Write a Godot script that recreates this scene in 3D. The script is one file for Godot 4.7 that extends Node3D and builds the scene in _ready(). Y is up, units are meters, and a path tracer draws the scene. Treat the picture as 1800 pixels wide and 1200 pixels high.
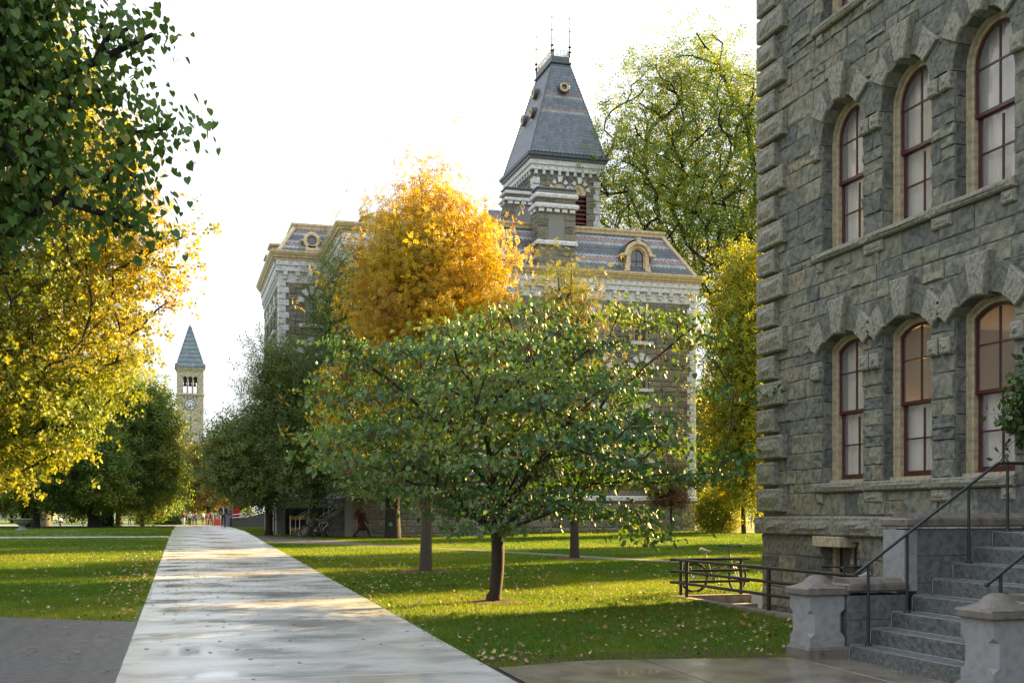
extends Node3D
# An autumn campus quad: a wet concrete walk, two stone halls, a clock tower far off, trees and people.
# World: y up, metres. The walk runs towards -z. The camera stands on the walk, turned towards the halls.

const FOCAL := 2046.0        # focal length in pixels of the 1800 x 1200 photograph
const EYE := 2.0
const HORIZON := 904.0
const WALL := 11.77          # x of the near hall's west wall
const MF := -67.92           # z of the far hall's south wall
var yaw_s := 0.0
var yaw_c := 1.0
var rng := RandomNumberGenerator.new()
var taken := {}
var M := {}                  # materials
var T := {}                  # textures

# ---------------------------------------------------------------- positions
func gy(z: float) -> float:
	var t := -z
	var p := [[-60.0, -0.3], [0.0, 0.0], [71.0, 0.96], [105.0, 0.98], [160.0, 0.46], [460.0, 1.2], [9000.0, 1.2]]
	if t <= -60.0:
		return -0.3
	for i in range(1, p.size()):
		if t <= p[i][0]:
			return lerpf(p[i - 1][1], p[i][1], (t - p[i - 1][0]) / (p[i][0] - p[i - 1][0]))
	return 1.2

func at(u: float, v: float, d: float) -> Vector3:
	var x := (u - 900.0) / FOCAL
	return Vector3(d * (yaw_s + x * yaw_c), EYE + d * (HORIZON - v) / FOCAL, -d * (yaw_c - x * yaw_s))

func pix(p: Vector3) -> Vector3:
	var d := p.x * yaw_s - p.z * yaw_c
	return Vector3(900.0 + FOCAL * (p.x * yaw_c + p.z * yaw_s) / d, HORIZON - FOCAL * (p.y - EYE) / d, d)

func gnd(u: float, v: float) -> Vector3:
	var lo := 5.0
	var hi := 5.0
	while hi < 900.0:
		var p := at(u, v, hi)
		if p.y <= gy(p.z):
			break
		lo = hi
		hi *= 1.01
	for i in 24:
		var m := (lo + hi) * 0.5
		var p := at(u, v, m)
		if p.y <= gy(p.z):
			hi = m
		else:
			lo = m
	var q := at(u, v, hi)
	q.y = gy(q.z)
	return q

func on(x: float, z: float) -> Vector3:
	return Vector3(x, gy(z), z)

func walk_l(z: float) -> float:
	return -0.71 - 0.0102 * z

func walk_r(z: float) -> float:
	return 3.45 - 0.0118 * z

# ---------------------------------------------------------------- mesh builder
class MB:
	var v := PackedVector3Array()
	var n := PackedVector3Array()
	var c := PackedColorArray()
	var col := Color(1, 1, 1)
	var tinted := false

	func tri(a: Vector3, b: Vector3, d: Vector3) -> void:
		var q := (b - a).cross(d - a)
		if q.length_squared() < 1e-16:
			return
		q = q.normalized()
		v.push_back(a); v.push_back(d); v.push_back(b)
		n.push_back(q); n.push_back(q); n.push_back(q)
		if tinted:
			c.push_back(col); c.push_back(col); c.push_back(col)

	func tri_n(a: Vector3, b: Vector3, d: Vector3, na: Vector3, nb: Vector3, nd: Vector3) -> void:
		v.push_back(a); v.push_back(d); v.push_back(b)
		n.push_back(na); n.push_back(nd); n.push_back(nb)
		if tinted:
			c.push_back(col); c.push_back(col); c.push_back(col)

	func quad(a: Vector3, b: Vector3, d: Vector3, e: Vector3) -> void:
		tri(a, b, d)
		tri(a, d, e)

	func box(o: Vector3, s: Vector3, b := Basis()) -> void:
		var h := s * 0.5
		var p := []
		for i in 8:
			p.push_back(o + b * Vector3(h.x if i & 1 else -h.x, h.y if i & 2 else -h.y, h.z if i & 4 else -h.z))
		quad(p[4], p[5], p[7], p[6]); quad(p[1], p[0], p[2], p[3])
		quad(p[5], p[1], p[3], p[7]); quad(p[0], p[4], p[6], p[2])
		quad(p[6], p[7], p[3], p[2]); quad(p[0], p[1], p[5], p[4])

	func span(a: Vector3, b: Vector3) -> void:
		box((a + b) * 0.5, (b - a).abs())

	# a box with all twelve edges cut off
	func cbox(o: Vector3, s: Vector3, k: float, b := Basis()) -> void:
		var h := s * 0.5
		var f := h - Vector3(k, k, k)
		for ax in 3:
			var e := (ax + 1) % 3
			var g := (ax + 2) % 3
			for sg in [-1.0, 1.0]:
				var q := []
				for t in [[-1.0, -1.0], [1.0, -1.0], [1.0, 1.0], [-1.0, 1.0]]:
					var w := Vector3()
					w[ax] = h[ax] * sg
					w[e] = f[e] * t[0]
					w[g] = f[g] * t[1]
					q.push_back(o + b * w)
				if sg > 0:
					quad(q[0], q[1], q[2], q[3])
				else:
					quad(q[3], q[2], q[1], q[0])
				# the cut edges between this face and the faces across e
				for st in [-1.0, 1.0]:
					var r := []
					for t in [-1.0, 1.0]:
						var w1 := Vector3(); var w2 := Vector3()
						w1[ax] = h[ax] * sg; w1[e] = f[e] * st; w1[g] = f[g] * t
						w2[ax] = f[ax] * sg; w2[e] = h[e] * st; w2[g] = f[g] * t
						r.push_back(o + b * w1); r.push_back(o + b * w2)
					if sg * st > 0:
						quad(r[0], r[1], r[3], r[2])
					else:
						quad(r[2], r[3], r[1], r[0])
		for i in 8:
			var sx := 1.0 if i & 1 else -1.0
			var sy := 1.0 if i & 2 else -1.0
			var sz := 1.0 if i & 4 else -1.0
			var pa := o + b * Vector3(h.x * sx, f.y * sy, f.z * sz)
			var pb := o + b * Vector3(f.x * sx, h.y * sy, f.z * sz)
			var pc := o + b * Vector3(f.x * sx, f.y * sy, h.z * sz)
			if sx * sy * sz > 0:
				tri(pa, pb, pc)
			else:
				tri(pa, pc, pb)

	func tube(pts: Array, rad: Array, sides := 6, cap := true) -> void:
		var k := pts.size()
		if k < 2:
			return
		var rings := []
		var norms := []
		var side := Vector3()
		for i in k:
			var t: Vector3 = (pts[mini(i + 1, k - 1)] - pts[maxi(i - 1, 0)])
			if t.length_squared() < 1e-12:
				t = Vector3.UP
			t = t.normalized()
			if i == 0:
				side = t.cross(Vector3(0.31, 0.12, 0.94))
				if side.length_squared() < 0.01:
					side = t.cross(Vector3(1, 0, 0))
			side = (side - t * side.dot(t)).normalized()
			var up := t.cross(side)
			var ring := []
			var nr := []
			for j in sides:
				var a := TAU * j / sides
				var w := side * cos(a) + up * sin(a)
				ring.push_back(pts[i] + w * rad[i])
				nr.push_back(w)
			rings.push_back(ring)
			norms.push_back(nr)
		for i in k - 1:
			for j in sides:
				var m := (j + 1) % sides
				tri_n(rings[i][j], rings[i][m], rings[i + 1][m], norms[i][j], norms[i][m], norms[i + 1][m])
				tri_n(rings[i][j], rings[i + 1][m], rings[i + 1][j], norms[i][j], norms[i + 1][m], norms[i + 1][j])
		if cap:
			for j in range(1, sides - 1):
				tri(rings[0][0], rings[0][j + 1], rings[0][j])
				tri(rings[k - 1][0], rings[k - 1][j], rings[k - 1][j + 1])

	func bar(a: Vector3, b: Vector3, r: float, sides := 8) -> void:
		tube([a, b], [r, r], sides)

	# profile of (radius, height) turned round y
	func lathe(prof: Array, segs: int, o := Vector3(), b := Basis()) -> void:
		for i in prof.size() - 1:
			var p: Vector2 = prof[i]
			var q: Vector2 = prof[i + 1]
			var sl := Vector2(q.y - p.y, p.x - q.x).normalized()
			for j in segs:
				var a := TAU * j / segs
				var e := TAU * (j + 1) / segs
				var ca := Vector3(cos(a), 0, -sin(a))
				var ce := Vector3(cos(e), 0, -sin(e))
				var na := b * (ca * sl.x + Vector3.UP * sl.y)
				var ne := b * (ce * sl.x + Vector3.UP * sl.y)
				var a0 := o + b * (ca * p.x + Vector3.UP * p.y)
				var e0 := o + b * (ce * p.x + Vector3.UP * p.y)
				var a1 := o + b * (ca * q.x + Vector3.UP * q.y)
				var e1 := o + b * (ce * q.x + Vector3.UP * q.y)
				if p.x > 1e-5:
					tri_n(a0, e0, e1, na, ne, ne)
				if q.x > 1e-5:
					tri_n(a0, e1, a1, na, ne, na)

	# a flat outline (counter-clockwise in x,y) pushed out along z
	func slab(poly: PackedVector2Array, z0: float, z1: float, t := Transform3D()) -> void:
		var ix := Geometry2D.triangulate_polygon(poly)
		for i in range(0, ix.size(), 3):
			var a := poly[ix[i]]; var b := poly[ix[i + 1]]; var d := poly[ix[i + 2]]
			if (b - a).cross(d - a) < 0:
				var w := b
				b = d
				d = w
			tri(t * Vector3(a.x, a.y, z1), t * Vector3(b.x, b.y, z1), t * Vector3(d.x, d.y, z1))
			tri(t * Vector3(a.x, a.y, z0), t * Vector3(d.x, d.y, z0), t * Vector3(b.x, b.y, z0))
		var k := poly.size()
		for i in k:
			var a := poly[i]
			var b := poly[(i + 1) % k]
			quad(t * Vector3(a.x, a.y, z0), t * Vector3(b.x, b.y, z0), t * Vector3(b.x, b.y, z1), t * Vector3(a.x, a.y, z1))

	func add(o: MB, t: Transform3D) -> void:
		for i in o.v.size():
			v.push_back(t * o.v[i])
			n.push_back((t.basis * o.n[i]).normalized())
			if tinted:
				c.push_back(o.c[i] * col if o.tinted else col)

	func mesh() -> ArrayMesh:
		var a := []
		a.resize(Mesh.ARRAY_MAX)
		a[Mesh.ARRAY_VERTEX] = v
		a[Mesh.ARRAY_NORMAL] = n
		if tinted:
			a[Mesh.ARRAY_COLOR] = c
		var m := ArrayMesh.new()
		m.add_surface_from_arrays(Mesh.PRIMITIVE_TRIANGLES, a)
		return m

func tinted_mb() -> MB:
	var m := MB.new()
	m.tinted = true
	return m

# ---------------------------------------------------------------- nodes
func numbered(called: String) -> String:
	if not taken.has(called):
		taken[called] = 0
		return called
	taken[called] += 1
	return "%s_%03d" % [called, taken[called]]

func thing(called: String, label: String, category: String, where := Vector3.ZERO, turn := 0.0, group := "") -> Node3D:
	var o := Node3D.new()
	o.name = numbered(called)
	add_child(o)
	o.position = where
	o.rotation.y = turn
	o.set_meta("label", label)
	o.set_meta("category", category)
	if group:
		o.set_meta("group", group)
	return o

func obj(called: String, m, mat: Material, parent: Node3D = null, where := Vector3.ZERO) -> MeshInstance3D:
	var o := MeshInstance3D.new()
	o.mesh = m.mesh() if m is MB else m
	o.material_override = mat
	if parent == null:
		o.name = numbered(called)
		add_child(o)
	else:
		o.name = called
		parent.add_child(o, true)
	o.position = where
	return o

func struct_obj(called: String, m, mat: Material) -> MeshInstance3D:
	var o := obj(called, m, mat)
	o.set_meta("kind", "structure")
	return o

func stuff(o: Node3D, label := "", category := "") -> Node3D:
	o.set_meta("kind", "stuff")
	if label:
		o.set_meta("label", label)
		o.set_meta("category", category)
	return o

# many copies of one mesh as one object; where: Array of Transform3D, tint: PackedColorArray
func copies(called: String, m: Mesh, mat: Material, where: Array, tint: PackedColorArray, parent: Node3D = null) -> MultiMeshInstance3D:
	var mm := MultiMesh.new()
	mm.transform_format = MultiMesh.TRANSFORM_3D
	mm.use_colors = true
	mm.mesh = m
	mm.instance_count = where.size()
	for i in where.size():
		mm.set_instance_transform(i, where[i])
		mm.set_instance_color(i, tint[i])
	var o := MultiMeshInstance3D.new()
	o.multimesh = mm
	o.material_override = mat
	if parent == null:
		o.name = numbered(called)
		add_child(o)
	else:
		o.name = called
		parent.add_child(o, true)
	o.set_meta("kind", "stuff")
	return o

# ---------------------------------------------------------------- materials
func lin(r: float, g: float, b: float) -> Color:
	return Color(r, g, b).linear_to_srgb()

func noise_tex(key: String, kind: int, freq: float, octaves: int, ramp: Array, size := 512, sd := 1, relief := 0.0) -> NoiseTexture2D:
	var f := FastNoiseLite.new()
	f.noise_type = kind
	f.frequency = freq
	f.fractal_octaves = octaves
	f.seed = sd
	var t := NoiseTexture2D.new()
	t.width = size
	t.height = size
	t.seamless = true
	t.normalize = true
	t.noise = f
	if ramp.size():
		var g := Gradient.new()
		var offs := PackedFloat32Array()
		var cols := PackedColorArray()
		for r in ramp:
			offs.push_back(r[0])
			cols.push_back(r[1] if r[1] is Color else Color(r[1], r[1], r[1]))
		g.offsets = offs
		g.colors = cols
		t.color_ramp = g
	T[key] = t
	if relief > 0.0:
		var q := NoiseTexture2D.new()
		q.width = size
		q.height = size
		q.seamless = true
		q.normalize = true
		q.noise = f
		q.as_normal_map = true
		q.bump_strength = relief
		T[key + "_normal"] = q
	return t

func mat(key: String, color: Color, rough := 0.8, o := {}) -> StandardMaterial3D:
	var m := StandardMaterial3D.new()
	m.resource_name = key
	m.albedo_color = color
	m.roughness = rough
	m.metallic = o.get("metal", 0.0)
	m.metallic_specular = o.get("spec", 0.5)
	if o.has("tex") or o.has("bump") or o.has("rough_tex"):
		m.uv1_triplanar = true
		m.uv1_world_triplanar = o.get("world", true)
		var s: float = o.get("scale", 1.0)
		m.uv1_scale = Vector3(s, s, s)
	if o.has("tex"):
		m.albedo_texture = T[o.tex]
	if o.has("rough_tex"):
		m.roughness_texture = T[o.rough_tex]
	if o.has("bump"):
		m.normal_enabled = true
		m.normal_texture = T[o.bump + "_normal"]
		m.normal_scale = o.get("height", 1.0) * 0.4
	if o.get("tint", false):
		m.vertex_color_use_as_albedo = true
	if o.has("backlight"):
		m.backlight_enabled = true
		m.backlight = o.backlight
	M[key] = m
	return m

func materials() -> void:
	var S := FastNoiseLite.TYPE_SIMPLEX_SMOOTH
	var P := FastNoiseLite.TYPE_PERLIN
	var C := FastNoiseLite.TYPE_CELLULAR
	noise_tex("grain", S, 0.02, 5, [[0.0, 0.62], [0.5, 0.85], [1.0, 1.0]], 512, 3)
	noise_tex("blotch", S, 0.008, 5, [[0.0, 0.6], [0.45, 0.86], [1.0, 1.0]], 512, 5)
	noise_tex("lumps", S, 0.009, 4, [], 512, 7, 14.0)
	noise_tex("pits", S, 0.05, 4, [], 512, 8, 5.0)
	noise_tex("stone", S, 0.010, 6, [[0.0, Color(0.55, 0.58, 0.56)], [0.35, Color(0.78, 0.80, 0.76)], [0.6, Color(0.93, 0.92, 0.86)], [0.8, Color(0.98, 0.93, 0.82)], [1.0, Color(1, 1, 0.98)]], 512, 11)
	noise_tex("dark_stone", S, 0.012, 6, [[0.0, Color(0.6, 0.65, 0.72)], [0.5, Color(0.86, 0.88, 0.88)], [1.0, Color(1, 0.96, 0.88)]], 512, 12)
	noise_tex("concrete", S, 0.006, 6, [[0.0, Color(0.66, 0.65, 0.63)], [0.25, Color(0.82, 0.81, 0.8)], [0.5, Color(0.93, 0.93, 0.92)], [1.0, Color(1, 1, 0.99)]], 1024, 21)
	noise_tex("wet", S, 0.004, 5, [[0.0, 0.05], [0.24, 0.1], [0.36, 0.22], [0.6, 0.3], [1.0, 0.4]], 1024, 22)
	noise_tex("asphalt", S, 0.12, 3, [[0.0, 0.45], [0.5, 0.75], [1.0, 1.0]], 512, 23, 3.0)
	noise_tex("faint", S, 0.01, 6, [[0.0, 0.84], [0.5, 0.94], [1.0, 1.0]], 512, 34)
	noise_tex("tar", S, 0.006, 8, [[0.0, 0.5], [0.5, 0.8], [1.0, 1.0]], 1024, 33)
	noise_tex("lawn", S, 0.03, 5, [[0.0, Color(0.5, 0.55, 0.35)], [0.45, Color(0.75, 0.85, 0.6)], [0.75, Color(0.95, 1.0, 0.7)], [1.0, Color(1.0, 0.95, 0.7)]], 512, 24)
	noise_tex("bark", P, 0.03, 5, [[0.0, 0.35], [0.45, 0.7], [1.0, 1.0]], 512, 25, 8.0)
	noise_tex("mulch", C, 0.06, 2, [[0.0, Color(0.4, 0.3, 0.22)], [0.5, Color(0.8, 0.65, 0.5)], [1.0, Color(1, 0.85, 0.65)]], 512, 26)
	noise_tex("streak", S, 0.01, 5, [[0.0, 0.7], [0.5, 0.9], [1.0, 1.0]], 512, 27)
	# the near hall: six tones of greenish grey sandstone
	var tone := [lin(0.212, 0.216, 0.2), lin(0.155, 0.166, 0.168), lin(0.25, 0.247, 0.222), lin(0.128, 0.139, 0.152), lin(0.255, 0.23, 0.195), lin(0.192, 0.199, 0.2)]
	for i in 6:
		mat("rock%d" % i, tone[i], 0.85, {"tex": "stone", "bump": "lumps", "scale": 0.8 + 0.11 * i, "height": 1.7})
	mat("mortar", lin(0.30, 0.305, 0.29), 0.9, {"tex": "grain", "bump": "pits", "scale": 2.0, "height": 0.3})
	mat("trim_stone", lin(0.26, 0.255, 0.245), 0.8, {"tex": "stone", "bump": "lumps", "scale": 1.6, "height": 2.0})
	mat("trim_stone_pale", lin(0.28, 0.275, 0.265), 0.8, {"tex": "stone", "bump": "lumps", "scale": 1.9, "height": 1.4})
	mat("voussoir_stone", lin(0.15, 0.158, 0.15), 0.8, {"tex": "stone", "bump": "lumps", "scale": 1.5, "height": 1.4})
	mat("frame_paint", lin(0.5, 0.43, 0.29), 0.5, {"tex": "streak", "scale": 1.5})
	mat("sash_paint", lin(0.062, 0.015, 0.017), 0.35)
	var g := mat("glass", Color(0.9, 0.93, 0.95, 0.12), 0.02)
	g.transparency = BaseMaterial3D.TRANSPARENCY_ALPHA
	g.metallic_specular = 0.6
	mat("shade_cloth", lin(0.46, 0.41, 0.36), 0.9)
	mat("room_wall", lin(0.5, 0.46, 0.4), 0.9)
	mat("step_stone", lin(0.135, 0.14, 0.14), 0.55, {"tex": "dark_stone", "bump": "lumps", "scale": 1.4, "height": 2.0})
	mat("cheek_stone", lin(0.14, 0.145, 0.145), 0.65, {"tex": "dark_stone", "bump": "lumps", "scale": 1.2, "height": 1.2})
	mat("cap_stone", lin(0.17, 0.15, 0.13), 0.6, {"tex": "blotch", "bump": "pits", "scale": 1.2, "height": 0.4})
	mat("pier_stone", lin(0.25, 0.255, 0.262), 0.75, {"tex": "faint", "bump": "pits", "scale": 1.1, "height": 0.4})
	mat("sealant", lin(0.3, 0.34, 0.36), 0.7)
	mat("iron", lin(0.03, 0.04, 0.045), 0.4, {"metal": 0.3, "tex": "grain", "scale": 3.0})
	mat("black_pipe", lin(0.035, 0.026, 0.018), 0.42, {"metal": 0.2, "tex": "grain", "scale": 3.0})
	mat("kerb", lin(0.24, 0.21, 0.165), 0.8, {"tex": "blotch", "bump": "pits", "scale": 0.9, "height": 0.8})
	# the ground
	mat("lawn", lin(0.07, 0.12, 0.016), 0.95, {"tex": "lawn", "scale": 0.9})
	mat("blades", Color.WHITE, 0.5, {"tint": true, "backlight": Color(1.0, 0.98, 0.5), "spec": 0.3})
	mat("walk", lin(0.48, 0.485, 0.49), 1.0, {"tex": "concrete", "rough_tex": "wet", "scale": 0.16})
	M.walk.uv1_scale = Vector3(0.1, 0.16, 0.17)
	mat("asphalt", lin(0.066, 0.067, 0.075), 0.55, {"tex": "tar", "bump": "asphalt", "scale": 0.9, "height": 0.5})
	mat("old_asphalt", lin(0.16, 0.15, 0.135), 0.8, {"tex": "asphalt", "scale": 1.1})
	mat("plaza", lin(0.34, 0.33, 0.31), 0.5, {"tex": "concrete", "scale": 0.12})
	mat("soil", lin(0.03, 0.022, 0.015), 0.95, {"tex": "grain", "scale": 1.0})
	mat("mulch", lin(0.11, 0.06, 0.03), 0.95, {"tex": "mulch", "bump": "pits", "scale": 1.6, "height": 3.0})
	mat("fallen", Color.WHITE, 0.6, {"tint": true, "backlight": Color(0.5, 0.5, 0.4)})
	# foliage and bark
	mat("leaf", Color.WHITE, 0.5, {"tint": true, "backlight": Color(1.0, 0.96, 0.55), "spec": 0.4})
	mat("gloss_leaf", Color.WHITE, 0.52, {"tint": true, "backlight": Color(0.8, 0.8, 0.32), "spec": 0.4})
	mat("pod", Color.WHITE, 0.7, {"tint": true, "backlight": Color(0.4, 0.3, 0.2)})
	mat("bark", lin(0.075, 0.056, 0.042), 0.9, {"tex": "bark", "bump": "bark", "scale": 2.5, "height": 3.0})
	mat("dark_bark", lin(0.04, 0.033, 0.028), 0.9, {"tex": "bark", "bump": "bark", "scale": 2.0, "height": 3.0})
	mat("grey_bark", lin(0.12, 0.105, 0.08), 0.9, {"tex": "bark", "bump": "bark", "scale": 3.0, "height": 3.0})
	# the far hall
	var ft := [lin(0.21, 0.196, 0.177), lin(0.262, 0.236, 0.197), lin(0.167, 0.158, 0.148), lin(0.3, 0.26, 0.203), lin(0.24, 0.23, 0.212)]
	for i in 5:
		mat("ashlar%d" % i, ft[i], 0.85, {"tex": "stone", "bump": "lumps", "scale": 1.2, "height": 3.0})
	mat("ashlar_tint", Color.WHITE, 0.85, {"tint": true, "tex": "stone", "bump": "lumps", "scale": 1.2, "height": 3.0})
	mat("limestone", lin(0.70, 0.70, 0.70), 0.7, {"tex": "streak", "bump": "pits", "scale": 0.7, "height": 0.4})
	mat("gold_trim", lin(0.68, 0.53, 0.32), 0.5, {"tex": "streak", "scale": 0.6})
	mat("slate", Color.WHITE, 0.45, {"tint": true, "tex": "grain", "scale": 0.8})
	mat("lead", lin(0.10, 0.12, 0.145), 0.45, {"metal": 0.2, "tex": "streak", "scale": 0.6})
	mat("louver", lin(0.16, 0.05, 0.055), 0.5)
	mat("bluestone", lin(0.22, 0.19, 0.23), 0.8, {"tex": "stone", "scale": 1.0})
	mat("flat_tint", Color.WHITE, 0.6, {"tint": true})
	mat("cloth_tint", Color.WHITE, 0.85, {"tint": true})
	mat("dark_glass", lin(0.05, 0.06, 0.07), 0.06, {"spec": 0.7})
	mat("metal", lin(0.5, 0.5, 0.5), 0.35, {"metal": 0.9})
	mat("rubber", lin(0.012, 0.012, 0.012), 0.8)
	mat("teak", lin(0.10, 0.055, 0.025), 0.7, {"tex": "streak", "scale": 2.0})
	mat("red_paint", lin(0.36, 0.02, 0.02), 0.4)
	mat("yellow_paint", lin(0.6, 0.38, 0.03), 0.5)

# ---------------------------------------------------------------- ground
func pave_edge(x: float) -> float:      # far edge of the paving before the steps
	return -13.72 + 0.17 * (x - 3.64) + 0.55 * exp(-pow((x - 3.55) * 1.1, 2.0))

func asphalt_edge(x: float) -> float:
	return -19.35 + 0.5 * x - 0.04 * x * x

var side_up := PackedVector2Array()
var side_poly := PackedVector2Array()
var mulch_at := []

func sheet(m: MB, pts: Array, lift: float) -> void:   # a strip between two rows of ground points: pts = [[near, far], ...]
	for i in pts.size() - 1:
		var a: Vector3 = pts[i][0]; var b: Vector3 = pts[i + 1][0]; var c: Vector3 = pts[i + 1][1]; var d: Vector3 = pts[i][1]
		var up := Vector3.UP * lift
		m.quad(a + up, b + up, c + up, d + up)

func ground() -> void:
	var m := MB.new()
	var xs := [-900.0, -60.0, 10.1, WALL + 0.2, 60.0, 900.0]
	var zs := [60.0, 0.0, -13.9, -22.3, -45.0, -71.0, -105.0, -130.0, -160.0, -300.0, -460.0, -2500.0]
	for i in xs.size() - 1:
		for j in zs.size() - 1:
			if i == 2 and j == 2:
				continue
			m.quad(on(xs[i], zs[j]), on(xs[i + 1], zs[j]), on(xs[i + 1], zs[j + 1]), on(xs[i], zs[j + 1]))
	struct_obj("lawn", m, M.lawn)
	# the walk: bed and slabs
	var bed := MB.new()
	var zz := 12.0
	while zz > -104.0:
		var z1 := zz - 8.0
		var up := Vector3.UP * 0.008
		bed.quad(on(walk_l(zz), zz) + up, on(walk_r(zz), zz) + up, on(walk_r(z1), z1) + up, on(walk_l(z1), z1) + up)
		zz = z1
	var walk := struct_obj("walkway", bed, M.soil)
	var z := 8.3
	var k := 0
	while z > -103.0:
		var s := MB.new()
		slab_piece(s, Vector2(walk_l(z), z - 0.006), Vector2(walk_r(z), z - 0.006), Vector2(walk_r(z - 4.25), z - 4.244), Vector2(walk_l(z - 4.25), z - 4.244), 0.03)
		obj("slab", s, M.walk, walk)
		z -= 4.25
		k += 1
	# paving before the steps
	var pb := MB.new()
	var up2 := Vector3.UP * 0.006
	pb.quad(on(walk_r(0) + 0.02, 6) + up2, on(13, 6) + up2, on(13, -14.2) + up2, on(walk_r(-13) + 0.02, -14.2) + up2)
	var pave := struct_obj("entrance_pavement", pb, M.soil)
	mat("wet_pave", lin(0.19, 0.165, 0.135), 0.8, {"tex": "concrete", "rough_tex": "wet", "scale": 0.21})
	var px := [3.66, 5.6, 7.52, 8.2]
	for i in 3:
		var x0: float = px[i] + 0.012
		var x1: float = px[i + 1]
		for j in 4:
			var s := MB.new()
			var n0 := -4.0 * (j - 1) - 5.5
			var steps := 8 if j == 3 else 1
			if j == 3:
				n0 = -8.9
			var n1: float = n0 + 4.0 if j < 3 else -5.5 + 0.0
			if j == 3:
				if i == 2:
					slab_piece(s, Vector2(x0, -8.9), Vector2(x1, -8.9), Vector2(x1, -12.9), Vector2(x0, -12.9), 0.026)
					steps = 0
				for t in steps:
					var xa := lerpf(x0, x1, t / 8.0)
					var xb := lerpf(x0, x1, (t + 1) / 8.0)
					var lift := Vector3.UP * 0.026
					s.quad(on(xa, -8.9) + lift, on(xb, -8.9) + lift, on(xb, pave_edge(xb)) + lift, on(xa, pave_edge(xa)) + lift)
					s.quad(on(xb, pave_edge(xb)) + lift, on(xb, pave_edge(xb)) - lift, on(xa, pave_edge(xa)) - lift, on(xa, pave_edge(xa)) + lift)
			else:
				var za := -8.888 + 4.0 * j
				slab_piece(s, Vector2(x0, za + 3.988), Vector2(x1, za + 3.988), Vector2(x1, za), Vector2(x0, za), 0.026)
			obj("paving_slab", s, M.wet_pave, pave)
	# asphalt beside the walk
	var am := MB.new()
	var x := walk_l(-19.0) - 0.01
	while x > -3.2:
		var x2 := x - 1.0
		var lift := Vector3.UP * 0.012
		var e1 := asphalt_edge(x); var e2 := asphalt_edge(x2)
		am.quad(on(x2, 0) + lift, on(x, 0) + lift, on(x, e1) + lift, on(x2, e2) + lift)
		am.quad(on(x2, 12) + lift, on(x, 12) + lift, on(x, 0) + lift, on(x2, 0) + lift)
		x = x2
	struct_obj("asphalt_drive", am, M.asphalt)
	# worn side path across the lawn on the hall side
	var ups := [[440, 941], [570, 948], [642, 955], [743, 961], [859, 967], [960, 973], [1100, 981], [1345, 993]]
	var lows := [[476, 955], [560, 957], [642, 960], [743, 964], [859, 970.5], [960, 977], [1100, 985], [1345, 998]]
	var rows := []
	for i in ups.size():
		rows.push_back([gnd(lows[i][0], lows[i][1]), gnd(ups[i][0], ups[i][1])])
	var sp := MB.new()
	sheet(sp, rows, 0.012)
	struct_obj("side_path", sp, M.old_asphalt)
	for r in rows:
		side_poly.push_back(Vector2(r[0].x, r[0].z))
	for i in range(rows.size() - 1, -1, -1):
		side_poly.push_back(Vector2(rows[i][1].x, rows[i][1].z))
	var cp := MB.new()
	cp.quad(on(-60, -61.0) + Vector3.UP * 0.012, on(walk_l(-61) - 0.02, -61.0) + Vector3.UP * 0.012, on(walk_l(-61) - 0.02, -63.4) + Vector3.UP * 0.012, on(-60, -63.4) + Vector3.UP * 0.012)
	struct_obj("cross_path", cp, M.plaza)
	var cp2 := MB.new()
	cp2.quad(on(-16, -78.0) + Vector3.UP * 0.012, on(walk_l(-78) - 0.02, -78.0) + Vector3.UP * 0.012, on(walk_l(-78) - 0.02, -79.5) + Vector3.UP * 0.012, on(-16, -79.5) + Vector3.UP * 0.012)
	struct_obj("cross_path", cp2, M.plaza)
	# the plaza beyond the crest and the road round it
	var pz := MB.new()
	var pr := []
	for q in [[-90, -250, -262], [-55, -205, -222], [-30, -150, -186], [-14, -112, -178], [-4, -104, -172], [9, -104, -170], [16, -112, -168], [60, -118, -140]]:
		pr.push_back([on(q[0], q[1]), on(q[0], q[2])])
	for i in pr.size() - 1:
		var steps := 6
		for t in steps:
			var a: Vector3 = pr[i][0].lerp(pr[i][1], t / 6.0); var b: Vector3 = pr[i + 1][0].lerp(pr[i + 1][1], t / 6.0)
			var c: Vector3 = pr[i + 1][0].lerp(pr[i + 1][1], (t + 1) / 6.0); var d: Vector3 = pr[i][0].lerp(pr[i][1], (t + 1) / 6.0)
			pz.quad(on(a.x, a.z) + Vector3.UP * 0.03, on(b.x, b.z) + Vector3.UP * 0.03, on(c.x, c.z) + Vector3.UP * 0.03, on(d.x, d.z) + Vector3.UP * 0.03)
	struct_obj("plaza", pz, M.plaza)

func slab_piece(s: MB, a: Vector2, b: Vector2, c: Vector2, d: Vector2, top: float) -> void:
	var mid := (a + b + c + d) * 0.25
	var o := []
	var t := []
	for p in [a, b, c, d]:
		o.push_back(on(p.x, p.y) + Vector3.UP * (top - 0.012))
		var q: Vector2 = p + Vector2(signf(mid.x - p.x), signf(mid.y - p.y)) * 0.012
		t.push_back(on(q.x, q.y) + Vector3.UP * top)
	s.quad(t[0], t[1], t[2], t[3])
	for i in 4:
		var j := (i + 1) % 4
		s.quad(o[i], o[j], t[j], t[i])
		s.quad(o[i] - Vector3.UP * 0.05, o[j] - Vector3.UP * 0.05, o[j], o[i])

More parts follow.
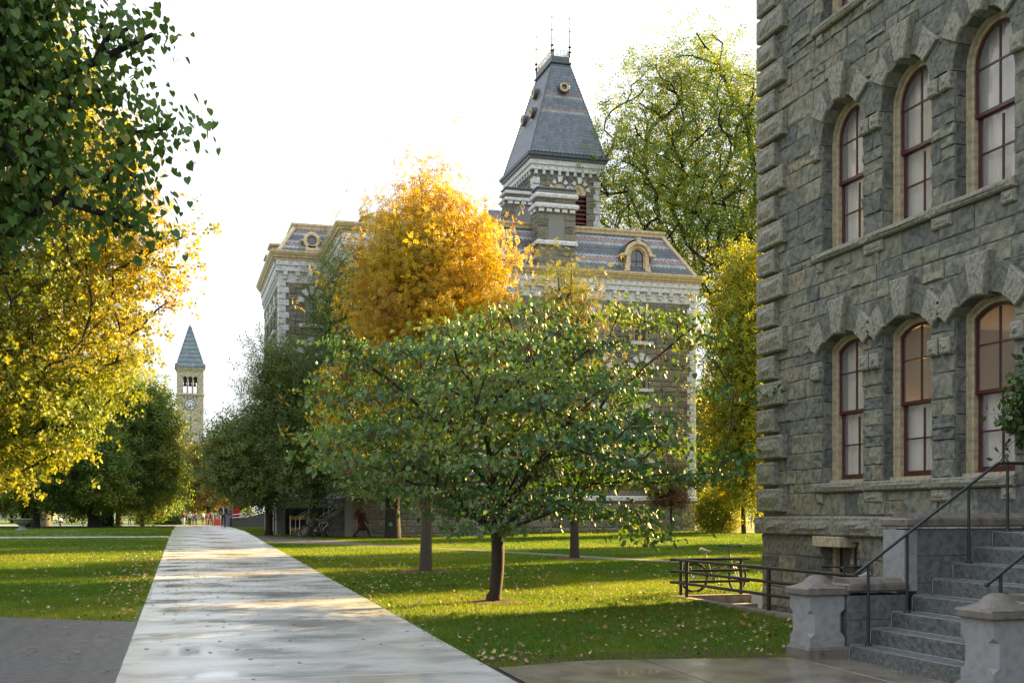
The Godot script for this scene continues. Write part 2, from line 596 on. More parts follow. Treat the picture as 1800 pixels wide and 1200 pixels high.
func is_lawn(x: float, z: float) -> bool:
	if x > walk_r(z) + 0.02:
		if z > pave_edge(x) - 0.02 and x < 10.04:
			return false
		if x > 9.86 and z > -22.35:
			return false
		if z < -20 and side_poly.size() and Geometry2D.is_point_in_polygon(Vector2(x, z), side_poly):
			return false
	elif x < walk_l(z) - 0.02:
		if z > asphalt_edge(x) - 0.02:
			return false
		if z < -60.95 and z > -63.45 or z < -77.95 and z > -79.55:
			return false
	else:
		return false
	for q in mulch_at:
		var w := 0.82 + 0.18 * sin(3.0 * atan2(z - q.z, x - q.x) + q.x)
		if Vector2(x - q.x, (z - q.z)).length() < q.y * w:
			return false
	return true

func tuft(half: float, count: int, wide: float, sd: int) -> MB:
	var r := RandomNumberGenerator.new()
	r.seed = sd
	var m := tinted_mb()
	for i in count:
		var p := Vector3(r.randf_range(-half, half), -0.004, r.randf_range(-half, half))
		var h := r.randf_range(0.035, 0.082)
		var a := r.randf() * TAU
		var w := Vector3(cos(a), 0, sin(a)) * wide * r.randf_range(0.7, 1.3)
		var lean := Vector3(r.randfn(), 0, r.randfn()) * h * 0.42
		var k := r.randf_range(0.72, 1.25)
		m.col = Color(k * r.randf_range(0.85, 1.2), k, k * 0.9) if r.randf() > 0.05 else Color(3.2, 1.7, 1.6)
		m.tri(p - w, p + w, p + lean + Vector3.UP * h)
	return m

func grass() -> void:
	var tone := FastNoiseLite.new()
	tone.seed = 4
	tone.frequency = 0.09
	tone.fractal_octaves = 4
	var big := [tuft(0.26, 230, 0.0075, 1).mesh(), tuft(0.26, 230, 0.0075, 2).mesh()]
	var small := tuft(0.09, 28, 0.0075, 3).mesh()
	var w := [[], []]
	var c := [PackedColorArray(), PackedColorArray()]
	var ws := []
	var cs := PackedColorArray()
	var z := -12.8
	while z > -103.0:
		var cell := 0.5 if z > -38.0 else 1.0 if z > -64.0 else 2.0
		var lo := -34.0 if z < -60 else -24.0 if z < -20 else -12.0
		var x := lo
		while x < 34.0:
			var q := pix(on(x, z))
			if q.x < -60 or q.x > 1420 or q.y > 1260:
				x += cell
				continue
			var n := tone.get_noise_2d(x, z)
			var n2 := tone.get_noise_2d(x * 6.0 + 50.0, z * 6.0)
			var col := Color(0.085, 0.165, 0.018).lerp(Color(0.2, 0.25, 0.028), clampf(0.35 + n * 1.1 + n2 * 0.5, 0.0, 1.0))
			if n2 > 0.32:
				col = col.lerp(Color(0.16, 0.15, 0.04), (n2 - 0.32) * 1.6)
			var h := cell * 0.5
			if is_lawn(x - h, z - h) and is_lawn(x + h, z - h) and is_lawn(x + h, z + h) and is_lawn(x - h, z + h):
				var b := Basis(Vector3.UP, rng.randi() % 4 * PI * 0.5 + rng.randf_range(-0.1, 0.1))
				b = b.scaled(Vector3(cell * 2.0, rng.randf_range(0.75, 1.15) * (1.0 if cell < 0.7 else 1.15 if cell < 1.5 else 1.4), cell * 2.0))
				var id := rng.randi() % 2
				w[id].push_back(Transform3D(b, on(x, z)))
				c[id].push_back(col)
			elif cell < 0.7 or q.x > 180 and q.x < 620 or q.x > 0 and cell < 1.5:
				var k := int(round(cell * 6.0))
				for i in k:
					for j in k:
						var sx := x - h + (i + 0.5) * cell / k
						var sz := z - h + (j + 0.5) * cell / k
						if is_lawn(sx, sz):
							ws.push_back(Transform3D(Basis(Vector3.UP, rng.randf() * TAU).scaled(Vector3.ONE * rng.randf_range(0.8, 1.15)), on(sx, sz)))
							cs.push_back(col * Color(1.15, 1.05, 1.0))
			x += cell
		z -= cell
	for i in 2:
		var o := copies("grass", big[i], M.blades, w[i], c[i])
		stuff(o, "short green lawn grass growing over the quad" if i == 0 else "mown grass blades covering the lawn sheets", "grass")
	var e := copies("grass", small, M.blades, ws, cs)
	stuff(e, "longer grass tufts along the walk and paving edges", "grass")

func mulch_ring(p: Vector3, r: float, label: String) -> void:
	var m := MB.new()
	var seg := 22
	var ring := []
	for k in 4:
		var row := []
		for i in seg:
			var a := TAU * i / seg
			var rr: float = r * [0.0, 0.35, 0.75, 1.0][k] * (0.82 + 0.18 * sin(3.0 * a + p.x)) + 0.1
			var h: float = [0.03, 0.03, 0.02, 0.006][k] + rng.randf_range(-0.01, 0.018)
			var q := on(p.x + cos(a) * rr, p.z + sin(a) * rr) + Vector3.UP * maxf(h, 0.005)
			row.push_back(q - p)
		ring.push_back(row)
	for k in 3:
		for i in seg:
			var j := (i + 1) % seg
			m.quad(ring[k][i], ring[k][j], ring[k + 1][j], ring[k + 1][i])
	var o := obj("mulch_bed", m, M.mulch, null, p)
	stuff(o, label, "mulch")

func leaf_flat() -> MB:
	var m := MB.new()
	var pts := []
	for i in 10:
		var a := TAU * i / 10.0
		var r := 0.055 if i % 2 == 0 else 0.028
		pts.push_back(Vector3(cos(a) * r, 0.004 + (0.018 if i % 2 == 0 else 0.0) * absf(sin(a * 1.5 + 0.5)), sin(a) * r * 1.15))
	for i in 10:
		m.tri(Vector3(0, 0.003, 0), pts[(i + 1) % 10], pts[i])
	return m

func fallen_leaves() -> void:
	var pal := [Color(0.3, 0.19, 0.05), Color(0.38, 0.27, 0.08), Color(0.2, 0.1, 0.04), Color(0.12, 0.065, 0.035), Color(0.4, 0.34, 0.2), Color(0.26, 0.17, 0.1)]
	var lm := leaf_flat().mesh()
	var w := []
	var c := PackedColorArray()
	var wl := []
	var cl := PackedColorArray()
	var zones := [   # centre, spread, count, kind (0 lawn, 1 walk)
		[gnd(255, 1020), Vector2(0.5, 9.0), 650, 0], [gnd(120, 1010), Vector2(3.0, 10.0), 650, 0], [gnd(330, 1000), Vector2(0.9, 7.0), 340, 1], [gnd(440, 1010), Vector2(1.7, 11.0), 220, 1],
		[gnd(600, 1010), Vector2(1.6, 6.0), 420, 0], [gnd(800, 1030), Vector2(3.5, 5.0), 700, 0], [gnd(860, 1158), Vector2(0.7, 0.4), 70, 0], [gnd(1320, 1110), Vector2(1.0, 1.5), 230, 0],
		[gnd(1010, 1010), Vector2(5.0, 6.0), 500, 0], [gnd(560, 1080), Vector2(2.0, 3.0), 30, 1], [gnd(1100, 1120), Vector2(3.0, 2.0), 110, 0], [gnd(1320, 1000), Vector2(2.5, 1.0), 120, 0], [gnd(100, 1130), Vector2(1.2, 2.0), 60, 2]]
	for q in zones:
		for i in int(q[2] * 1.3):
			var x: float = q[0].x + rng.randfn() * q[1].x
			var z: float = q[0].z + rng.randfn() * q[1].y
			var lawn := is_lawn(x, z)
			if q[3] == 0 and not lawn:
				continue
			if q[3] == 2 and (lawn or x > walk_l(z) - 0.05 or x < -3.0):
				continue
			if q[3] == 1 and (x < walk_l(z) + 0.02 or x > walk_r(z) - 0.02):
				continue
			var p := on(x, z) + Vector3.UP * (0.05 if lawn else 0.031)
			var b := Basis(Vector3.UP, rng.randf() * TAU)
			if lawn:
				b = Basis.from_euler(Vector3(rng.randfn() * 0.45, rng.randf() * TAU, rng.randfn() * 0.45))
			else:
				b = Basis.from_euler(Vector3(rng.randfn() * 0.06, rng.randf() * TAU, rng.randfn() * 0.06))
			var t := Transform3D(b.scaled(Vector3.ONE * rng.randf_range(0.4, 0.8)), p)
			var col: Color = pal[rng.randi() % pal.size()] * rng.randf_range(0.7, 1.15)
			if lawn:
				w.push_back(t)
				c.push_back(col)
			else:
				wl.push_back(t)
				cl.push_back(col * 0.6)
	stuff(copies("fallen_leaves", lm, M.fallen, w, c), "yellow and brown leaves fallen over the lawn", "leaves")
	stuff(copies("fallen_leaves", lm, M.fallen, wl, cl), "wet brown leaves scattered over the concrete walk", "leaves")

# ---------------------------------------------------------------- trees
func heart_leaf(long: float) -> MB:
	var m := tinted_mb()
	var half := [Vector2(0, 0), Vector2(0.22, -0.13), Vector2(0.44, -0.02), Vector2(0.5, 0.25), Vector2(0.38, 0.55), Vector2(0.16, 0.82), Vector2(0, 1.02)]
	for s in [-1.0, 1.0]:
		for i in half.size() - 1:
			var a: Vector2 = half[i]
			var b: Vector2 = half[i + 1]
			var p := Vector3(a.x * s * 0.95, -a.y + 0.0, 0.16 * a.x + 0.12 * a.y * a.y) * long
			var q := Vector3(b.x * s * 0.95, -b.y, 0.16 * b.x + 0.12 * b.y * b.y) * long
			var ya := clampf(a.y, 0.0, 1.0)
			var yb := clampf(b.y, 0.0, 1.0)
			var mp := Vector3(0, -ya, 0.12 * ya * ya) * long
			var mq := Vector3(0, -yb, 0.12 * yb * yb) * long
			m.col = Color(1, 1, 1)
			if s > 0:
				m.tri(mp, mq, q)
				m.tri(mp, q, p)
			else:
				m.tri(mp, q, mq)
				m.tri(mp, p, q)
	m.col = Color(0.9, 0.7, 0.6)
	m.tri(Vector3(-0.012, 0, 0) * long, Vector3(0.012, 0, 0) * long, Vector3(0.0, 0.45, -0.1) * long)
	return m

func blade_leaf(m: MB, base: Vector3, dir: Vector3, nor: Vector3, long: float, wide: float) -> void:
	var side := dir.cross(nor).normalized() * wide * 0.5
	var mid := base + dir * long * 0.42 + nor * long * 0.06
	var tip := base + dir * long - nor * long * 0.08
	m.tri(base, mid + side, mid)
	m.tri(base, mid, mid - side)
	m.tri(mid, mid + side, tip)
	m.tri(mid, tip, mid - side)

func lobed_leaf(m: MB, base: Vector3, dir: Vector3, nor: Vector3, long: float) -> void:
	var side := dir.cross(nor).normalized()
	var pts := []
	for q in [[0.0, 0.0], [0.28, 0.1], [0.52, 0.02], [0.38, 0.36], [0.56, 0.62], [0.22, 0.6], [0.0, 1.05], [-0.22, 0.6], [-0.56, 0.62], [-0.38, 0.36], [-0.52, 0.02], [-0.28, 0.1]]:
		pts.push_back(base + (side * q[0] + dir * q[1]) * long + nor * long * (0.12 * absf(q[0]) - 0.1 * q[1] * q[1]))
	var mid := base + dir * long * 0.35
	for i in pts.size():
		m.tri(mid, pts[i], pts[(i + 1) % pts.size()])

# a twig with leaves; kind: maple, ash, oval, fine
func spray(kind: String, sd: int) -> MB:
	var r := RandomNumberGenerator.new()
	r.seed = sd
	var m := tinted_mb()
	var count := {"maple": 7, "ash": 5, "oval": 13, "fine": 16}[kind] as int
	var reach := {"maple": 0.34, "ash": 0.3, "oval": 0.34, "fine": 0.34}[kind] as float
	m.col = Color(0.35, 0.28, 0.22)
	var bend := Vector3(r.randfn() * 0.05, 0, r.randfn() * 0.05)
	m.tube([Vector3.ZERO, Vector3(0, reach * 0.55, 0) + bend, Vector3(0, reach, 0)], [0.006, 0.004, 0.002], 3, false)
	for i in count:
		var h := reach * (0.15 + 0.85 * i / (count - 1.0))
		var a := i * 2.4 + r.randf() * 0.8
		var out := Vector3(cos(a), r.randf_range(-0.15, 0.75), sin(a)).normalized()
		var nor := (Vector3.UP * 0.8 + Vector3(r.randfn(), r.randfn() * 0.4, r.randfn()) * 0.55)
		nor = (nor - out * nor.dot(out)).normalized()
		var k := r.randf_range(0.8, 1.15)
		m.col = Color(k * r.randf_range(0.9, 1.1), k, k * 0.95)
		var base := Vector3(0, h, 0) + out * 0.05
		if kind == "maple":
			lobed_leaf(m, base, out, nor, r.randf_range(0.10, 0.15))
		elif kind == "ash":
			var sd2 := out.cross(nor).normalized()
			for j in 3:
				for s in [-1.0, 1.0]:
					var q: Vector3 = base + out * (0.05 + 0.06 * j) - Vector3.UP * 0.015 * j * j
					blade_leaf(m, q, (out * 0.6 + sd2 * s).normalized(), nor, 0.095, 0.036)
			blade_leaf(m, base + out * 0.2 - Vector3.UP * 0.06, out, nor, 0.1, 0.036)
		elif kind == "oval":
			blade_leaf(m, base, out, nor, r.randf_range(0.09, 0.14), 0.062)
		else:
			blade_leaf(m, base, out, nor, r.randf_range(0.075, 0.11), 0.034)
	return m

var forms_made := {}
func leaf_mesh() -> Mesh:
	if not forms_made.has("leaf"):
		forms_made["leaf"] = heart_leaf(1.0).mesh()
	return forms_made["leaf"]

func hang(r: RandomNumberGenerator, outward: Vector3) -> Basis:   # a leaf hanging by its stalk, its face outward
	var nor := (outward * 0.55 + Vector3.UP * r.randf_range(0.0, 0.6) + Vector3(r.randfn(), r.randfn() * 0.5, r.randfn()) * 0.55).normalized()
	var up := (Vector3.UP + Vector3(r.randfn(), 0, r.randfn()) * 0.35)
	up = (up - nor * up.dot(nor)).normalized()
	return Basis(up.cross(nor), up, nor)

# a clump of leaf sprays round its middle, facing +z
func clump(kind: String, id: int, per: int, cr: float, flat: float, size: float, rise: float, odd: float) -> Mesh:
	var key := "%s %d %d %.2f %.2f %.2f %.2f" % [kind, id, per, cr, flat, size, rise]
	if forms_made.has(key):
		return forms_made[key]
	var r := RandomNumberGenerator.new()
	r.seed = hash(key)
	var m := tinted_mb()
	var kinds := []
	for i in 3:
		kinds.push_back(heart_leaf(1.0) if kind == "heart" else spray(kind, i * 7 + 3 + id))
	for i in per:
		var g := Vector3(r.randfn(), r.randfn() * flat, r.randfn()) * cr * 0.62
		var k := r.randf_range(0.78, 1.22)
		m.col = Color(k * r.randf_range(0.9, 1.12), k, k * 0.95)
		if r.randf() < odd:
			m.col = Color(k * r.randf_range(1.0, 1.9), k * r.randf_range(0.9, 1.3), k)
		var b: Basis
		var s := size * (r.randf_range(0.72, 1.2) if kind != "heart" else r.randf_range(0.5, 1.25))
		if kind == "heart":
			b = hang(r, Vector3(0, 0, 1)).scaled(Vector3.ONE * s)
		else:
			var y: Vector3 = (g.normalized() * 0.75 + Vector3(0, rise, 0.4) + Vector3(r.randfn(), r.randfn(), r.randfn()) * 0.4).normalized()
			var xx: Vector3 = y.cross(Vector3(r.randfn(), 0.3, r.randfn())).normalized()
			b = Basis(xx, y, xx.cross(y)).scaled(Vector3.ONE * s)
		m.add(kinds[r.randi() % 3], Transform3D(b, g))
	forms_made[key] = m.mesh()
	return forms_made[key]

func done_limb(_chains: Array, _mains: Array, _id: int, pos: Array, p: Vector3) -> bool:   # whether a limb already ends at p
	return pos.has(p)

# o: base, d (depth), prof [[v, uL, uR], ...] top down in photo pixels at that depth, trunk (radius), fork (m), n, per, leaf, size, pal, mix, bark, seed ...
func tree(called: String, label: String, o: Dictionary) -> Node3D:
	var r := RandomNumberGenerator.new()
	r.seed = o.get("seed", 1)
	var base: Vector3 = o.base
	var root := thing(called, label, o.get("category", "tree"), base, 0.0, o.get("group", ""))
	var d: float = o.get("d", pix(base).z)
	var px := d / FOCAL
	var u0 := pix(base).x
	var right := Vector3(yaw_c, 0, yaw_s)
	var fwd := Vector3(yaw_s, 0, -yaw_c)
	var prof: Array = o.prof
	var deep: float = o.get("deep", 0.85)
	# rows in metres from the trunk foot
	var rows := []
	var weight := PackedFloat32Array()
	var total := 0.0
	for i in prof.size():
		var y: float = EYE + (HORIZON - prof[i][0]) * px - base.y
		var xl: float = (prof[i][1] - u0) * px
		var xr: float = (prof[i][2] - u0) * px
		rows.push_back([y, (xl + xr) * 0.5, maxf(0.05, (xr - xl) * 0.5)])
	for i in rows.size() - 1:
		var w: float = absf(rows[i][0] - rows[i + 1][0]) * pow((rows[i][2] + rows[i + 1][2]) * 0.5, o.get("fill", 1.6))
		weight.push_back(w)
		total += w
	var cr: float = o.get("clump", 0.55)
	var pts := []
	var n: int = o.n
	var mass_x := 0.0
	for row in rows:
		mass_x += row[1] / rows.size()
	for i in n:
		var best := Vector3()
		var far := -1.0
		for t in 4:
			var pick := r.randf() * total
			var k := 0
			while k < weight.size() - 1 and pick > weight[k]:
				pick -= weight[k]
				k += 1
			var f := r.randf()
			var y := lerpf(rows[k][0], rows[k + 1][0], f)
			var cx := lerpf(rows[k][1], rows[k + 1][1], f)
			var whole: float = lerpf(rows[k][2], rows[k + 1][2], f)
			var rad := maxf(whole * 0.55, whole - cr * 0.95 - 0.16 * (o.size if o.leaf != "heart" else 0.3))
			var a := r.randf() * TAU
			var q := pow(r.randf(), o.get("shell", 0.42)) * rad
			var p: Vector3 = right * (cx + cos(a) * q) + fwd * (sin(a) * q * deep + o.get("lean", 0.0)) + Vector3.UP * y
			var near := 1e9
			for e in pts:
				near = minf(near, p.distance_squared_to(e))
			if near > far:
				far = near
				best = p
		pts.push_back(best)
	for e in o.get("extra", []):       # single boughs seen in the photograph: u, v, depth offset
		pts.push_back(at(e[0], e[1], d + e[2]) - base)
	# skeleton
	var top: float = rows[0][0]
	var fork: float = o.get("fork", 0.25 * top)
	var lead: float = o.get("lead", 0.8) * top
	var sway := Vector2(r.randfn(), r.randfn()) * 0.008 * top
	var pos := []
	var par := []
	var chains := []
	var trunk_ids := []
	var tn := 9
	for i in tn + 1:
		var f := float(i) / tn
		var y := lead * f
		var pull: float = clampf((y - fork) / maxf(lead - fork, 0.1), 0.0, 1.0)
		var p: Vector3 = Vector3(sway.x * sin(f * 3.0), y, sway.y * sin(f * 2.2)) + right * (mass_x * o.get("pull", 0.5) * pull * pull) + o.get("tilt", Vector3.ZERO) * f * f
		pos.push_back(p)
		par.push_back(i - 1)
		trunk_ids.push_back(i)
	chains.push_back(trunk_ids)
	var order := range(pts.size())
	var anchor := Vector3(0, fork, 0)
	order.sort_custom(func(a, b): return pts[a].distance_squared_to(anchor) < pts[b].distance_squared_to(anchor))
	# main limbs first: far clumps well apart, reached straight from the stem
	var mains := []
	var want: int = o.get("limbs", 11)
	for i in range(order.size() - 1, -1, -1):
		var p: Vector3 = pts[order[i]]
		var apart := true
		for e in mains:
			if (pts[e] - anchor).normalized().dot((p - anchor).normalized()) > o.get("spread", 0.86):
				apart = false
				break
		if apart and p.y > fork:
			mains.push_back(order[i])
		if mains.size() >= want:
			break
	for id in mains + order:
		var p: Vector3 = pts[id]
		var main := par.size() > 0 and mains.has(id) and not done_limb(chains, mains, id, pos, p)
		var best := -1
		var cost := 1e9
		for j in (tn + 1 if main else pos.size()):
			var q: Vector3 = pos[j]
			if q.y < fork * 0.92 and j < tn + 1:
				continue
			var dv := p - q
			var dist := dv.length()
			var c: float = dist + maxf(0.0, -dv.y + 0.1 * dist) * o.get("droop_cost", 0.9) + (0.0 if j > tn else 0.35 * dist * (1.0 - o.get("centre", 0.5)))
			if main:
				c = absf(dv.y - o.get("ascend", 0.8) * Vector2(dv.x, dv.z).length())
			elif par[j] >= 0 and dist > 0.01:      # boughs go on rather than turn back
				var run: Vector3 = q - pos[par[j]]
				c += dist * 0.55 * (1.0 - dv.dot(run) / (dist * maxf(run.length(), 0.001)))
			if c < cost:
				cost = c
				best = j
		if best < 0:
			best = tn
		var q0: Vector3 = pos[best]
		var len := q0.distance_to(p)
		if len < 0.02:
			continue
		var segs := clampi(int(len / 0.5), 1, 10 if main else 5)
		var ch := [best]
		var prev := best
		var d0: Vector3 = (q0 - pos[par[best]]).normalized() if par[best] >= 0 else Vector3.UP
		for s in segs:
			var f := float(s + 1) / segs
			var straight := q0.lerp(p, f)
			var arc := d0 * len * (0.1 if main else 0.14) * sin(f * PI) * (1.0 - f * 0.4) + Vector3(r.randfn(), r.randfn(), r.randfn()) * (0.012 if main else 0.03) * len * (1.0 if s < segs - 1 else 0.0)
			pos.push_back(straight + arc)
			par.push_back(prev)
			prev = pos.size() - 1
			ch.push_back(prev)
		chains.push_back(ch)
	var acc := PackedFloat32Array()
	acc.resize(pos.size())
	acc.fill(0.0)
	for i in range(pos.size() - 1, -1, -1):
		if acc[i] == 0.0:
			acc[i] = 1.0
		if par[i] >= 0:
			acc[par[i]] += acc[i] * (0.9 if i > tn else 1.0)
	var tr: float = o.trunk
	var rad := PackedFloat32Array()
	var tip: float = o.get("tip", 0.008)
	for i in pos.size():
		rad.push_back(maxf(tip, tr * pow(acc[i] / acc[0], o.get("thin", 0.5))))
	var bark: Material = o.get("bark", M.bark)
	var tm := MB.new()
	var bm := MB.new()
	for ci in chains.size():
		var pp := []
		var rr := []
		for j in chains[ci].size():
			var k: int = chains[ci][j]
			pp.push_back(pos[k])
			rr.push_back(rad[k] if j > 0 or ci == 0 else minf(rad[k], rad[chains[ci][1]] * 1.25))
		if ci == 0:
			pp[0] = pp[0] - Vector3.UP * 0.15
			pp.insert(1, pos[0] + Vector3.UP * 0.12 + (pos[1] - pos[0]) * 0.02)
			rr[0] = tr * 1.55
			rr.insert(1, tr * 1.18)
			rr[2] = tr * 0.98
			tm.tube(pp, rr, 10)
		else:
			bm.tube(pp, rr, 5 if rr[0] > 0.03 else 3, false)
	obj("trunk", tm, bark, root)
	obj("branches", bm, bark, root)
	# leaves: clumps of sprays, a few shapes turned and tinted over the crown
	var kind: String = o.leaf
	var pal: Array = o.pal
	var tone := FastNoiseLite.new()
	tone.seed = o.get("seed", 1) + 40
	tone.frequency = o.get("patch", 0.22)
	var forms := 4
	var where := []
	var tint := []
	for i in forms:
		where.push_back([])
		tint.push_back(PackedColorArray())
	var centre := right * mass_x + Vector3.UP * (top * 0.45)
	var lm: Material = o.get("leaf_mat", M.leaf)
	var front := []
	for p in pts:
		var shade := clampf(0.5 + 0.9 * tone.get_noise_3d(p.x + base.x, p.y, p.z + base.z) + r.randfn() * 0.1, 0.0, 0.999) * (pal.size() - 1)
		var c: Color = pal[int(shade)].lerp(pal[int(shade) + 1], shade - int(shade))
		var k := r.randf_range(0.88, 1.14)
		c = Color(c.r * k, c.g * k, c.b * k)
		var outward: Vector3 = (p - centre)
		var b := Basis(Vector3.UP, atan2(outward.x, outward.z) + r.randfn() * 0.5)
		if kind != "heart":
			b = b * Basis(Vector3(1, 0, 0), r.randfn() * 0.35 - clampf(outward.y / maxf(top, 1.0), -0.4, 0.6))
		b = b.scaled(Vector3.ONE * r.randf_range(0.82, 1.18))
		var id := r.randi() % forms
		where[id].push_back(Transform3D(b, p))
		tint[id].push_back(c)
		front.push_back([p, c, b])
	for id in forms:
		if where[id].size():
			copies("crown", clump(kind, id, o.per, cr, o.get("flat", 0.6), o.get("size", 1.0), o.get("rise", 0.15), o.get("odd", 0.12)), lm, where[id], tint[id], root)
	# the leaves that show largest are parts of their own
	var single: int = o.get("single", 0)
	if single > 0:
		var near := []
		for q in front:
			var s3 := pix(base + q[0])
			if s3.x > 5 and s3.x < 1795 and s3.y > 5 and s3.y < 1195:
				near.push_back([s3.z, q])
		near.sort_custom(func(e, f): return e[0] < f[0])
		near = near.slice(0, maxi(60, near.size() / 2))
		var mats := []
		for c in pal:
			var mm := lm.duplicate() as StandardMaterial3D
			mm.albedo_color = lin(c.r, c.g, c.b)
			mats.push_back(mm)
		for i in single:
			var q: Array = near[i % near.size()][1]
			var view: Vector3 = (Vector3(0, EYE, 0) - base - q[0]).normalized()
			var p: Vector3 = q[0] + Vector3(r.randfn(), r.randfn() * 0.6, r.randfn()) * cr * 0.6 + view * cr * 0.5
			var lf := obj("leaf", leaf_mesh(), mats[r.randi() % mats.size()], root)
			lf.transform = Transform3D(hang(r, view) .scaled(Vector3.ONE * o.size * r.randf_range(0.8, 1.2)), p)
	if o.get("pods", 0) > 0:
		var pm := tinted_mb()
		pm.tri(Vector3(-0.007, 0, 0), Vector3(0.007, -0.01, 0.002), Vector3(0.008, -0.075, 0.0))
		pm.tri(Vector3(-0.007, 0, 0), Vector3(0.008, -0.075, 0.0), Vector3(-0.002, -0.088, 0.003))
		var pw := []
		var pc := PackedColorArray()
		for i in int(o.pods):
			var k := 12 + r.randi() % (pos.size() - 12)
			if rad[k] > 0.035:
				continue
			for j in 5:
				var q: Vector3 = pos[k] + Vector3(r.randfn(), 0, r.randfn()) * 0.08 - Vector3.UP * r.randf_range(0.0, 0.08)
				pw.push_back(Transform3D(Basis.from_euler(Vector3(r.randfn() * 0.2, r.randf() * TAU, r.randfn() * 0.2)).scaled(Vector3.ONE * r.randf_range(0.9, 1.4)), q))
				var kk := r.randf_range(0.7, 1.3)
				pc.push_back(Color(0.16 * kk, 0.075 * kk, 0.04 * kk))
		copies("seed_pods", pm.mesh(), M.pod, pw, pc, root)
	return root

# ---------------------------------------------------------------- openings
# o: {a0, a1, sill, spring, rise}; rise = half the width makes a round head
func outline(o: Dictionary, inset: float, segs := 12, low := 0.0) -> PackedVector2Array:
	var w: float = (o.a1 - o.a0) * 0.5
	var mid: float = (o.a0 + o.a1) * 0.5
	var rise: float = o.rise
	var R := (w * w + rise * rise) / (2.0 * rise)
	var cy: float = o.spring + rise - R
	var r := R - inset
	var h := w - inset
	var a_end := asin(clampf(h / r, -1.0, 1.0))
	var p := PackedVector2Array()
	p.push_back(Vector2(mid - h, o.sill + low))
	for i in segs + 1:
		var a := lerpf(-a_end, a_end, float(i) / segs)
		p.push_back(Vector2(mid + r * sin(a), cy + r * cos(a)))
	p.push_back(Vector2(mid + h, o.sill + low))
	return p

# a band that follows the jambs and the head, from inset i0 to i1 and from z0 (back) to z1 (front)
func band(m: MB, o: Dictionary, i0: float, i1: float, z0: float, z1: float, low0 := 0.0, low1 := 0.0) -> void:
	var a := outline(o, i0, 12, low0)
	var b := outline(o, i1, 12, low1)
	for i in a.size() - 1:
		var a0 := a[i]; var a1 := a[i + 1]; var b0 := b[i]; var b1 := b[i + 1]
		m.quad(Vector3(b0.x, b0.y, z1), Vector3(b1.x, b1.y, z1), Vector3(a1.x, a1.y, z1), Vector3(a0.x, a0.y, z1))
		m.quad(Vector3(b0.x, b0.y, z0), Vector3(b1.x, b1.y, z0), Vector3(b1.x, b1.y, z1), Vector3(b0.x, b0.y, z1))
		m.quad(Vector3(a1.x, a1.y, z0), Vector3(a0.x, a0.y, z0), Vector3(a0.x, a0.y, z1), Vector3(a1.x, a1.y, z1))

# half width of the opening at height y (0 above the head)
func half_at(o: Dictionary, y: float) -> float:
	var w: float = (o.a1 - o.a0) * 0.5
	if y <= o.spring:
		return w
	var R: float = (w * w + o.rise * o.rise) / (2.0 * o.rise)
	var cy: float = o.spring + o.rise - R
	var k := R * R - (y - cy) * (y - cy)
	return sqrt(k) if k > 0.0 else 0.0

# a wall sheet at z with openings cut out, grown by g all round
func holed_wall(m: MB, a0: float, a1: float, y0: float, y1: float, open: Array, z: float, g := 0.0) -> void:
	var cols := {}
	for o in open:
		var key := "%.3f" % o.a0
		if not cols.has(key):
			cols[key] = []
		cols[key].push_back(o)
	var keys := cols.keys()
	keys.sort_custom(func(p, q): return cols[p][0].a0 < cols[q][0].a0)
	var x := a0
	for k in keys:
		var list: Array = cols[k]
		list.sort_custom(func(p, q): return p.sill < q.sill)
		var l: float = list[0].a0 - g
		var r: float = list[0].a1 + g
		m.quad(Vector3(x, y0, z), Vector3(l, y0, z), Vector3(l, y1, z), Vector3(x, y1, z))
		var y := y0
		var prev := PackedVector2Array()
		for o in list + [null]:
			var top: float = y1 if o == null else minf(o.sill, y1)
			if prev.size() == 0:
				m.quad(Vector3(l, y, z), Vector3(r, y, z), Vector3(r, top, z), Vector3(l, top, z))
			else:
				for i in range(1, prev.size() - 2):
					var p := prev[i]; var q := prev[i + 1]
					m.quad(Vector3(p.x, minf(p.y, top), z), Vector3(q.x, minf(q.y, top), z), Vector3(q.x, top, z), Vector3(p.x, top, z))
			if o != null:
				prev = outline(o, -g)
				y = o.spring
				if o.spring > y1:
					break
		x = r
	m.quad(Vector3(x, y0, z), Vector3(a1, y0, z), Vector3(a1, y1, z), Vector3(x, y1, z))

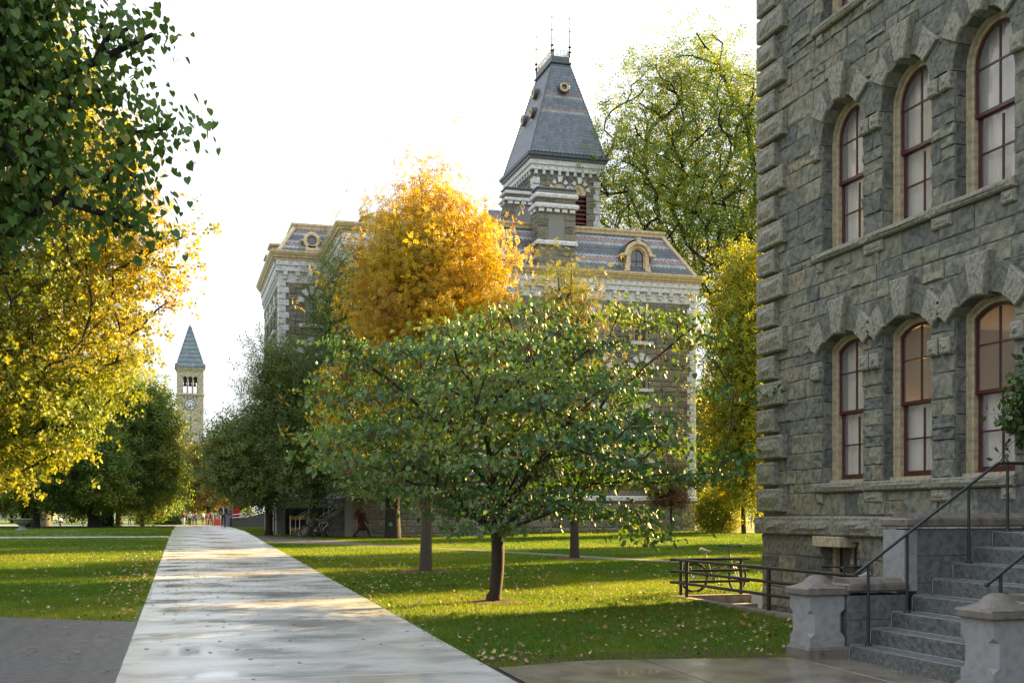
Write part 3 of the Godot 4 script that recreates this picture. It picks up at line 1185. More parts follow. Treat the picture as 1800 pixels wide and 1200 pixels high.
# ---------------------------------------------------------------- rock-faced stones
func rock_unit(sd: int, nx := 6, ny := 4, bulge := 0.04, margin := 0.035) -> MB:
	var r := RandomNumberGenerator.new()
	r.seed = sd
	var m := MB.new()
	var f := FastNoiseLite.new()
	f.seed = sd
	f.frequency = 0.9
	f.fractal_octaves = 3
	var g := []
	for j in ny + 1:
		var row := []
		for i in nx + 1:
			var x := -0.5 + float(i) / nx
			var y := -0.5 + float(j) / ny
			var edge := i == 0 or j == 0 or i == nx or j == ny
			if i == 1: x = -0.5 + margin
			if i == nx - 1: x = 0.5 - margin
			if j == 1: y = -0.5 + margin * 1.6
			if j == ny - 1: y = 0.5 - margin * 1.6
			if not edge:
				x += r.randf_range(-0.04, 0.04)
				y += r.randf_range(-0.05, 0.05)
			var z := 0.02
			if not edge:
				z = 0.022 + bulge * clampf(0.4 + 1.0 * f.get_noise_2d(x * 2.2 + sd, y * 1.6) + r.randf_range(-0.35, 0.35), 0.0, 1.0)
			row.push_back(Vector3(x, y, z))
		g.push_back(row)
	for j in ny:
		for i in nx:
			if (i + j) % 2 == 0:
				m.tri(g[j][i], g[j][i + 1], g[j + 1][i + 1])
				m.tri(g[j][i], g[j + 1][i + 1], g[j + 1][i])
			else:
				m.tri(g[j][i], g[j][i + 1], g[j + 1][i])
				m.tri(g[j][i + 1], g[j + 1][i + 1], g[j + 1][i])
	var b := -0.05
	for i in nx:
		m.quad(Vector3(g[0][i].x, g[0][i].y, b), Vector3(g[0][i + 1].x, g[0][i + 1].y, b), g[0][i + 1], g[0][i])
		m.quad(g[ny][i], g[ny][i + 1], Vector3(g[ny][i + 1].x, g[ny][i + 1].y, b), Vector3(g[ny][i].x, g[ny][i].y, b))
	for j in ny:
		m.quad(g[j + 1][0], Vector3(g[j + 1][0].x, g[j + 1][0].y, b), Vector3(g[j][0].x, g[j][0].y, b), g[j][0])
		m.quad(g[j][nx], Vector3(g[j][nx].x, g[j][nx].y, b), Vector3(g[j + 1][nx].x, g[j + 1][nx].y, b), g[j + 1][nx])
	return m

# a dressed block: bevelled rim standing proud by p, and a hammered field inside; sized, not scaled
func dressed(w: float, h: float, p: float, depth: float, sd: int, rim := 0.05, rough := 0.03) -> MB:
	var r := RandomNumberGenerator.new()
	r.seed = sd
	var m := MB.new()
	var k := 0.028
	var hw := w * 0.5
	var hh := h * 0.5
	var outer := [Vector3(-hw, -hh, p - k), Vector3(hw, -hh, p - k), Vector3(hw, hh, p - k), Vector3(-hw, hh, p - k)]
	var front := [Vector3(-hw + k, -hh + k, p), Vector3(hw - k, -hh + k, p), Vector3(hw - k, hh - k, p), Vector3(-hw + k, hh - k, p)]
	var e := k + rim
	var inner := [Vector3(-hw + e, -hh + e, p), Vector3(hw - e, -hh + e, p), Vector3(hw - e, hh - e, p), Vector3(-hw + e, hh - e, p)]
	for i in 4:
		var j := (i + 1) % 4
		m.quad(outer[i], outer[j], front[j], front[i])
		m.quad(front[i], front[j], inner[j], inner[i])
		m.quad(outer[i] - Vector3(0, 0, depth), outer[j] - Vector3(0, 0, depth), outer[j], outer[i])
	var nx := 4 if w > h * 1.3 else 3
	var ny := 3
	var g := []
	for j in ny + 1:
		var row := []
		for i in nx + 1:
			var q := Vector3(lerpf(inner[0].x, inner[1].x, float(i) / nx), lerpf(inner[0].y, inner[3].y, float(j) / ny), p)
			if i > 0 and j > 0 and i < nx and j < ny:
				q += Vector3(r.randf_range(-0.02, 0.02), r.randf_range(-0.015, 0.015), r.randf_range(0.3, 1.0) * rough)
			row.push_back(q)
		g.push_back(row)
	for j in ny:
		for i in nx:
			m.quad(g[j][i], g[j][i + 1], g[j + 1][i + 1], g[j + 1][i])
	return m

# ---------------------------------------------------------------- the near hall
func near_hall() -> void:
	var r := RandomNumberGenerator.new()
	r.seed = 77
	var hall := thing("stone_hall", "grey rock-faced stone hall with arched maroon sash windows and rusticated corner", "building", Vector3(WALL, 0, -21.65), -PI / 2)
	var L := 32.0
	var open := []
	for k in 3:
		var a := 2.32 + 1.92 * k
		open.push_back({"a0": a, "a1": a + 1.34, "sill": 2.58, "spring": 5.1, "rise": 0.24, "floor": 0})
		open.push_back({"a0": a, "a1": a + 1.34, "sill": 6.89, "spring": 8.93, "rise": 0.67, "floor": 1})
		open.push_back({"a0": a, "a1": a + 1.34, "sill": 11.18, "spring": 13.3, "rise": 0.67, "floor": 2})
	var door := {"a0": 9.3, "a1": 10.9, "sill": 1.9, "spring": 4.3, "rise": 0.8, "floor": 0}
	var base_win := {"a0": 2.36, "a1": 3.56, "sill": 0.62, "spring": 1.5, "rise": 0.02, "floor": -1}
	var wall_open := open + [door]
	var core := MB.new()
	holed_wall(core, 0.02, 16.0, 1.6, 15.2, wall_open, 0.006, 0.1)
	holed_wall(core, 0.02, 16.0, -1.2, 1.6, [base_win], 0.006, 0.0)
	core.quad(Vector3(16, -1.2, -0.012), Vector3(L, -1.2, -0.012), Vector3(L, 15.2, -0.012), Vector3(16, 15.2, -0.012))
	# the other three sides and the roof
	core.quad(Vector3(0.02, -1.2, -16), Vector3(0.02, -1.2, -0.012), Vector3(0.02, 15.2, -0.012), Vector3(0.02, 15.2, -16))
	core.quad(Vector3(L, -1.2, -0.012), Vector3(L, -1.2, -16), Vector3(L, 15.2, -16), Vector3(L, 15.2, -0.012))
	core.quad(Vector3(L, -1.2, -16), Vector3(0.02, -1.2, -16), Vector3(0.02, 15.2, -16), Vector3(L, 15.2, -16))
	obj("wall", core, M.mortar, hall)
	var roof := MB.new()
	var e0 := [Vector3(-0.5, 15.2, 0.5), Vector3(L + 0.5, 15.2, 0.5), Vector3(L + 0.5, 15.2, -16.5), Vector3(-0.5, 15.2, -16.5)]
	var e1 := [Vector3(1.2, 18.2, -1.2), Vector3(L - 1.2, 18.2, -1.2), Vector3(L - 1.2, 18.2, -14.8), Vector3(1.2, 18.2, -14.8)]
	for i in 4:
		roof.quad(e0[i], e0[(i + 1) % 4], e1[(i + 1) % 4], e1[i])
	roof.quad(e1[0], e1[1], e1[2], e1[3])
	roof.quad(e0[3], e0[2], e0[1], e0[0])
	obj("roof", roof, M.lead, hall)
	# inside: floors, partitions, back wall
	var rooms := MB.new()
	for y in [1.55, 6.1, 10.4, 14.7]:
		rooms.box(Vector3(5.6, y, -3.7), Vector3(10.6, 0.3, 6.4))
	for x in [0.5, 11.0]:
		rooms.box(Vector3(x, 8, -3.7), Vector3(0.2, 13.2, 6.4))
	rooms.box(Vector3(5.6, 8, -7.0), Vector3(10.8, 13.6, 0.2))
	rooms.box(Vector3(2.9, 0.2, -1.6), Vector3(2.6, 2.4, 0.1))
	obj("interior", rooms, M.room_wall, hall)
	# rock-faced stones
	var units := []
	for i in 10:
		units.push_back(rock_unit(i + 1).mesh())
	var skip_y := 13.4
	var y := -0.15
	var list := []
	while y < skip_y:
		var h := r.randf_range(0.25, 0.44)
		for lock in [1.61, 2.41, 2.58, 5.08, 6.74, 6.89, 8.93, 11.02, 11.18]:   # courses end where sills and imposts lie
			if y < lock - 0.01 and y + h > lock - 0.16:
				h = lock - y
				break
		var blocks := []
		for o in wall_open + [base_win]:
			var lo: float = y + 0.01
			var top: float = o.spring + o.rise
			if y + h <= o.sill + 0.01 or lo >= top:
				continue
			var hw := half_at(o, maxf(lo, o.sill))
			if hw > 0.0:
				blocks.push_back([(o.a0 + o.a1) * 0.5 - hw, (o.a0 + o.a1) * 0.5 + hw])
		blocks.sort_custom(func(p, q): return p[0] < q[0])
		blocks.push_back([12.5, 12.5])
		var x := 0.5 if y > 1.58 else 0.0
		for b in blocks:
			var end: float = b[0]
			while end - x > 0.03:
				var left := end - x
				var w := r.randf_range(0.36, 1.05) * (1.25 if h > 0.38 else 1.0)
				if left < 0.62:
					w = left if r.randf() < 0.55 or left < 0.4 else left * r.randf_range(0.42, 0.58)
				elif left - w < 0.22:
					w = left if left < 1.2 else left * 0.5
				var split := h > 0.36 and w < 0.62 and r.randf() < 0.3
				if split:
					var f := r.randf_range(0.42, 0.58)
					list.push_back([x, y, w, h * f])
					list.push_back([x, y + h * f, w, h * (1.0 - f)])
				else:
					list.push_back([x, y, w, h])
				x += w
			x = b[1]
		y += h
	var rest := [MB.new(), MB.new()]
	var shown := 0
	for s in list:
		var c := Vector3(s[0] + s[2] * 0.5, s[1] + s[3] * 0.5, 0)
		var q := pix(Vector3(WALL, c.y, -21.65 + c.x))
		var t := Transform3D(Basis().scaled(Vector3(s[2] - 0.013, s[3] - 0.013, r.randf_range(0.6, 1.25))), c)
		if r.randf() < 0.5:
			t = t * Transform3D(Basis(Vector3(0, 0, 1), PI), Vector3())
		if q.x < 1815 and q.y > -12 and c.y > 0.1 and shown < 300:
			var pick := r.randf()
			var id := 0 if pick < 0.3 else 1 if pick < 0.52 else 2 if pick < 0.68 else 3 if pick < 0.82 else 5 if pick < 0.94 else 4
			var o := obj("stone", units[r.randi() % 10], M["rock%d" % id], hall)
			o.transform = t
			shown += 1
		else:
			rest[r.randi() % 2].add(rock_unit(1 + r.randi() % 5, 4, 3), t)
	for i in 2:
		if rest[i].v.size():
			stuff(obj("stones", rest[i], M["rock%d" % i], hall))
	print("near hall stones ", list.size(), " shown ", shown)
	# corner quoins, two lengths by turns
	var qy := 2.02
	var k := 0
	while qy < 14.9:
		var long := k % 2 == 0
		var w := 1.0 if long else 0.66
		var h := 0.535
		var q := obj("quoin", dressed(w + 0.05, h - 0.075, 0.17, 0.22, 100 + k, 0.06, 0.06), M.trim_stone, hall)
		q.position = Vector3(w * 0.5 + 0.025, qy + h * 0.5, 0)
		var ret := obj("quoin_return", dressed(0.66 if long else 1.0, h - 0.075, 0.05, 0.08, 300 + k, 0.06, 0.045), M.trim_stone, hall)
		ret.rotation.y = -PI / 2
		ret.position = Vector3(0.02, qy + h * 0.5, -(0.33 if long else 0.5) - 0.02)
		qy += h
		k += 1
	# water table
	var x := -0.11
	k = 0
	for w in [0.38, 1.0, 1.62, 1.3, 1.5, 1.2, 1.6, 1.4, 1.5]:
		var q := obj("plinth_block", dressed(w - 0.014, 0.35, 0.16, 0.18, 500 + k, 0.04, 0.06), M.trim_stone, hall)
		q.position = Vector3(x + w * 0.5, 1.785, 0)
		x += w
		k += 1
	# sill courses with small blocks under them
	for row in [[2.41, 2.58], [6.74, 6.89], [11.02, 11.18]]:
		x = 2.06
		for w in [1.75, 1.86, 1.93]:
			var q := obj("sill", dressed(w - 0.012, row[1] - row[0], 0.13, 0.36, 600 + k, 0.018, 0.03), M.trim_stone, hall)
			q.position = Vector3(x + w * 0.5, (row[0] + row[1]) * 0.5, 0)
			x += w
			k += 1
		for b in [[2.26, 0.2], [4.0, 0.56], [5.86, 0.5], [7.4, 0.3]]:
			var q := obj("sill_bracket", dressed(b[1], 0.2, 0.085, 0.1, 650 + k, 0.03, 0.025), M.trim_stone_pale, hall)
			q.position = Vector3(b[0] + 0.02, row[0] - 0.105, 0)
			k += 1
	# impost blocks beside the openings
	for o in open:
		for s in 2:
			var w := 0.29 if not (s == 0 and o.a0 > 2.5 or s == 1 and o.a0 < 6.0) else 0.27
			var cx: float = o.a0 - w * 0.5 if s == 0 else o.a1 + w * 0.5
			var iy: float = o.spring - (0.45 if o.rise < 0.5 else 0.14)
			var q := obj("impost", dressed(w - 0.01, 0.26, 0.13, 0.34, 700 + k, 0.05, 0.04), M.trim_stone_pale, hall)
			q.position = Vector3(cx, iy, 0)
			k += 1
	# arches
	for o in open:
		var w: float = (o.a1 - o.a0) * 0.5
		var mid: float = (o.a0 + o.a1) * 0.5
		var R: float = (w * w + o.rise * o.rise) / (2.0 * o.rise)
		var cy: float = o.spring + o.rise - R
		var end: float = asin(clampf(w / R, -1.0, 1.0))
		var cuts: Array
		if o.rise > 0.5:
			cuts = [[-1.0, -0.62, 0], [-0.62, -0.36, 1], [-0.36, -0.13, 0], [-0.13, 0.13, 2], [0.13, 0.36, 0], [0.36, 0.62, 1], [0.62, 1.0, 0]]
		else:
			cuts = [[-1.22, -0.72, 1], [-0.72, -0.2, 0], [-0.2, 0.2, 2], [0.2, 0.72, 0], [0.72, 1.22, 1]]
		for q in cuts:
			voussoir(hall, mid, cy, R, end * q[0], end * q[1], q[2], k)
			k += 1
	# jamb stones in the reveals
	for o in open:
		for s in 2:
			var jy: float = o.sill
			while jy < o.spring - 0.05:
				var h := minf(r.randf_range(0.3, 0.52), o.spring - jy)
				if o.spring - jy - h < 0.12:
					h = o.spring - jy
				var m := MB.new()
				m.cbox(Vector3(0, 0, 0), Vector3(0.14, h - 0.01, 0.3), 0.006)
				var q := obj("jamb_block", m, M[["rock1", "rock5", "rock0", "rock3"][r.randi() % 4]], hall)
				q.position = Vector3(o.a0 - 0.07 + 0.002 if s == 0 else o.a1 + 0.07 - 0.002, jy + h * 0.5, -0.16)
				jy += h
	for o in open:
		sash_window(hall, o, true)
	# entrance door, out of the photograph's frame, at the head of the steps
	var dm := MB.new()
	dm.box(Vector3(10.1, 3.3, -0.4), Vector3(1.7, 3.4, 0.08))
	obj("door", dm, M.sash_paint, hall)
	# basement window with its cream hood
	var hood := MB.new()
	hood.cbox(Vector3(2.78, 1.5, 0.06), Vector3(0.92, 0.19, 0.36), 0.01)
	obj("window_hood", hood, M.frame_paint, hall)
	var bw := Node3D.new()
	bw.name = "basement_window"
	hall.add_child(bw)
	var fm := MB.new()
	for xx in [2.42, 3.5]:
		fm.box(Vector3(xx, 1.06, -0.24), Vector3(0.12, 0.9, 0.14))
	fm.box(Vector3(2.96, 0.67, -0.24), Vector3(0.96, 0.1, 0.14))
	obj("frame", fm, M.frame_paint, bw)
	var sm := MB.new()
	for xx in [2.5, 2.96, 3.42]:
		sm.box(Vector3(xx, 1.09, -0.27), Vector3(0.05, 0.8, 0.05))
	obj("sash", sm, M.sash_paint, bw)
	for xx in [2.73, 3.19]:
		var pm := MB.new()
		pm.quad(Vector3(xx - 0.2, 0.72, -0.27), Vector3(xx + 0.2, 0.72, -0.27), Vector3(xx + 0.2, 1.5, -0.27), Vector3(xx - 0.2, 1.5, -0.27))
		obj("pane", pm, M.glass, bw)
	var jm := MB.new()
	jm.box(Vector3(2.33, 1.0, -0.16), Vector3(0.06, 1.0, 0.32))
	jm.box(Vector3(3.59, 1.0, -0.16), Vector3(0.06, 1.0, 0.32))
	jm.box(Vector3(2.96, 0.58, -0.12), Vector3(1.3, 0.08, 0.36))
	obj("jamb_block", jm, M.rock5, hall)
	# a lit ceiling light in the ground-floor room
	var lamp := thing("ceiling_light", "lit bar light hanging inside the stone hall's ground-floor room", "light", at(1638, 752, 24.5))
	var em := mat("lamp_glow", lin(1, 0.85, 0.6), 0.5)
	em.emission_enabled = true
	em.emission = Color(1.0, 0.78, 0.45)
	em.emission_energy_multiplier = 3.0
	var lm := MB.new()
	lm.cbox(Vector3.ZERO, Vector3(0.16, 0.1, 1.2), 0.02)
	obj("tube", lm, em, lamp)
	var hs := MB.new()
	hs.cbox(Vector3(0, 0.08, 0), Vector3(0.22, 0.05, 1.3), 0.015)
	for s in [-0.5, 0.5]:
		hs.bar(Vector3(0, 0.1, s), Vector3(0, 5.95 - lamp.position.y, s), 0.008, 5)
	obj("housing", hs, M.frame_paint, lamp)
	var ol := OmniLight3D.new()
	ol.name = "room_light"
	ol.light_color = Color(1.0, 0.78, 0.46)
	ol.light_energy = 0.8
	ol.light_size = 0.25
	ol.omni_range = 12.0
	ol.omni_attenuation = 2.0
	ol.shadow_enabled = true
	ol.position = Vector3(0, -0.12, 0)
	lamp.add_child(ol)

func voussoir(hall: Node3D, mid: float, cy: float, R: float, t0: float, t1: float, kind: int, sd: int) -> void:
	# kind 0: dark and nearly flush, 1: pale and proud, 2: keystone
	var r0 := R
	var r1 := R + (0.46 if kind == 0 else 0.44 if kind == 1 else 0.6)
	var p := 0.06 if kind == 0 else 0.12 if kind == 1 else 0.17
	if kind == 2:
		r0 -= 0.05
	var gap := 0.006 / R
	t0 += gap
	t1 -= gap
	var flare := 0.0 if kind == 0 else 0.03
	var m := MB.new()
	var seg := 3
	var c := Vector2(mid, cy)
	var rows := []
	# outline: inner arc then outer edge; keystone and pale stones have straight outer edges
	var poly := []
	for i in seg + 1:
		var a := lerpf(t0, t1, float(i) / seg)
		poly.push_back(c + Vector2(sin(a), cos(a)) * r0)
	for i in seg + 1:
		var a := lerpf(t1 + flare * (1 if kind else 0), t0 - flare * (1 if kind else 0), float(i) / seg)
		var rr := r1
		if kind != 0:
			rr = r1 * cos((t1 - t0) * 0.5) / cos(a - (t0 + t1) * 0.5)
		poly.push_back(c + Vector2(sin(a), cos(a)) * rr)
	var cen := Vector2()
	for q in poly:
		cen += q / poly.size()
	var k := 0.024 if kind else 0.012
	var r := RandomNumberGenerator.new()
	r.seed = sd + 5
	var n := poly.size()
	var top := []
	var inn := []
	for q in poly:
		var dir: Vector2 = (cen - q)
		var f := k / maxf(dir.length(), 0.05)
		top.push_back(q + dir * f)
		inn.push_back(q + dir * minf(0.75, f * (3.4 if kind else 4.5)))
	for i in n:
		var j := (i + 1) % n
		m.quad(Vector3(poly[i].x, poly[i].y, -0.3), Vector3(poly[j].x, poly[j].y, -0.3), Vector3(poly[j].x, poly[j].y, p - k), Vector3(poly[i].x, poly[i].y, p - k))
		m.quad(Vector3(poly[i].x, poly[i].y, p - k), Vector3(poly[j].x, poly[j].y, p - k), Vector3(top[j].x, top[j].y, p), Vector3(top[i].x, top[i].y, p))
		m.quad(Vector3(top[i].x, top[i].y, p), Vector3(top[j].x, top[j].y, p), Vector3(inn[j].x, inn[j].y, p), Vector3(inn[i].x, inn[i].y, p))
		var zi := p + 0.012 * r.randf()
		m.tri(Vector3(inn[i].x, inn[i].y, p), Vector3(inn[j].x, inn[j].y, p), Vector3(cen.x, cen.y, zi))
	obj("keystone" if kind == 2 else "voussoir", m, M.voussoir_stone if kind == 0 else M.trim_stone_pale, hall)

# a double-hung sash window, two panes by two in each sash
func sash_window(hall: Node3D, o: Dictionary, shade: bool) -> void:
	var w := Node3D.new()
	w.name = "window"
	hall.add_child(w, true)
	var f := MB.new()
	band(f, o, 0.0, 0.06, -0.36, -0.19)
	band(f, o, 0.06, 0.075, -0.36, -0.215)
	band(f, o, 0.075, 0.125, -0.36, -0.235)
	f.box(Vector3((o.a0 + o.a1) * 0.5, o.sill + 0.03, -0.24), Vector3(o.a1 - o.a0, 0.06, 0.24))
	obj("frame", f, M.frame_paint, w)
	var mid: float = (o.a0 + o.a1) * 0.5
	var top: float = o.spring + o.rise
	var rail: float = lerpf(o.sill, top, 0.475)
	var up := o.duplicate()
	up.sill = rail - 0.03
	var s := MB.new()
	band(s, up, 0.122, 0.18, -0.315, -0.265)
	var half: float = (o.a1 - o.a0) * 0.5 - 0.125
	s.box(Vector3(mid, rail, -0.29), Vector3(half * 2.0, 0.055, 0.06))
	s.box(Vector3(mid, (rail + top) * 0.5 - 0.08, -0.29), Vector3(0.028, top - rail - 0.2, 0.034))
	var q1 := lerpf(rail, top, 0.5)
	s.box(Vector3(mid, q1, -0.29), Vector3(half_at(o, q1) * 2.0 - 0.3, 0.026, 0.034))
	obj("upper_sash", s, M.sash_paint, w)
	var l := MB.new()
	for sg in [-1.0, 1.0]:
		l.box(Vector3(mid + sg * (half - 0.03), (o.sill + rail) * 0.5 + 0.01, -0.345), Vector3(0.06, rail - o.sill - 0.02, 0.05))
	l.box(Vector3(mid, o.sill + 0.11, -0.345), Vector3(half * 2.0 - 0.12, 0.1, 0.05))
	l.box(Vector3(mid, rail - 0.015, -0.345), Vector3(half * 2.0 - 0.12, 0.05, 0.05))
	l.box(Vector3(mid, (o.sill + rail) * 0.5, -0.345), Vector3(0.028, rail - o.sill - 0.2, 0.034))
	var q0 := lerpf(o.sill + 0.1, rail, 0.5)
	l.box(Vector3(mid, q0, -0.345), Vector3(half * 2.0 - 0.14, 0.026, 0.034))
	obj("lower_sash", l, M.sash_paint, w)
	var head := outline(o, 0.15)
	for c in [[o.a0, mid, q1, top + 1.0, -0.29], [mid, o.a1, q1, top + 1.0, -0.29], [o.a0, mid, rail, q1, -0.29], [mid, o.a1, rail, q1, -0.29],
			[o.a0, mid, q0, rail, -0.345], [mid, o.a1, q0, rail, -0.345], [o.a0, mid, o.sill + 0.1, q0, -0.345], [mid, o.a1, o.sill + 0.1, q0, -0.345]]:
		var rect := PackedVector2Array([Vector2(c[0], c[2]), Vector2(c[1], c[2]), Vector2(c[1], c[3]), Vector2(c[0], c[3])])
		for poly in Geometry2D.intersect_polygons(head, rect):
			var pm := MB.new()
			var ix := Geometry2D.triangulate_polygon(poly)
			for i in range(0, ix.size(), 3):
				pm.tri(Vector3(poly[ix[i]].x, poly[ix[i]].y, c[4]), Vector3(poly[ix[i + 1]].x, poly[ix[i + 1]].y, c[4]), Vector3(poly[ix[i + 2]].x, poly[ix[i + 2]].y, c[4]))
			obj("pane", pm, M.glass, w)
	# roller shade behind the glass
	if shade:
		var sm := MB.new()
		var st: float = rail + 0.02 if o.floor == 0 and o.a0 > 3.0 else top - 0.1
		var zc := -0.43
		var cols := 22
		for i in cols:
			var xa := lerpf(o.a0 + 0.02, o.a1 - 0.02, float(i) / cols)
			var xb := lerpf(o.a0 + 0.02, o.a1 - 0.02, float(i + 1) / cols)
			var za := zc + 0.022 * sin(i * 1.9 + o.a0)
			var zb := zc + 0.022 * sin((i + 1) * 1.9 + o.a0)
			sm.quad(Vector3(xa, o.sill + 0.02, za), Vector3(xb, o.sill + 0.02, zb), Vector3(xb, st, zb), Vector3(xa, st, za))
		obj("roller_shade", sm, M.shade_cloth, w)

# ---------------------------------------------------------------- entrance steps
func pier(parent: Node3D, o: Vector3) -> void:      # o: middle of the foot, in the parent's axes
	var p := Node3D.new()
	p.name = "pier"
	parent.add_child(p, true)
	p.position = o
	var m := MB.new()
	m.cbox(Vector3(0, 0.02, 0), Vector3(0.58, 0.3, 0.56), 0.015)
	m.cbox(Vector3(0, 0.172, 0), Vector3(0.55, 0.03, 0.53), 0.012)
	obj("plinth", m, M.cap_stone, p)
	var s := MB.new()
	# square foot and head, corners cut between them
	var lev := [[0.16, 0.0], [0.30, 0.0], [0.355, 0.07], [0.60, 0.07], [0.655, 0.0], [0.83, 0.0]]
	var h := 0.245
	for i in lev.size() - 1:
		var ra := []
		var rb := []
		for q in 2:
			var c: float = lev[i + q][1] + 0.001
			var pts := [Vector2(-h + c, -h), Vector2(h - c, -h), Vector2(h, -h + c), Vector2(h, h - c), Vector2(h - c, h), Vector2(-h + c, h), Vector2(-h, h - c), Vector2(-h, -h + c)]
			for e in pts:
				(ra if q == 0 else rb).push_back(Vector3(e.x, lev[i + q][0], e.y))
		for j in 8:
			var k := (j + 1) % 8
			s.quad(ra[k], ra[j], rb[j], rb[k])
	obj("shaft", s, M.pier_stone, p)
	var c := MB.new()
	c.cbox(Vector3(0, 0.872, 0), Vector3(0.6, 0.085, 0.58), 0.012)
	# a softly swelling top: square at the foot, round above
	var prof := [[0.29, 0.914], [0.24, 0.938], [0.185, 0.975], [0.145, 1.02], [0.1, 1.055], [0.05, 1.072], [0.0, 1.077]]
	var seg := 24
	for i in prof.size() - 1:
		for j in seg:
			var q := []
			for e in [[i, j], [i, j + 1], [i + 1, j + 1], [i + 1, j]]:
				var a: float = TAU * e[1] / seg
				var sq := 1.0 / maxf(absf(cos(a)), absf(sin(a)))
				var f := clampf(1.0 - e[0] * 0.45, 0.0, 1.0)
				var rr: float = prof[e[0]][0] * lerpf(1.0, sq, f)
				q.push_back(Vector3(cos(a) * rr, prof[e[0]][1], sin(a) * rr))
			c.quad(q[1], q[0], q[3], q[2])
	obj("cap", c, M.cap_stone, p)

func steps() -> void:
	var g := gy(-12.0)
	var o := Vector3(8.13, g, -11.4)
	var st := thing("entrance_steps", "dark worn stone steps between two domed piers at the hall entrance", "steps", o)
	var z0 := -12.75 - o.z
	var z1 := -10.05 - o.z
	var r := RandomNumberGenerator.new()
	r.seed = 9
	for k in 8:
		var x0 := 0.303 * k
		var x1 := x0 + 0.36 if k < 7 else 3.64
		var top := 0.37 - g + 0.2014 * k
		var m := MB.new()
		var bot := top - 0.2 if k else -0.1
		# face with a rounded nosing and slightly uneven riser
		var segs := 9
		for i in segs:
			var za := lerpf(z0, z1, float(i) / segs)
			var zb := lerpf(z0, z1, float(i + 1) / segs)
			var wa := 0.006 * sin(i * 2.1 + k)
			var wb := 0.006 * sin((i + 1) * 2.1 + k)
			var pa := [Vector2(wa + 0.012, bot), Vector2(wa + 0.006, top - 0.03), Vector2(wa * 0.5 + 0.006, top - 0.012), Vector2(0.024, top), Vector2(x1 - x0, top + 0.002)]
			var pb := [Vector2(wb + 0.012, bot), Vector2(wb + 0.006, top - 0.03), Vector2(wb * 0.5 + 0.006, top - 0.012), Vector2(0.024, top), Vector2(x1 - x0, top + 0.002)]
			for j in 4:
				m.quad(Vector3(pa[j].x, pa[j].y, za), Vector3(pb[j].x, pb[j].y, zb), Vector3(pb[j + 1].x, pb[j + 1].y, zb), Vector3(pa[j + 1].x, pa[j + 1].y, za))
		m.quad(Vector3(0.012, bot, z0), Vector3(0.012, top, z0), Vector3(x1 - x0, top, z0), Vector3(x1 - x0, bot, z0))
		m.quad(Vector3(0.012, bot, z1), Vector3(x1 - x0, bot, z1), Vector3(x1 - x0, top, z1), Vector3(0.012, top, z1))
		var s := obj("step", m, M.step_stone, st)
		s.position = Vector3(x0, 0, 0)
		# pale sealant along the nosing and up the end
		var j := MB.new()
		if k < 7:
			j.tube([Vector3(0.303, top + 0.002, z0 + 0.012), Vector3(0.303, top + 0.002, z1)], [0.0035, 0.0035], 5)
		j.tube([Vector3(-0.004, bot + 0.01, z0 + 0.006), Vector3(-0.004, top - 0.03, z0 + 0.006), Vector3(0.012, top + 0.003, z0 + 0.006), Vector3(0.29, top + 0.004, z0 + 0.006)], [0.004, 0.004, 0.004, 0.0035], 5)
		obj("joint_seal", j, M.sealant, s)
	for side in 2:
		var za := z0 - 0.47 if side == 0 else z1 + 0.02
		var zb := z0 - 0.02 if side == 0 else z1 + 0.47
		# low cheek wall, then the high one beside the landing, coursed
		for c in 3:
			var m := MB.new()
			m.cbox(Vector3(0.42, -0.05 + 0.31 * c + 0.1, (za + zb) * 0.5), Vector3(0.86, 0.306, zb - za), 0.006)
			obj("cheek_block", m, M.cheek_stone, st)
		for c in 5:
			var m := MB.new()
			m.cbox(Vector3(2.29, 0.1 + 0.345 * c, (za + zb) * 0.5), Vector3(2.6, 0.341, zb - za), 0.006)
			obj("cheek_block", m, M.cheek_stone, st)
		var e := MB.new()
		e.cbox(Vector3(0.9, 1.25, (za + zb) * 0.5), Vector3(0.2, 0.78, zb - za + 0.012), 0.008)
		obj("end_block", e, M.pier_stone, st)
		var lc := MB.new()
		lc.cbox(Vector3(0.42, 0.92, (za + zb) * 0.5), Vector3(0.9, 0.1, zb - za + 0.08), 0.02)
		var pr := PackedVector2Array([Vector2(za - 0.03, 0.968), Vector2(zb + 0.03, 0.968), Vector2(zb - 0.06, 1.03), Vector2(za + 0.06, 1.03)])
		lc.slab(pr, -0.86, -0.02, Transform3D(Basis(Vector3(0, 0, 1), Vector3(0, 1, 0), Vector3(-1, 0, 0)), Vector3()))
		obj("coping", lc, M.cap_stone, st)
		var uc := MB.new()
		uc.cbox(Vector3(2.22, 1.735, (za + zb) * 0.5), Vector3(2.86, 0.11, zb - za + 0.12), 0.02)
		var pr2 := PackedVector2Array([Vector2(za - 0.05, 1.788), Vector2(zb + 0.05, 1.788), Vector2(zb - 0.08, 1.86), Vector2(za + 0.08, 1.86)])
		uc.slab(pr2, -3.63, -0.93, Transform3D(Basis(Vector3(0, 0, 1), Vector3(0, 1, 0), Vector3(-1, 0, 0)), Vector3()))
		obj("coping", uc, M.cap_stone, st)
	pier(st, Vector3(7.86 - o.x, 0.0, -13.06 - o.z))
	pier(st, Vector3(7.92 - o.x, -0.02, -9.78 - o.z))
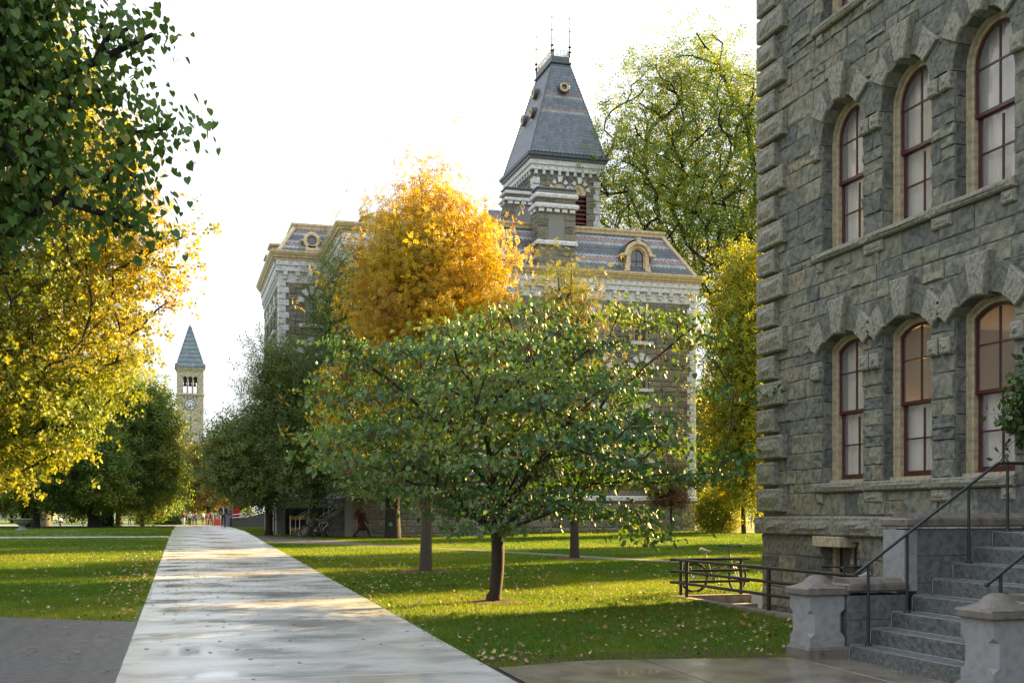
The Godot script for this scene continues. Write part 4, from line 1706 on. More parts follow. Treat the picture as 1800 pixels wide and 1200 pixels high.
	# handrails
	for side in 2:
		var z := -12.6 if side == 0 else -10.2
		var base := Vector3(8.3, 0.37, z)
		var rail := thing("handrail", "long dark iron handrail climbing the steps against the hall's wall" if side == 0 else "iron handrail whose lower end shows above the second domed pier", "handrail", base)
		var p := [Vector3(8.13, 1.27, z), Vector3(10.12, 2.6, z), Vector3(10.2, 2.645, z), Vector3(10.3, 2.66, z), Vector3(11.74, 2.66, z)]
		var m := MB.new()
		var pts := []
		for q in p:
			pts.push_back(q - base)
		m.tube(pts, [0.021, 0.021, 0.021, 0.021, 0.021], 8)
		m.lathe([Vector2(0, -0.026), Vector2(0.02, -0.02), Vector2(0.026, 0), Vector2(0.02, 0.02), Vector2(0, 0.026)], 8, pts[0])
		obj("rail", m, M.iron, rail)
		for q in [[8.3, 0.37], [8.86, 0.773], [9.77, 1.377], [10.36, 1.78]]:
			var x: float = q[0]
			var ty := 1.27 + (x - 8.13) * (1.33 / 1.99) if x < 10.12 else 2.66
			var pm := MB.new()
			pm.bar(Vector3(x, q[1] + 0.0, z) - base, Vector3(x, ty - 0.01, z) - base, 0.019, 8)
			pm.lathe([Vector2(0.0, 0.0), Vector2(0.045, 0.0), Vector2(0.045, 0.012), Vector2(0.024, 0.03), Vector2(0.0, 0.03)], 10, Vector3(x, q[1] + 0.002, z) - base)
			obj("post", pm, M.iron, rail)

# ---------------------------------------------------------------- the sunk area beside the hall
func areaway() -> void:
	var a := thing("areaway", "sunken concrete stairwell with a low kerb against the stone hall", "stairwell", Vector3(10.8, -0.9, -18.0))
	var m := MB.new()
	var o := a.position
	m.span(Vector3(10.1, -1.0, -22.3) - o, Vector3(11.9, -0.9, -13.2) - o)
	obj("floor", m, M.kerb, a)
	var k := MB.new()
	k.span(Vector3(9.9, -0.95, -22.3) - o, Vector3(10.1, gy(-22) + 0.03, -13.3) - o)
	k.span(Vector3(10.102, -0.95, -22.3) - o, Vector3(11.74, gy(-22) + 0.025, -22.1) - o)
	k.span(Vector3(10.102, -0.95, -13.5) - o, Vector3(11.74, gy(-13) + 0.06, -13.3) - o)
	obj("kerb", k, M.kerb, a)
	var s := MB.new()
	for i in 5:
		s.span(Vector3(10.11, -0.9, -22.05 + 0.3 * i) - o, Vector3(11.7, 0.15 - 0.2 * i, -21.75 + 0.3 * i) - o)
	obj("steps", s, M.kerb, a)
	# black pipe railing round it
	var r := thing("pipe_railing", "black three-bar pipe railing round the sunken stairwell", "railing", Vector3(10.0, gy(-21.6), -21.9))
	o = r.position
	var ys := [1.066, 0.83, 0.60]
	for y in ys:
		var b := MB.new()
		var c := 0.14
		b.tube([Vector3(10.0, y, -13.6) - o, Vector3(10.0, y, -21.9) - o, Vector3(9.99, y, -22.02) - o, Vector3(9.92, y, -22.16) - o], [0.03, 0.03, 0.03, 0.03], 7)
		b.tube([Vector3(9.92, y, -22.16) - o, Vector3(10.04, y, -22.2) - o, Vector3(11.74, y, -22.2) - o], [0.03, 0.03, 0.03], 7)
		obj("rail", b, M.black_pipe, r)
	for q in [[10.0, -21.55], [10.0, -18.2], [10.0, -14.9], [10.17, -22.2], [11.55, -22.2]]:
		var p := MB.new()
		p.bar(Vector3(q[0], gy(q[1]) + 0.02, q[1]) - o, Vector3(q[0], 1.06, q[1]) - o, 0.038, 7)
		obj("post", p, M.black_pipe, r)

# ---------------------------------------------------------------- bicycles
func wheel_ring(m: MB, c: Vector3, R: float, t: float, ax: Vector3) -> void:
	var e1 := Vector3.UP
	var e2 := ax.cross(e1).normalized()
	var pts := []
	var rr := []
	for i in 29:
		var a := TAU * i / 28.0
		pts.push_back(c + (e1 * cos(a) + e2 * sin(a)) * R)
		rr.push_back(t)
	m.tube(pts, rr, 6, false)

# a bicycle along its own x axis, front at +x, origin on the ground under the middle
func bicycle(label: String, where: Vector3, turn: float, frame_col: Color, steer := 0.0) -> Node3D:
	var b := thing("bicycle", label, "bicycle", where, turn)
	var fp := mat("bike_paint%d" % taken["bicycle"], frame_col, 0.35)
	var R := 0.335
	for s in 2:
		var c := Vector3(-0.52 if s == 0 else 0.52, R, 0)
		var ax := Vector3(0, 0, 1) if s == 0 else Vector3(sin(steer), 0, cos(steer))
		var w := Node3D.new()
		w.name = "wheel"
		b.add_child(w, true)
		var t := MB.new()
		wheel_ring(t, c, R - 0.022, 0.022, ax)
		obj("tyre", t, M.rubber, w)
		var rim := MB.new()
		wheel_ring(rim, c, R - 0.05, 0.011, ax)
		obj("rim", rim, M.iron, w)
		var sp := MB.new()
		for i in 16:
			var a := TAU * i / 16.0
			var e2 := ax.cross(Vector3.UP).normalized()
			sp.bar(c + ax * (0.025 if i % 2 else -0.025), c + (Vector3.UP * cos(a) + e2 * sin(a)) * (R - 0.055), 0.0018, 3)
		sp.tube([c - ax * 0.05, c + ax * 0.05], [0.024, 0.024], 8)
		obj("spokes", sp, M.metal, w)
	var f := MB.new()
	var bb := Vector3(-0.08, 0.3, 0)
	var st := Vector3(-0.22, 0.74, 0)
	var ht := Vector3(0.33, 0.8, 0)
	var hb := Vector3(0.37, 0.66, 0)
	f.bar(bb, st, 0.017)
	f.bar(st + Vector3(0.01, -0.03, 0), ht, 0.017)
	f.bar(bb, hb, 0.021)
	f.bar(ht + (ht - hb) * 0.2, hb - (ht - hb) * 0.2, 0.021)
	for s in [-1.0, 1.0]:
		f.bar(bb + Vector3(0, 0, 0.03 * s), Vector3(-0.52, R, 0.055 * s), 0.011)
		f.bar(st + Vector3(0, -0.05, 0.02 * s), Vector3(-0.52, R, 0.055 * s), 0.009)
	obj("frame", f, fp, b)
	var k := MB.new()
	for s in [-1.0, 1.0]:
		k.tube([hb + Vector3(0.01, -0.03, 0.05 * s), Vector3(0.46, 0.52, 0.055 * s), Vector3(0.52, R, 0.055 * s)], [0.02, 0.018, 0.012], 7)
	k.bar(hb + Vector3(0.01, -0.03, -0.06), hb + Vector3(0.01, -0.03, 0.06), 0.018)
	obj("fork", k, M.metal, b)
	var h := MB.new()
	var sb := Vector3(0.36, 0.98, 0)
	h.bar(ht + Vector3(-0.01, 0.02, 0), sb + Vector3(-0.03, 0, 0), 0.014)
	h.bar(sb + Vector3(-0.03, 0, 0), sb + Vector3(0.05, 0.02, 0), 0.016)
	var hx := Vector3(sin(steer), 0, cos(steer))
	h.tube([sb + Vector3(0.05, 0.02, 0) - hx * 0.31 + Vector3(-0.05, 0.02, 0), sb + Vector3(0.05, 0.02, 0), sb + Vector3(0.05, 0.02, 0) + hx * 0.31 + Vector3(-0.05, 0.02, 0)], [0.013, 0.013, 0.013], 6)
	obj("handlebar", h, M.iron, b)
	for s in [-1.0, 1.0]:
		var gm := MB.new()
		var e: Vector3 = sb + Vector3(0.0, 0.035, 0) + hx * 0.31 * s
		gm.tube([e - hx * 0.11 * s, e + hx * 0.01 * s], [0.019, 0.019], 7)
		gm.tube([e - hx * 0.14 * s + Vector3(0.02, -0.01, 0), e - hx * 0.02 * s + Vector3(0.05, -0.04, 0)], [0.006, 0.005], 5)
		obj("grip", gm, M.rubber, b)
	var sd := MB.new()
	sd.tube([st, Vector3(-0.255, 0.87, 0)], [0.013, 0.013], 7)
	obj("seat_post", sd, M.metal, b)
	var sm := MB.new()
	sm.tube([Vector3(-0.40, 0.905, 0), Vector3(-0.36, 0.915, 0), Vector3(-0.28, 0.9, 0), Vector3(-0.2, 0.893, 0), Vector3(-0.12, 0.893, 0)], [0.03, 0.068, 0.052, 0.026, 0.014], 8)
	obj("saddle", sm, mat("saddle%d" % taken["bicycle"], lin(0.22, 0.24, 0.2), 0.6), b)
	var cr := MB.new()
	wheel_ring(cr, bb + Vector3(0, 0, 0.045), 0.09, 0.008, Vector3(0, 0, 1))
	cr.bar(bb + Vector3(0, 0, -0.07), bb + Vector3(0, 0, 0.07), 0.018)
	cr.bar(bb + Vector3(0, 0, 0.07), bb + Vector3(0.12, -0.12, 0.08), 0.01)
	cr.bar(bb + Vector3(0, 0, -0.07), bb + Vector3(-0.12, 0.12, -0.08), 0.01)
	cr.box(bb + Vector3(0.12, -0.12, 0.13), Vector3(0.09, 0.02, 0.08))
	cr.box(bb + Vector3(-0.12, 0.12, -0.13), Vector3(0.09, 0.02, 0.08))
	cr.tube([bb + Vector3(0, 0.09, 0.045), Vector3(-0.52, R + 0.045, 0.045)], [0.005, 0.005], 4)
	cr.tube([bb + Vector3(0, -0.09, 0.045), Vector3(-0.5, R - 0.1, 0.045), Vector3(-0.52, R - 0.045, 0.045)], [0.005, 0.005, 0.005], 4)
	obj("crankset", cr, M.iron, b)
	return b

func bench(label: String, where: Vector3, turn: float) -> void:
	var b := thing("park_bench", label, "bench", where, turn)
	for s in [-0.72, 0.72]:
		for z in [0.22, -0.2]:
			var m := MB.new()
			m.cbox(Vector3(s, 0.22 if z > 0 else 0.44, z), Vector3(0.06, 0.44 if z > 0 else 0.88, 0.06), 0.006)
			obj("leg", m, M.teak, b)
		var am := MB.new()
		am.cbox(Vector3(s, 0.64, 0.02), Vector3(0.07, 0.035, 0.52), 0.008)
		am.cbox(Vector3(s, 0.53, 0.22), Vector3(0.05, 0.2, 0.05), 0.006)
		obj("armrest", am, M.teak, b)
	for i in 5:
		var m := MB.new()
		m.cbox(Vector3(0, 0.43, -0.16 + 0.095 * i), Vector3(1.5, 0.025, 0.075), 0.006)
		obj("slat", m, M.teak, b)
	var bt := MB.new()
	bt.cbox(Vector3(0, 0.86, -0.2), Vector3(1.5, 0.07, 0.03), 0.008)
	bt.cbox(Vector3(0, 0.5, -0.19), Vector3(1.4, 0.05, 0.03), 0.008)
	obj("back_rail", bt, M.teak, b)
	for i in 11:
		var m := MB.new()
		m.cbox(Vector3(-0.62 + 0.124 * i, 0.68, -0.196), Vector3(0.05, 0.32, 0.02), 0.005)
		obj("slat", m, M.teak, b)

# ---------------------------------------------------------------- the far hall
# a moulding swept along a plan path (x, z), mitred; n points to the left of the way
func sweep(m: MB, path: Array, prof: Array, closed := false) -> void:
	var k := path.size()
	var off := []
	for i in k:
		var p: Vector2 = path[i]
		var d0: Vector2 = (p - path[(i - 1 + k) % k]).normalized() if i > 0 or closed else (path[1] - p).normalized()
		var d1: Vector2 = (path[(i + 1) % k] - p).normalized() if i < k - 1 or closed else d0
		var n0 := Vector2(-d0.y, d0.x)
		var n1 := Vector2(-d1.y, d1.x)
		var b := (n0 + n1).normalized()
		off.push_back(b / maxf(0.3, b.dot(n0)))
	var last := k if closed else k - 1
	for i in last:
		var j := (i + 1) % k
		for q in prof.size() - 1:
			var e: Vector2 = prof[q]
			var f: Vector2 = prof[q + 1]
			var a0: Vector2 = path[i] + off[i] * e.x
			var b0: Vector2 = path[j] + off[j] * e.x
			var a1: Vector2 = path[i] + off[i] * f.x
			var b1: Vector2 = path[j] + off[j] * f.x
			m.quad(Vector3(a0.x, e.y, a0.y), Vector3(b0.x, e.y, b0.y), Vector3(b1.x, f.y, b1.y), Vector3(a1.x, f.y, a1.y))

# rows of cut slates over the quad bl, br, tr, tl; each row's colour by pick(row)
func slates(m: MB, bl: Vector3, br: Vector3, tr: Vector3, tl: Vector3, rows: int, width: float, pat: Array, r: RandomNumberGenerator, pointed := {}) -> void:
	var nor := (br - bl).cross(tl - bl).normalized()
	for j in rows:
		var f0 := float(j) / rows
		var f1 := minf(1.0, (j + 1.45) / rows)
		var a := bl.lerp(tl, f0)
		var b := br.lerp(tr, f0)
		var a1 := bl.lerp(tl, f1)
		var b1 := br.lerp(tr, f1)
		var len := a.distance_to(b)
		var dir := (b - a) / maxf(len, 0.001)
		var up := (a1 - a) - dir * (a1 - a).dot(dir)
		var n := maxi(1, int(round(len / width)))
		var w := len / n
		var half := 0.5 if j % 2 else 0.0
		var base: Color = pat[j % pat.size()]
		for i in n + (1 if half > 0 else 0):
			var x0 := maxf(0.0, (i - half) * w)
			var x1 := minf(len, (i + 1 - half) * w)
			if x1 - x0 < 0.02:
				continue
			var k := r.randf_range(0.78, 1.2)
			m.col = Color(base.r * k, base.g * k * r.randf_range(0.97, 1.03), base.b * k)
			var out := nor * (0.03 + r.randf() * 0.006)
			var lo := a + out
			var cut := 0.34
			if pointed.has(j):
				var pa := lo + dir * x0 + up * cut
				var pb := lo + dir * x1 + up * cut
				var pc := lo + dir * (x0 + x1) * 0.5
				var ta := a + nor * 0.006 + dir * x0 + up
				var tb := a + nor * 0.006 + dir * x1 + up
				m.quad(pa, pb, tb, ta)
				m.tri(pc, pb, pa)
			else:
				var q0 := lo + dir * x0 + up * cut * 0.8
				var q1 := lo + dir * lerpf(x0, x1, 0.28)
				var q2 := lo + dir * lerpf(x0, x1, 0.72)
				var q3 := lo + dir * x1 + up * cut * 0.8
				var ta := a + nor * 0.006 + dir * x0 + up
				var tb := a + nor * 0.006 + dir * x1 + up
				m.quad(q0, q1, q2, q3)
				m.quad(q0, q3, tb, ta)

# coursed stones over a wall face; t carries (along, height, out) to the parent's axes
func ashlar(parent: Node3D, t: Transform3D, a0: float, a1: float, y0: float, y1: float, open: Array, units: Array, joined: MB, r: RandomNumberGenerator, budget: Array, course := 0.33) -> void:
	var y := y0
	while y < y1 - 0.05:
		var h := minf(course * r.randf_range(0.8, 1.25), y1 - y)
		if y1 - y - h < 0.15:
			h = y1 - y
		var blocks := []
		for o in open:
			if y + h <= o.sill + 0.01 or y + 0.01 >= o.spring + o.rise:
				continue
			var hw := half_at(o, maxf(y + 0.01, o.sill))
			blocks.push_back([(o.a0 + o.a1) * 0.5 - hw, (o.a0 + o.a1) * 0.5 + hw])
		blocks.sort_custom(func(p, q): return p[0] < q[0])
		blocks.push_back([a1, a1])
		var x := a0
		for b in blocks:
			while b[0] - x > 0.04:
				var left: float = b[0] - x
				var w := minf(left, r.randf_range(0.4, 1.0))
				if left - w < 0.22:
					w = left
				var c := Vector3(x + w * 0.5, y + h * 0.5, 0)
				var lt := Transform3D(Basis().scaled(Vector3(w - 0.016, h - 0.016, r.randf_range(0.7, 1.2))), c)
				var wp := parent.position + t * c
				var q := pix(wp)
				var clear := q.x > 488 and q.x < 575 and q.y > 470 and q.y < 670 or q.x > 900 and q.x < 1235 and q.y > 515 and q.y < 640 or q.x > 1140 and q.x < 1235 and q.y > 870 or q.y < 470
				if clear and budget[0] > 0:
					budget[0] -= 1
					var o := obj("stone", units[r.randi() % units.size()], M["ashlar%d" % (r.randi() % 5)], parent)
					o.transform = t * lt
				else:
					var tone: Array = [[0.21, 0.196, 0.177], [0.262, 0.236, 0.197], [0.167, 0.158, 0.148], [0.3, 0.26, 0.203], [0.24, 0.23, 0.212]][r.randi() % 5]
					joined.col = Color(tone[0], tone[1], tone[2])
					var hx := (w - 0.016) * 0.5
					var hy := (h - 0.016) * 0.5
					var z := r.randf_range(0.02, 0.05)
					var p := [Vector3(-hx, -hy, 0.0), Vector3(hx, -hy, 0.0), Vector3(hx, hy, 0.0), Vector3(-hx, hy, 0.0)]
					var s := []
					for e in p:
						s.push_back(Vector3(e.x * 0.82, e.y * 0.74, z + r.randf_range(-0.015, 0.015)))
					for i in 4:
						p[i] = t * (c + p[i])
						s[i] = t * (c + s[i])
					joined.quad(s[0], s[1], s[2], s[3])
					for i in 4:
						joined.quad(p[i], p[(i + 1) % 4], s[(i + 1) % 4], s[i])
				x += w
			x = b[1]
		y += h

func far_window(parent: Node3D, t: Transform3D, o: Dictionary, glass: Material, stone := true) -> void:
	var w := Node3D.new()
	w.name = "window"
	parent.add_child(w, true)
	w.transform = t
	var f := MB.new()
	band(f, o, 0.0, 0.09, -0.3, -0.12)
	obj("frame", f, M.gold_trim if not stone else M.frame_paint, w)
	var mid: float = (o.a0 + o.a1) * 0.5
	var top: float = o.spring + o.rise
	var s := MB.new()
	band(s, o, 0.085, 0.13, -0.26, -0.2)
	s.box(Vector3(mid, (o.sill + top) * 0.5, -0.23), Vector3(0.035, top - o.sill - 0.1, 0.04))
	s.box(Vector3(mid, lerpf(o.sill, top, 0.48), -0.23), Vector3(o.a1 - o.a0 - 0.18, 0.06, 0.05))
	s.box(Vector3(mid, o.sill + 0.05, -0.23), Vector3(o.a1 - o.a0 - 0.18, 0.08, 0.05))
	obj("sash", s, M.sash_paint if not stone else M.frame_paint, w)
	var head := outline(o, 0.1)
	var cy := lerpf(o.sill, top, 0.48)
	for c in [[o.a0, mid, o.sill, cy], [mid, o.a1, o.sill, cy], [o.a0, mid, cy, top + 1], [mid, o.a1, cy, top + 1]]:
		for poly in Geometry2D.intersect_polygons(head, PackedVector2Array([Vector2(c[0], c[2]), Vector2(c[1], c[2]), Vector2(c[1], c[3]), Vector2(c[0], c[3])])):
			var pm := MB.new()
			var ix := Geometry2D.triangulate_polygon(poly)
			for i in range(0, ix.size(), 3):
				pm.tri(Vector3(poly[ix[i]].x, poly[ix[i]].y, -0.24), Vector3(poly[ix[i + 1]].x, poly[ix[i + 1]].y, -0.24), Vector3(poly[ix[i + 2]].x, poly[ix[i + 2]].y, -0.24))
			obj("pane", pm, glass, w)
	if stone:
		var sl := MB.new()
		sl.cbox(Vector3(mid, o.sill - 0.11, 0.0), Vector3(o.a1 - o.a0 + 0.5, 0.2, 0.4), 0.02)
		obj("sill", sl, M.limestone, w)
		var W: float = (o.a1 - o.a0) * 0.5
		for q in [[-1.0, -0.72], [-0.5, -0.26], [-0.12, 0.12], [0.26, 0.5], [0.72, 1.0]]:
			var vm := MB.new()
			var poly := PackedVector2Array()
			var R: float = (W * W + o.rise * o.rise) / (2.0 * o.rise)
			var yy: float = o.spring + o.rise - R
			var e := asin(clampf(W / R, -1, 1))
			var far: float = R + (0.5 if absf(q[0]) < 0.2 else 0.4)
			for a in [q[0] * e, q[1] * e]:
				poly.push_back(Vector2(mid + sin(a) * R, yy + cos(a) * R))
			for a in [q[1] * e, q[0] * e]:
				poly.push_back(Vector2(mid + sin(a) * far, yy + cos(a) * far))
			vm.slab(poly, -0.25, 0.09)
			obj("voussoir", vm, M.limestone, w)

func far_hall() -> void:
	var r := RandomNumberGenerator.new()
	r.seed = 31
	var hall := thing("victorian_hall", "brown stone hall with patterned slate mansard roof and tall slate-spired tower", "building", Vector3(5.96, 0, MF))
	var W := 26.13
	var P0 := 2.72
	var P1 := 10.2
	var PZ := 7.5
	var TOP := 16.65
	var I := Transform3D()
	var units := []
	for i in 6:
		units.push_back(rock_unit(40 + i, 3, 3, 0.05, 0.12).mesh())
	var joined := tinted_mb()
	var budget := [300]
	# windows
	var left := []
	var right := []
	for k in 4:
		var s := 13.0 - 2.95 * k
		left.push_back({"a0": 1.4, "a1": 2.35, "sill": s, "spring": s + 1.25, "rise": 0.47})
		for x in [13.2, 19.6, 22.45]:
			right.push_back({"a0": x - 0.5, "a1": x + 0.5, "sill": s - 0.15, "spring": s + 1.1, "rise": 0.49})
	var front := left + right
	var core := MB.new()
	holed_wall(core, 0.02, W - 0.02, -0.2, TOP, front, -0.03)
	# west side (stepping back after the end bay), east side, back and the pavilion
	var west := Transform3D(Basis(Vector3(0, 0, 1), Vector3(0, 1, 0), Vector3(-1, 0, 0)), Vector3(0, 0, -10.6))
	var west_open := []
	for k in 4:
		for x in [2.6, 5.3, 8.0]:
			var s := 12.9 - 2.95 * k
			west_open.push_back({"a0": x - 0.45, "a1": x + 0.45, "sill": s, "spring": s + 1.2, "rise": 0.44})
	var wc := MB.new()
	holed_wall(wc, 0.0, 10.57, -0.2, TOP, west_open, -0.03)
	core.add(wc, west)
	core.quad(Vector3(3.0, -0.2, -10.6), Vector3(0.03, -0.2, -10.6), Vector3(0.03, TOP, -10.6), Vector3(3.0, TOP, -10.6))
	core.quad(Vector3(3.0, -0.2, -40), Vector3(3.0, -0.2, -10.6), Vector3(3.0, TOP, -10.6), Vector3(3.0, TOP, -40))
	core.quad(Vector3(W - 0.03, -0.2, -0.03), Vector3(W - 0.03, -0.2, -40), Vector3(W - 0.03, TOP, -40), Vector3(W - 0.03, TOP, -0.03))
	core.quad(Vector3(P0, -0.2, -0.03), Vector3(P0, -0.2, PZ), Vector3(P0, TOP, PZ), Vector3(P0, TOP, -0.03))
	core.quad(Vector3(P1, -0.2, PZ), Vector3(P1, -0.2, -0.03), Vector3(P1, TOP, -0.03), Vector3(P1, TOP, PZ))
	core.quad(Vector3(P0, -0.2, PZ), Vector3(P1, -0.2, PZ), Vector3(P1, TOP, PZ), Vector3(P0, TOP, PZ))
	core.quad(Vector3(0.0, 16.9, -10.6), Vector3(0.0, 16.9, 0), Vector3(W, 16.9, 0), Vector3(W, 16.9, -10.6))
	core.quad(Vector3(3.0, 16.9, -40), Vector3(3.0, 16.9, -10.6), Vector3(W, 16.9, -10.6), Vector3(W, 16.9, -40))
	core.quad(Vector3(P0, 16.9, 0), Vector3(P0, 16.9, PZ), Vector3(P1, 16.9, PZ), Vector3(P1, 16.9, 0))
	obj("wall", core, M.mortar, hall)
	var dark := MB.new()
	dark.quad(Vector3(0.8, 0, -10.5), Vector3(0.8, 0, -0.8), Vector3(0.8, TOP, -0.8), Vector3(0.8, TOP, -10.5))
	dark.quad(Vector3(0.1, 0, -0.8), Vector3(W - 0.1, 0, -0.8), Vector3(W - 0.1, TOP, -0.8), Vector3(0.1, TOP, -0.8))
	obj("interior", dark, M.room_wall, hall)
	# stones: front left of the pavilion, front right of it, base, west side, pavilion
	var pw := Transform3D(Basis(Vector3(0, 0, 1), Vector3(0, 1, 0), Vector3(-1, 0, 0)), Vector3(P0, 0, 0))
	var pf := Transform3D(Basis(), Vector3(P0, 0, PZ))
	ashlar(hall, I, 0.5, P0, 3.2, 15.35, left, units, joined, r, budget)
	ashlar(hall, I, P1, W - 0.5, 3.2, 15.35, right, units, joined, r, budget)
	ashlar(hall, I, P1, W, 0.3, 2.85, [], units, joined, r, budget, 0.5)
	ashlar(hall, west, 0.0, 10.1, 0.3, 15.35, west_open, units, joined, r, budget)
	ashlar(hall, pw, 0.2, 7.1, 0.3, 15.35, [], units, joined, r, budget)
	ashlar(hall, pf, 0.4, P1 - P0 - 0.4, 0.3, 15.35, [], units, joined, r, budget)
	var wt := MB.new()
	sweep(wt, [Vector2(0, -10.6), Vector2(0, 0), Vector2(P0, 0), Vector2(P0, PZ), Vector2(P1, PZ), Vector2(P1, 0), Vector2(W, 0), Vector2(W, -20)], [Vector2(0.0, 2.85), Vector2(0.12, 2.86), Vector2(0.12, 3.08), Vector2(0.0, 3.18)])
	obj("water_table", wt, M.limestone, hall)
	for o in front:
		far_window(hall, I, o, M.dark_glass)
	for o in west_open:
		far_window(hall, west, o, M.dark_glass)
	# quoins
	for corner in [[0.0, 0.0, 1.0], [W, 0.0, -1.0], [P0, PZ, 1.0], [P1, PZ, -1.0]]:
		var y := 3.2
		var k := 0
		while y < 15.3:
			var h := 0.36
			var w := 0.62 if k % 2 == 0 else 0.44
			var d := 0.44 if k % 2 == 0 else 0.62
			var m := MB.new()
			m.cbox(Vector3(corner[0] + corner[2] * (w * 0.5 - 0.05), y + h * 0.5, corner[1] - d * 0.5 + 0.055), Vector3(w, h - 0.02, d), 0.022)
			obj("quoin", m, M.limestone, hall)
			y += h
			k += 1
	# bracket course, brackets, frieze blocks, cornice
	var path := [Vector2(0, -10.6), Vector2(0, 0), Vector2(P0, 0), Vector2(P0, PZ), Vector2(P1, PZ), Vector2(P1, 0), Vector2(W, 0), Vector2(W, -30)]
	var bc := MB.new()
	sweep(bc, path, [Vector2(0.0, 15.35), Vector2(0.04, 15.35), Vector2(0.04, 15.98), Vector2(0.0, 15.98)])
	obj("bracket_course", bc, M.limestone, hall)
	for seg in [[I, 0.2, P0 - 0.1], [I, P1 + 0.35, W - 0.05], [west, 0.3, 10.5], [pw, 0.5, 7.3], [pf, 0.2, P1 - P0 - 0.1]]:
		var n := int((seg[2] - seg[1]) / 0.74)
		for i in n + 1:
			var x := lerpf(seg[1] + 0.14, seg[2] - 0.14, float(i) / n)
			var m := MB.new()
			m.cbox(Vector3(x, 15.84, 0.12), Vector3(0.26, 0.24, 0.2), 0.03)
			m.cbox(Vector3(x, 15.62, 0.09), Vector3(0.26, 0.2, 0.12), 0.03)
			var o := obj("bracket", m, M.limestone, hall)
			o.transform = seg[0]
	for seg in [[I, -0.2, P0 - 0.0], [I, P1 + 0.22, W + 0.2], [west, 0.0, 10.37], [pw, 0.22, 7.52], [pf, -0.2, P1 - P0 + 0.2]]:
		for row in 2:
			var x: float = seg[1]
			while x < seg[2] - 0.1:
				var w := minf(r.randf_range(1.25, 1.95), seg[2] - x)
				if seg[2] - x - w < 0.5:
					w = seg[2] - x
				var m := MB.new()
				var out := 0.2 + 0.06 * row
				m.cbox(Vector3(x + w * 0.5, 16.13 + 0.325 * row, out * 0.5 - 0.02), Vector3(w - 0.008, 0.318, out + 0.04), 0.008)
				var o := obj("frieze_block", m, M.limestone, hall)
				o.transform = seg[0]
				x += w
	var co := MB.new()
	sweep(co, path, [Vector2(0.2, 16.6), Vector2(0.3, 16.6), Vector2(0.3, 16.7), Vector2(0.4, 16.73), Vector2(0.42, 16.8), Vector2(0.5, 16.9), Vector2(0.56, 17.02), Vector2(0.56, 17.1), Vector2(0.1, 17.16)])
	obj("cornice", co, M.gold_trim, hall)
	# mansard slopes
	var slate_dark := Color(0.12, 0.129, 0.145)
	var teal := Color(0.32, 0.4, 0.39)
	var pink := Color(0.36, 0.2, 0.19)
	var pale := Color(0.38, 0.43, 0.45)
	var pat := [slate_dark, slate_dark, teal, pink, pale, slate_dark, slate_dark, slate_dark, teal, pink, pale, slate_dark]
	var pts := {2: 0, 3: 1, 4: 1, 8: 0, 9: 1, 10: 1}
	var Y0 := 17.15
	var Y1 := 19.9
	var ins := 1.6
	var sm := tinted_mb()
	var A := Vector3(-0.05, Y0, 0.05)
	var YL := 18.75
	var il := 0.95
	var patl := [slate_dark, teal, pink, pale, slate_dark, slate_dark, teal, pink, pale]
	var ptl := {2: 1, 3: 1, 7: 1, 8: 1}
	slates(sm, A, Vector3(P0 + 2.0, Y0, 0.05), Vector3(P0 + 2.0, YL, -il), Vector3(il, YL, -il), 9, 0.24, patl, r, ptl)
	slates(sm, Vector3(P1 - 1.6, Y0, 0.05), Vector3(W + 0.05, Y0, 0.05), Vector3(W - ins, Y1, -ins), Vector3(P1 - 1.6, Y1, -ins), 12, 0.27, pat, r, {3: 1, 4: 1, 9: 1, 10: 1})
	slates(sm, Vector3(-0.05, Y0, -10.6), A, Vector3(il, YL, -il), Vector3(il, YL, -10.0), 9, 0.24, patl, r, ptl)
	slates(sm, Vector3(P1 - 1.6, Y0, -10.0), Vector3(P1 - 1.6, Y0, 0.05), Vector3(P1 - 1.6, Y1, -ins), Vector3(P1 - 1.6, Y1, -10.0), 12, 0.3, pat, r)
	slates(sm, Vector3(W + 0.05, Y0, 0.05), Vector3(W + 0.05, Y0, -30), Vector3(W - ins, Y1, -30), Vector3(W - ins, Y1, -ins), 12, 0.6, pat, r)
	slates(sm, Vector3(P0 + 0.6, Y0, PZ - 0.6), Vector3(P1 - 0.6, Y0, PZ - 0.6), Vector3(P1 - 1.6, 17.75, PZ - 1.8), Vector3(P0 + 1.6, 17.75, PZ - 1.8), 4, 0.3, [slate_dark], r)
	slates(sm, Vector3(P0 + 0.6, Y0, -1), Vector3(P0 + 0.6, Y0, PZ - 0.6), Vector3(P0 + 1.6, 17.75, PZ - 1.8), Vector3(P0 + 1.6, 17.75, -1), 4, 0.3, [slate_dark], r)
	var so := obj("roof_slates", sm, M.slate, hall)
	stuff(so)
	var deck := MB.new()
	deck.quad(Vector3(il, YL + 0.3, -10), Vector3(il, YL + 0.3, -il), Vector3(4.2, YL + 0.95, -4.2), Vector3(4.2, YL + 0.95, -9))
	deck.quad(Vector3(il, YL + 0.3, -il), Vector3(P1 - 1.5, YL + 0.3, -il), Vector3(P1 - 1.5, YL + 0.95, -4.2), Vector3(4.2, YL + 0.95, -4.2))
	deck.quad(Vector3(4.2, YL + 0.95, -9), Vector3(4.2, YL + 0.95, -4.2), Vector3(P1 - 1.5, YL + 0.95, -4.2), Vector3(P1 - 1.5, YL + 0.95, -9))
	deck.quad(Vector3(P1 - 1.6, Y1 + 0.3, -ins), Vector3(W - ins, Y1 + 0.3, -ins), Vector3(W - 5, Y1 + 0.7, -4.2), Vector3(P1 + 1.0, Y1 + 0.7, -4.2))
	deck.quad(Vector3(W - ins, Y1 + 0.3, -ins), Vector3(W - ins, Y1 + 0.3, -30), Vector3(W - 5, Y1 + 0.7, -28), Vector3(W - 5, Y1 + 0.7, -4.2))
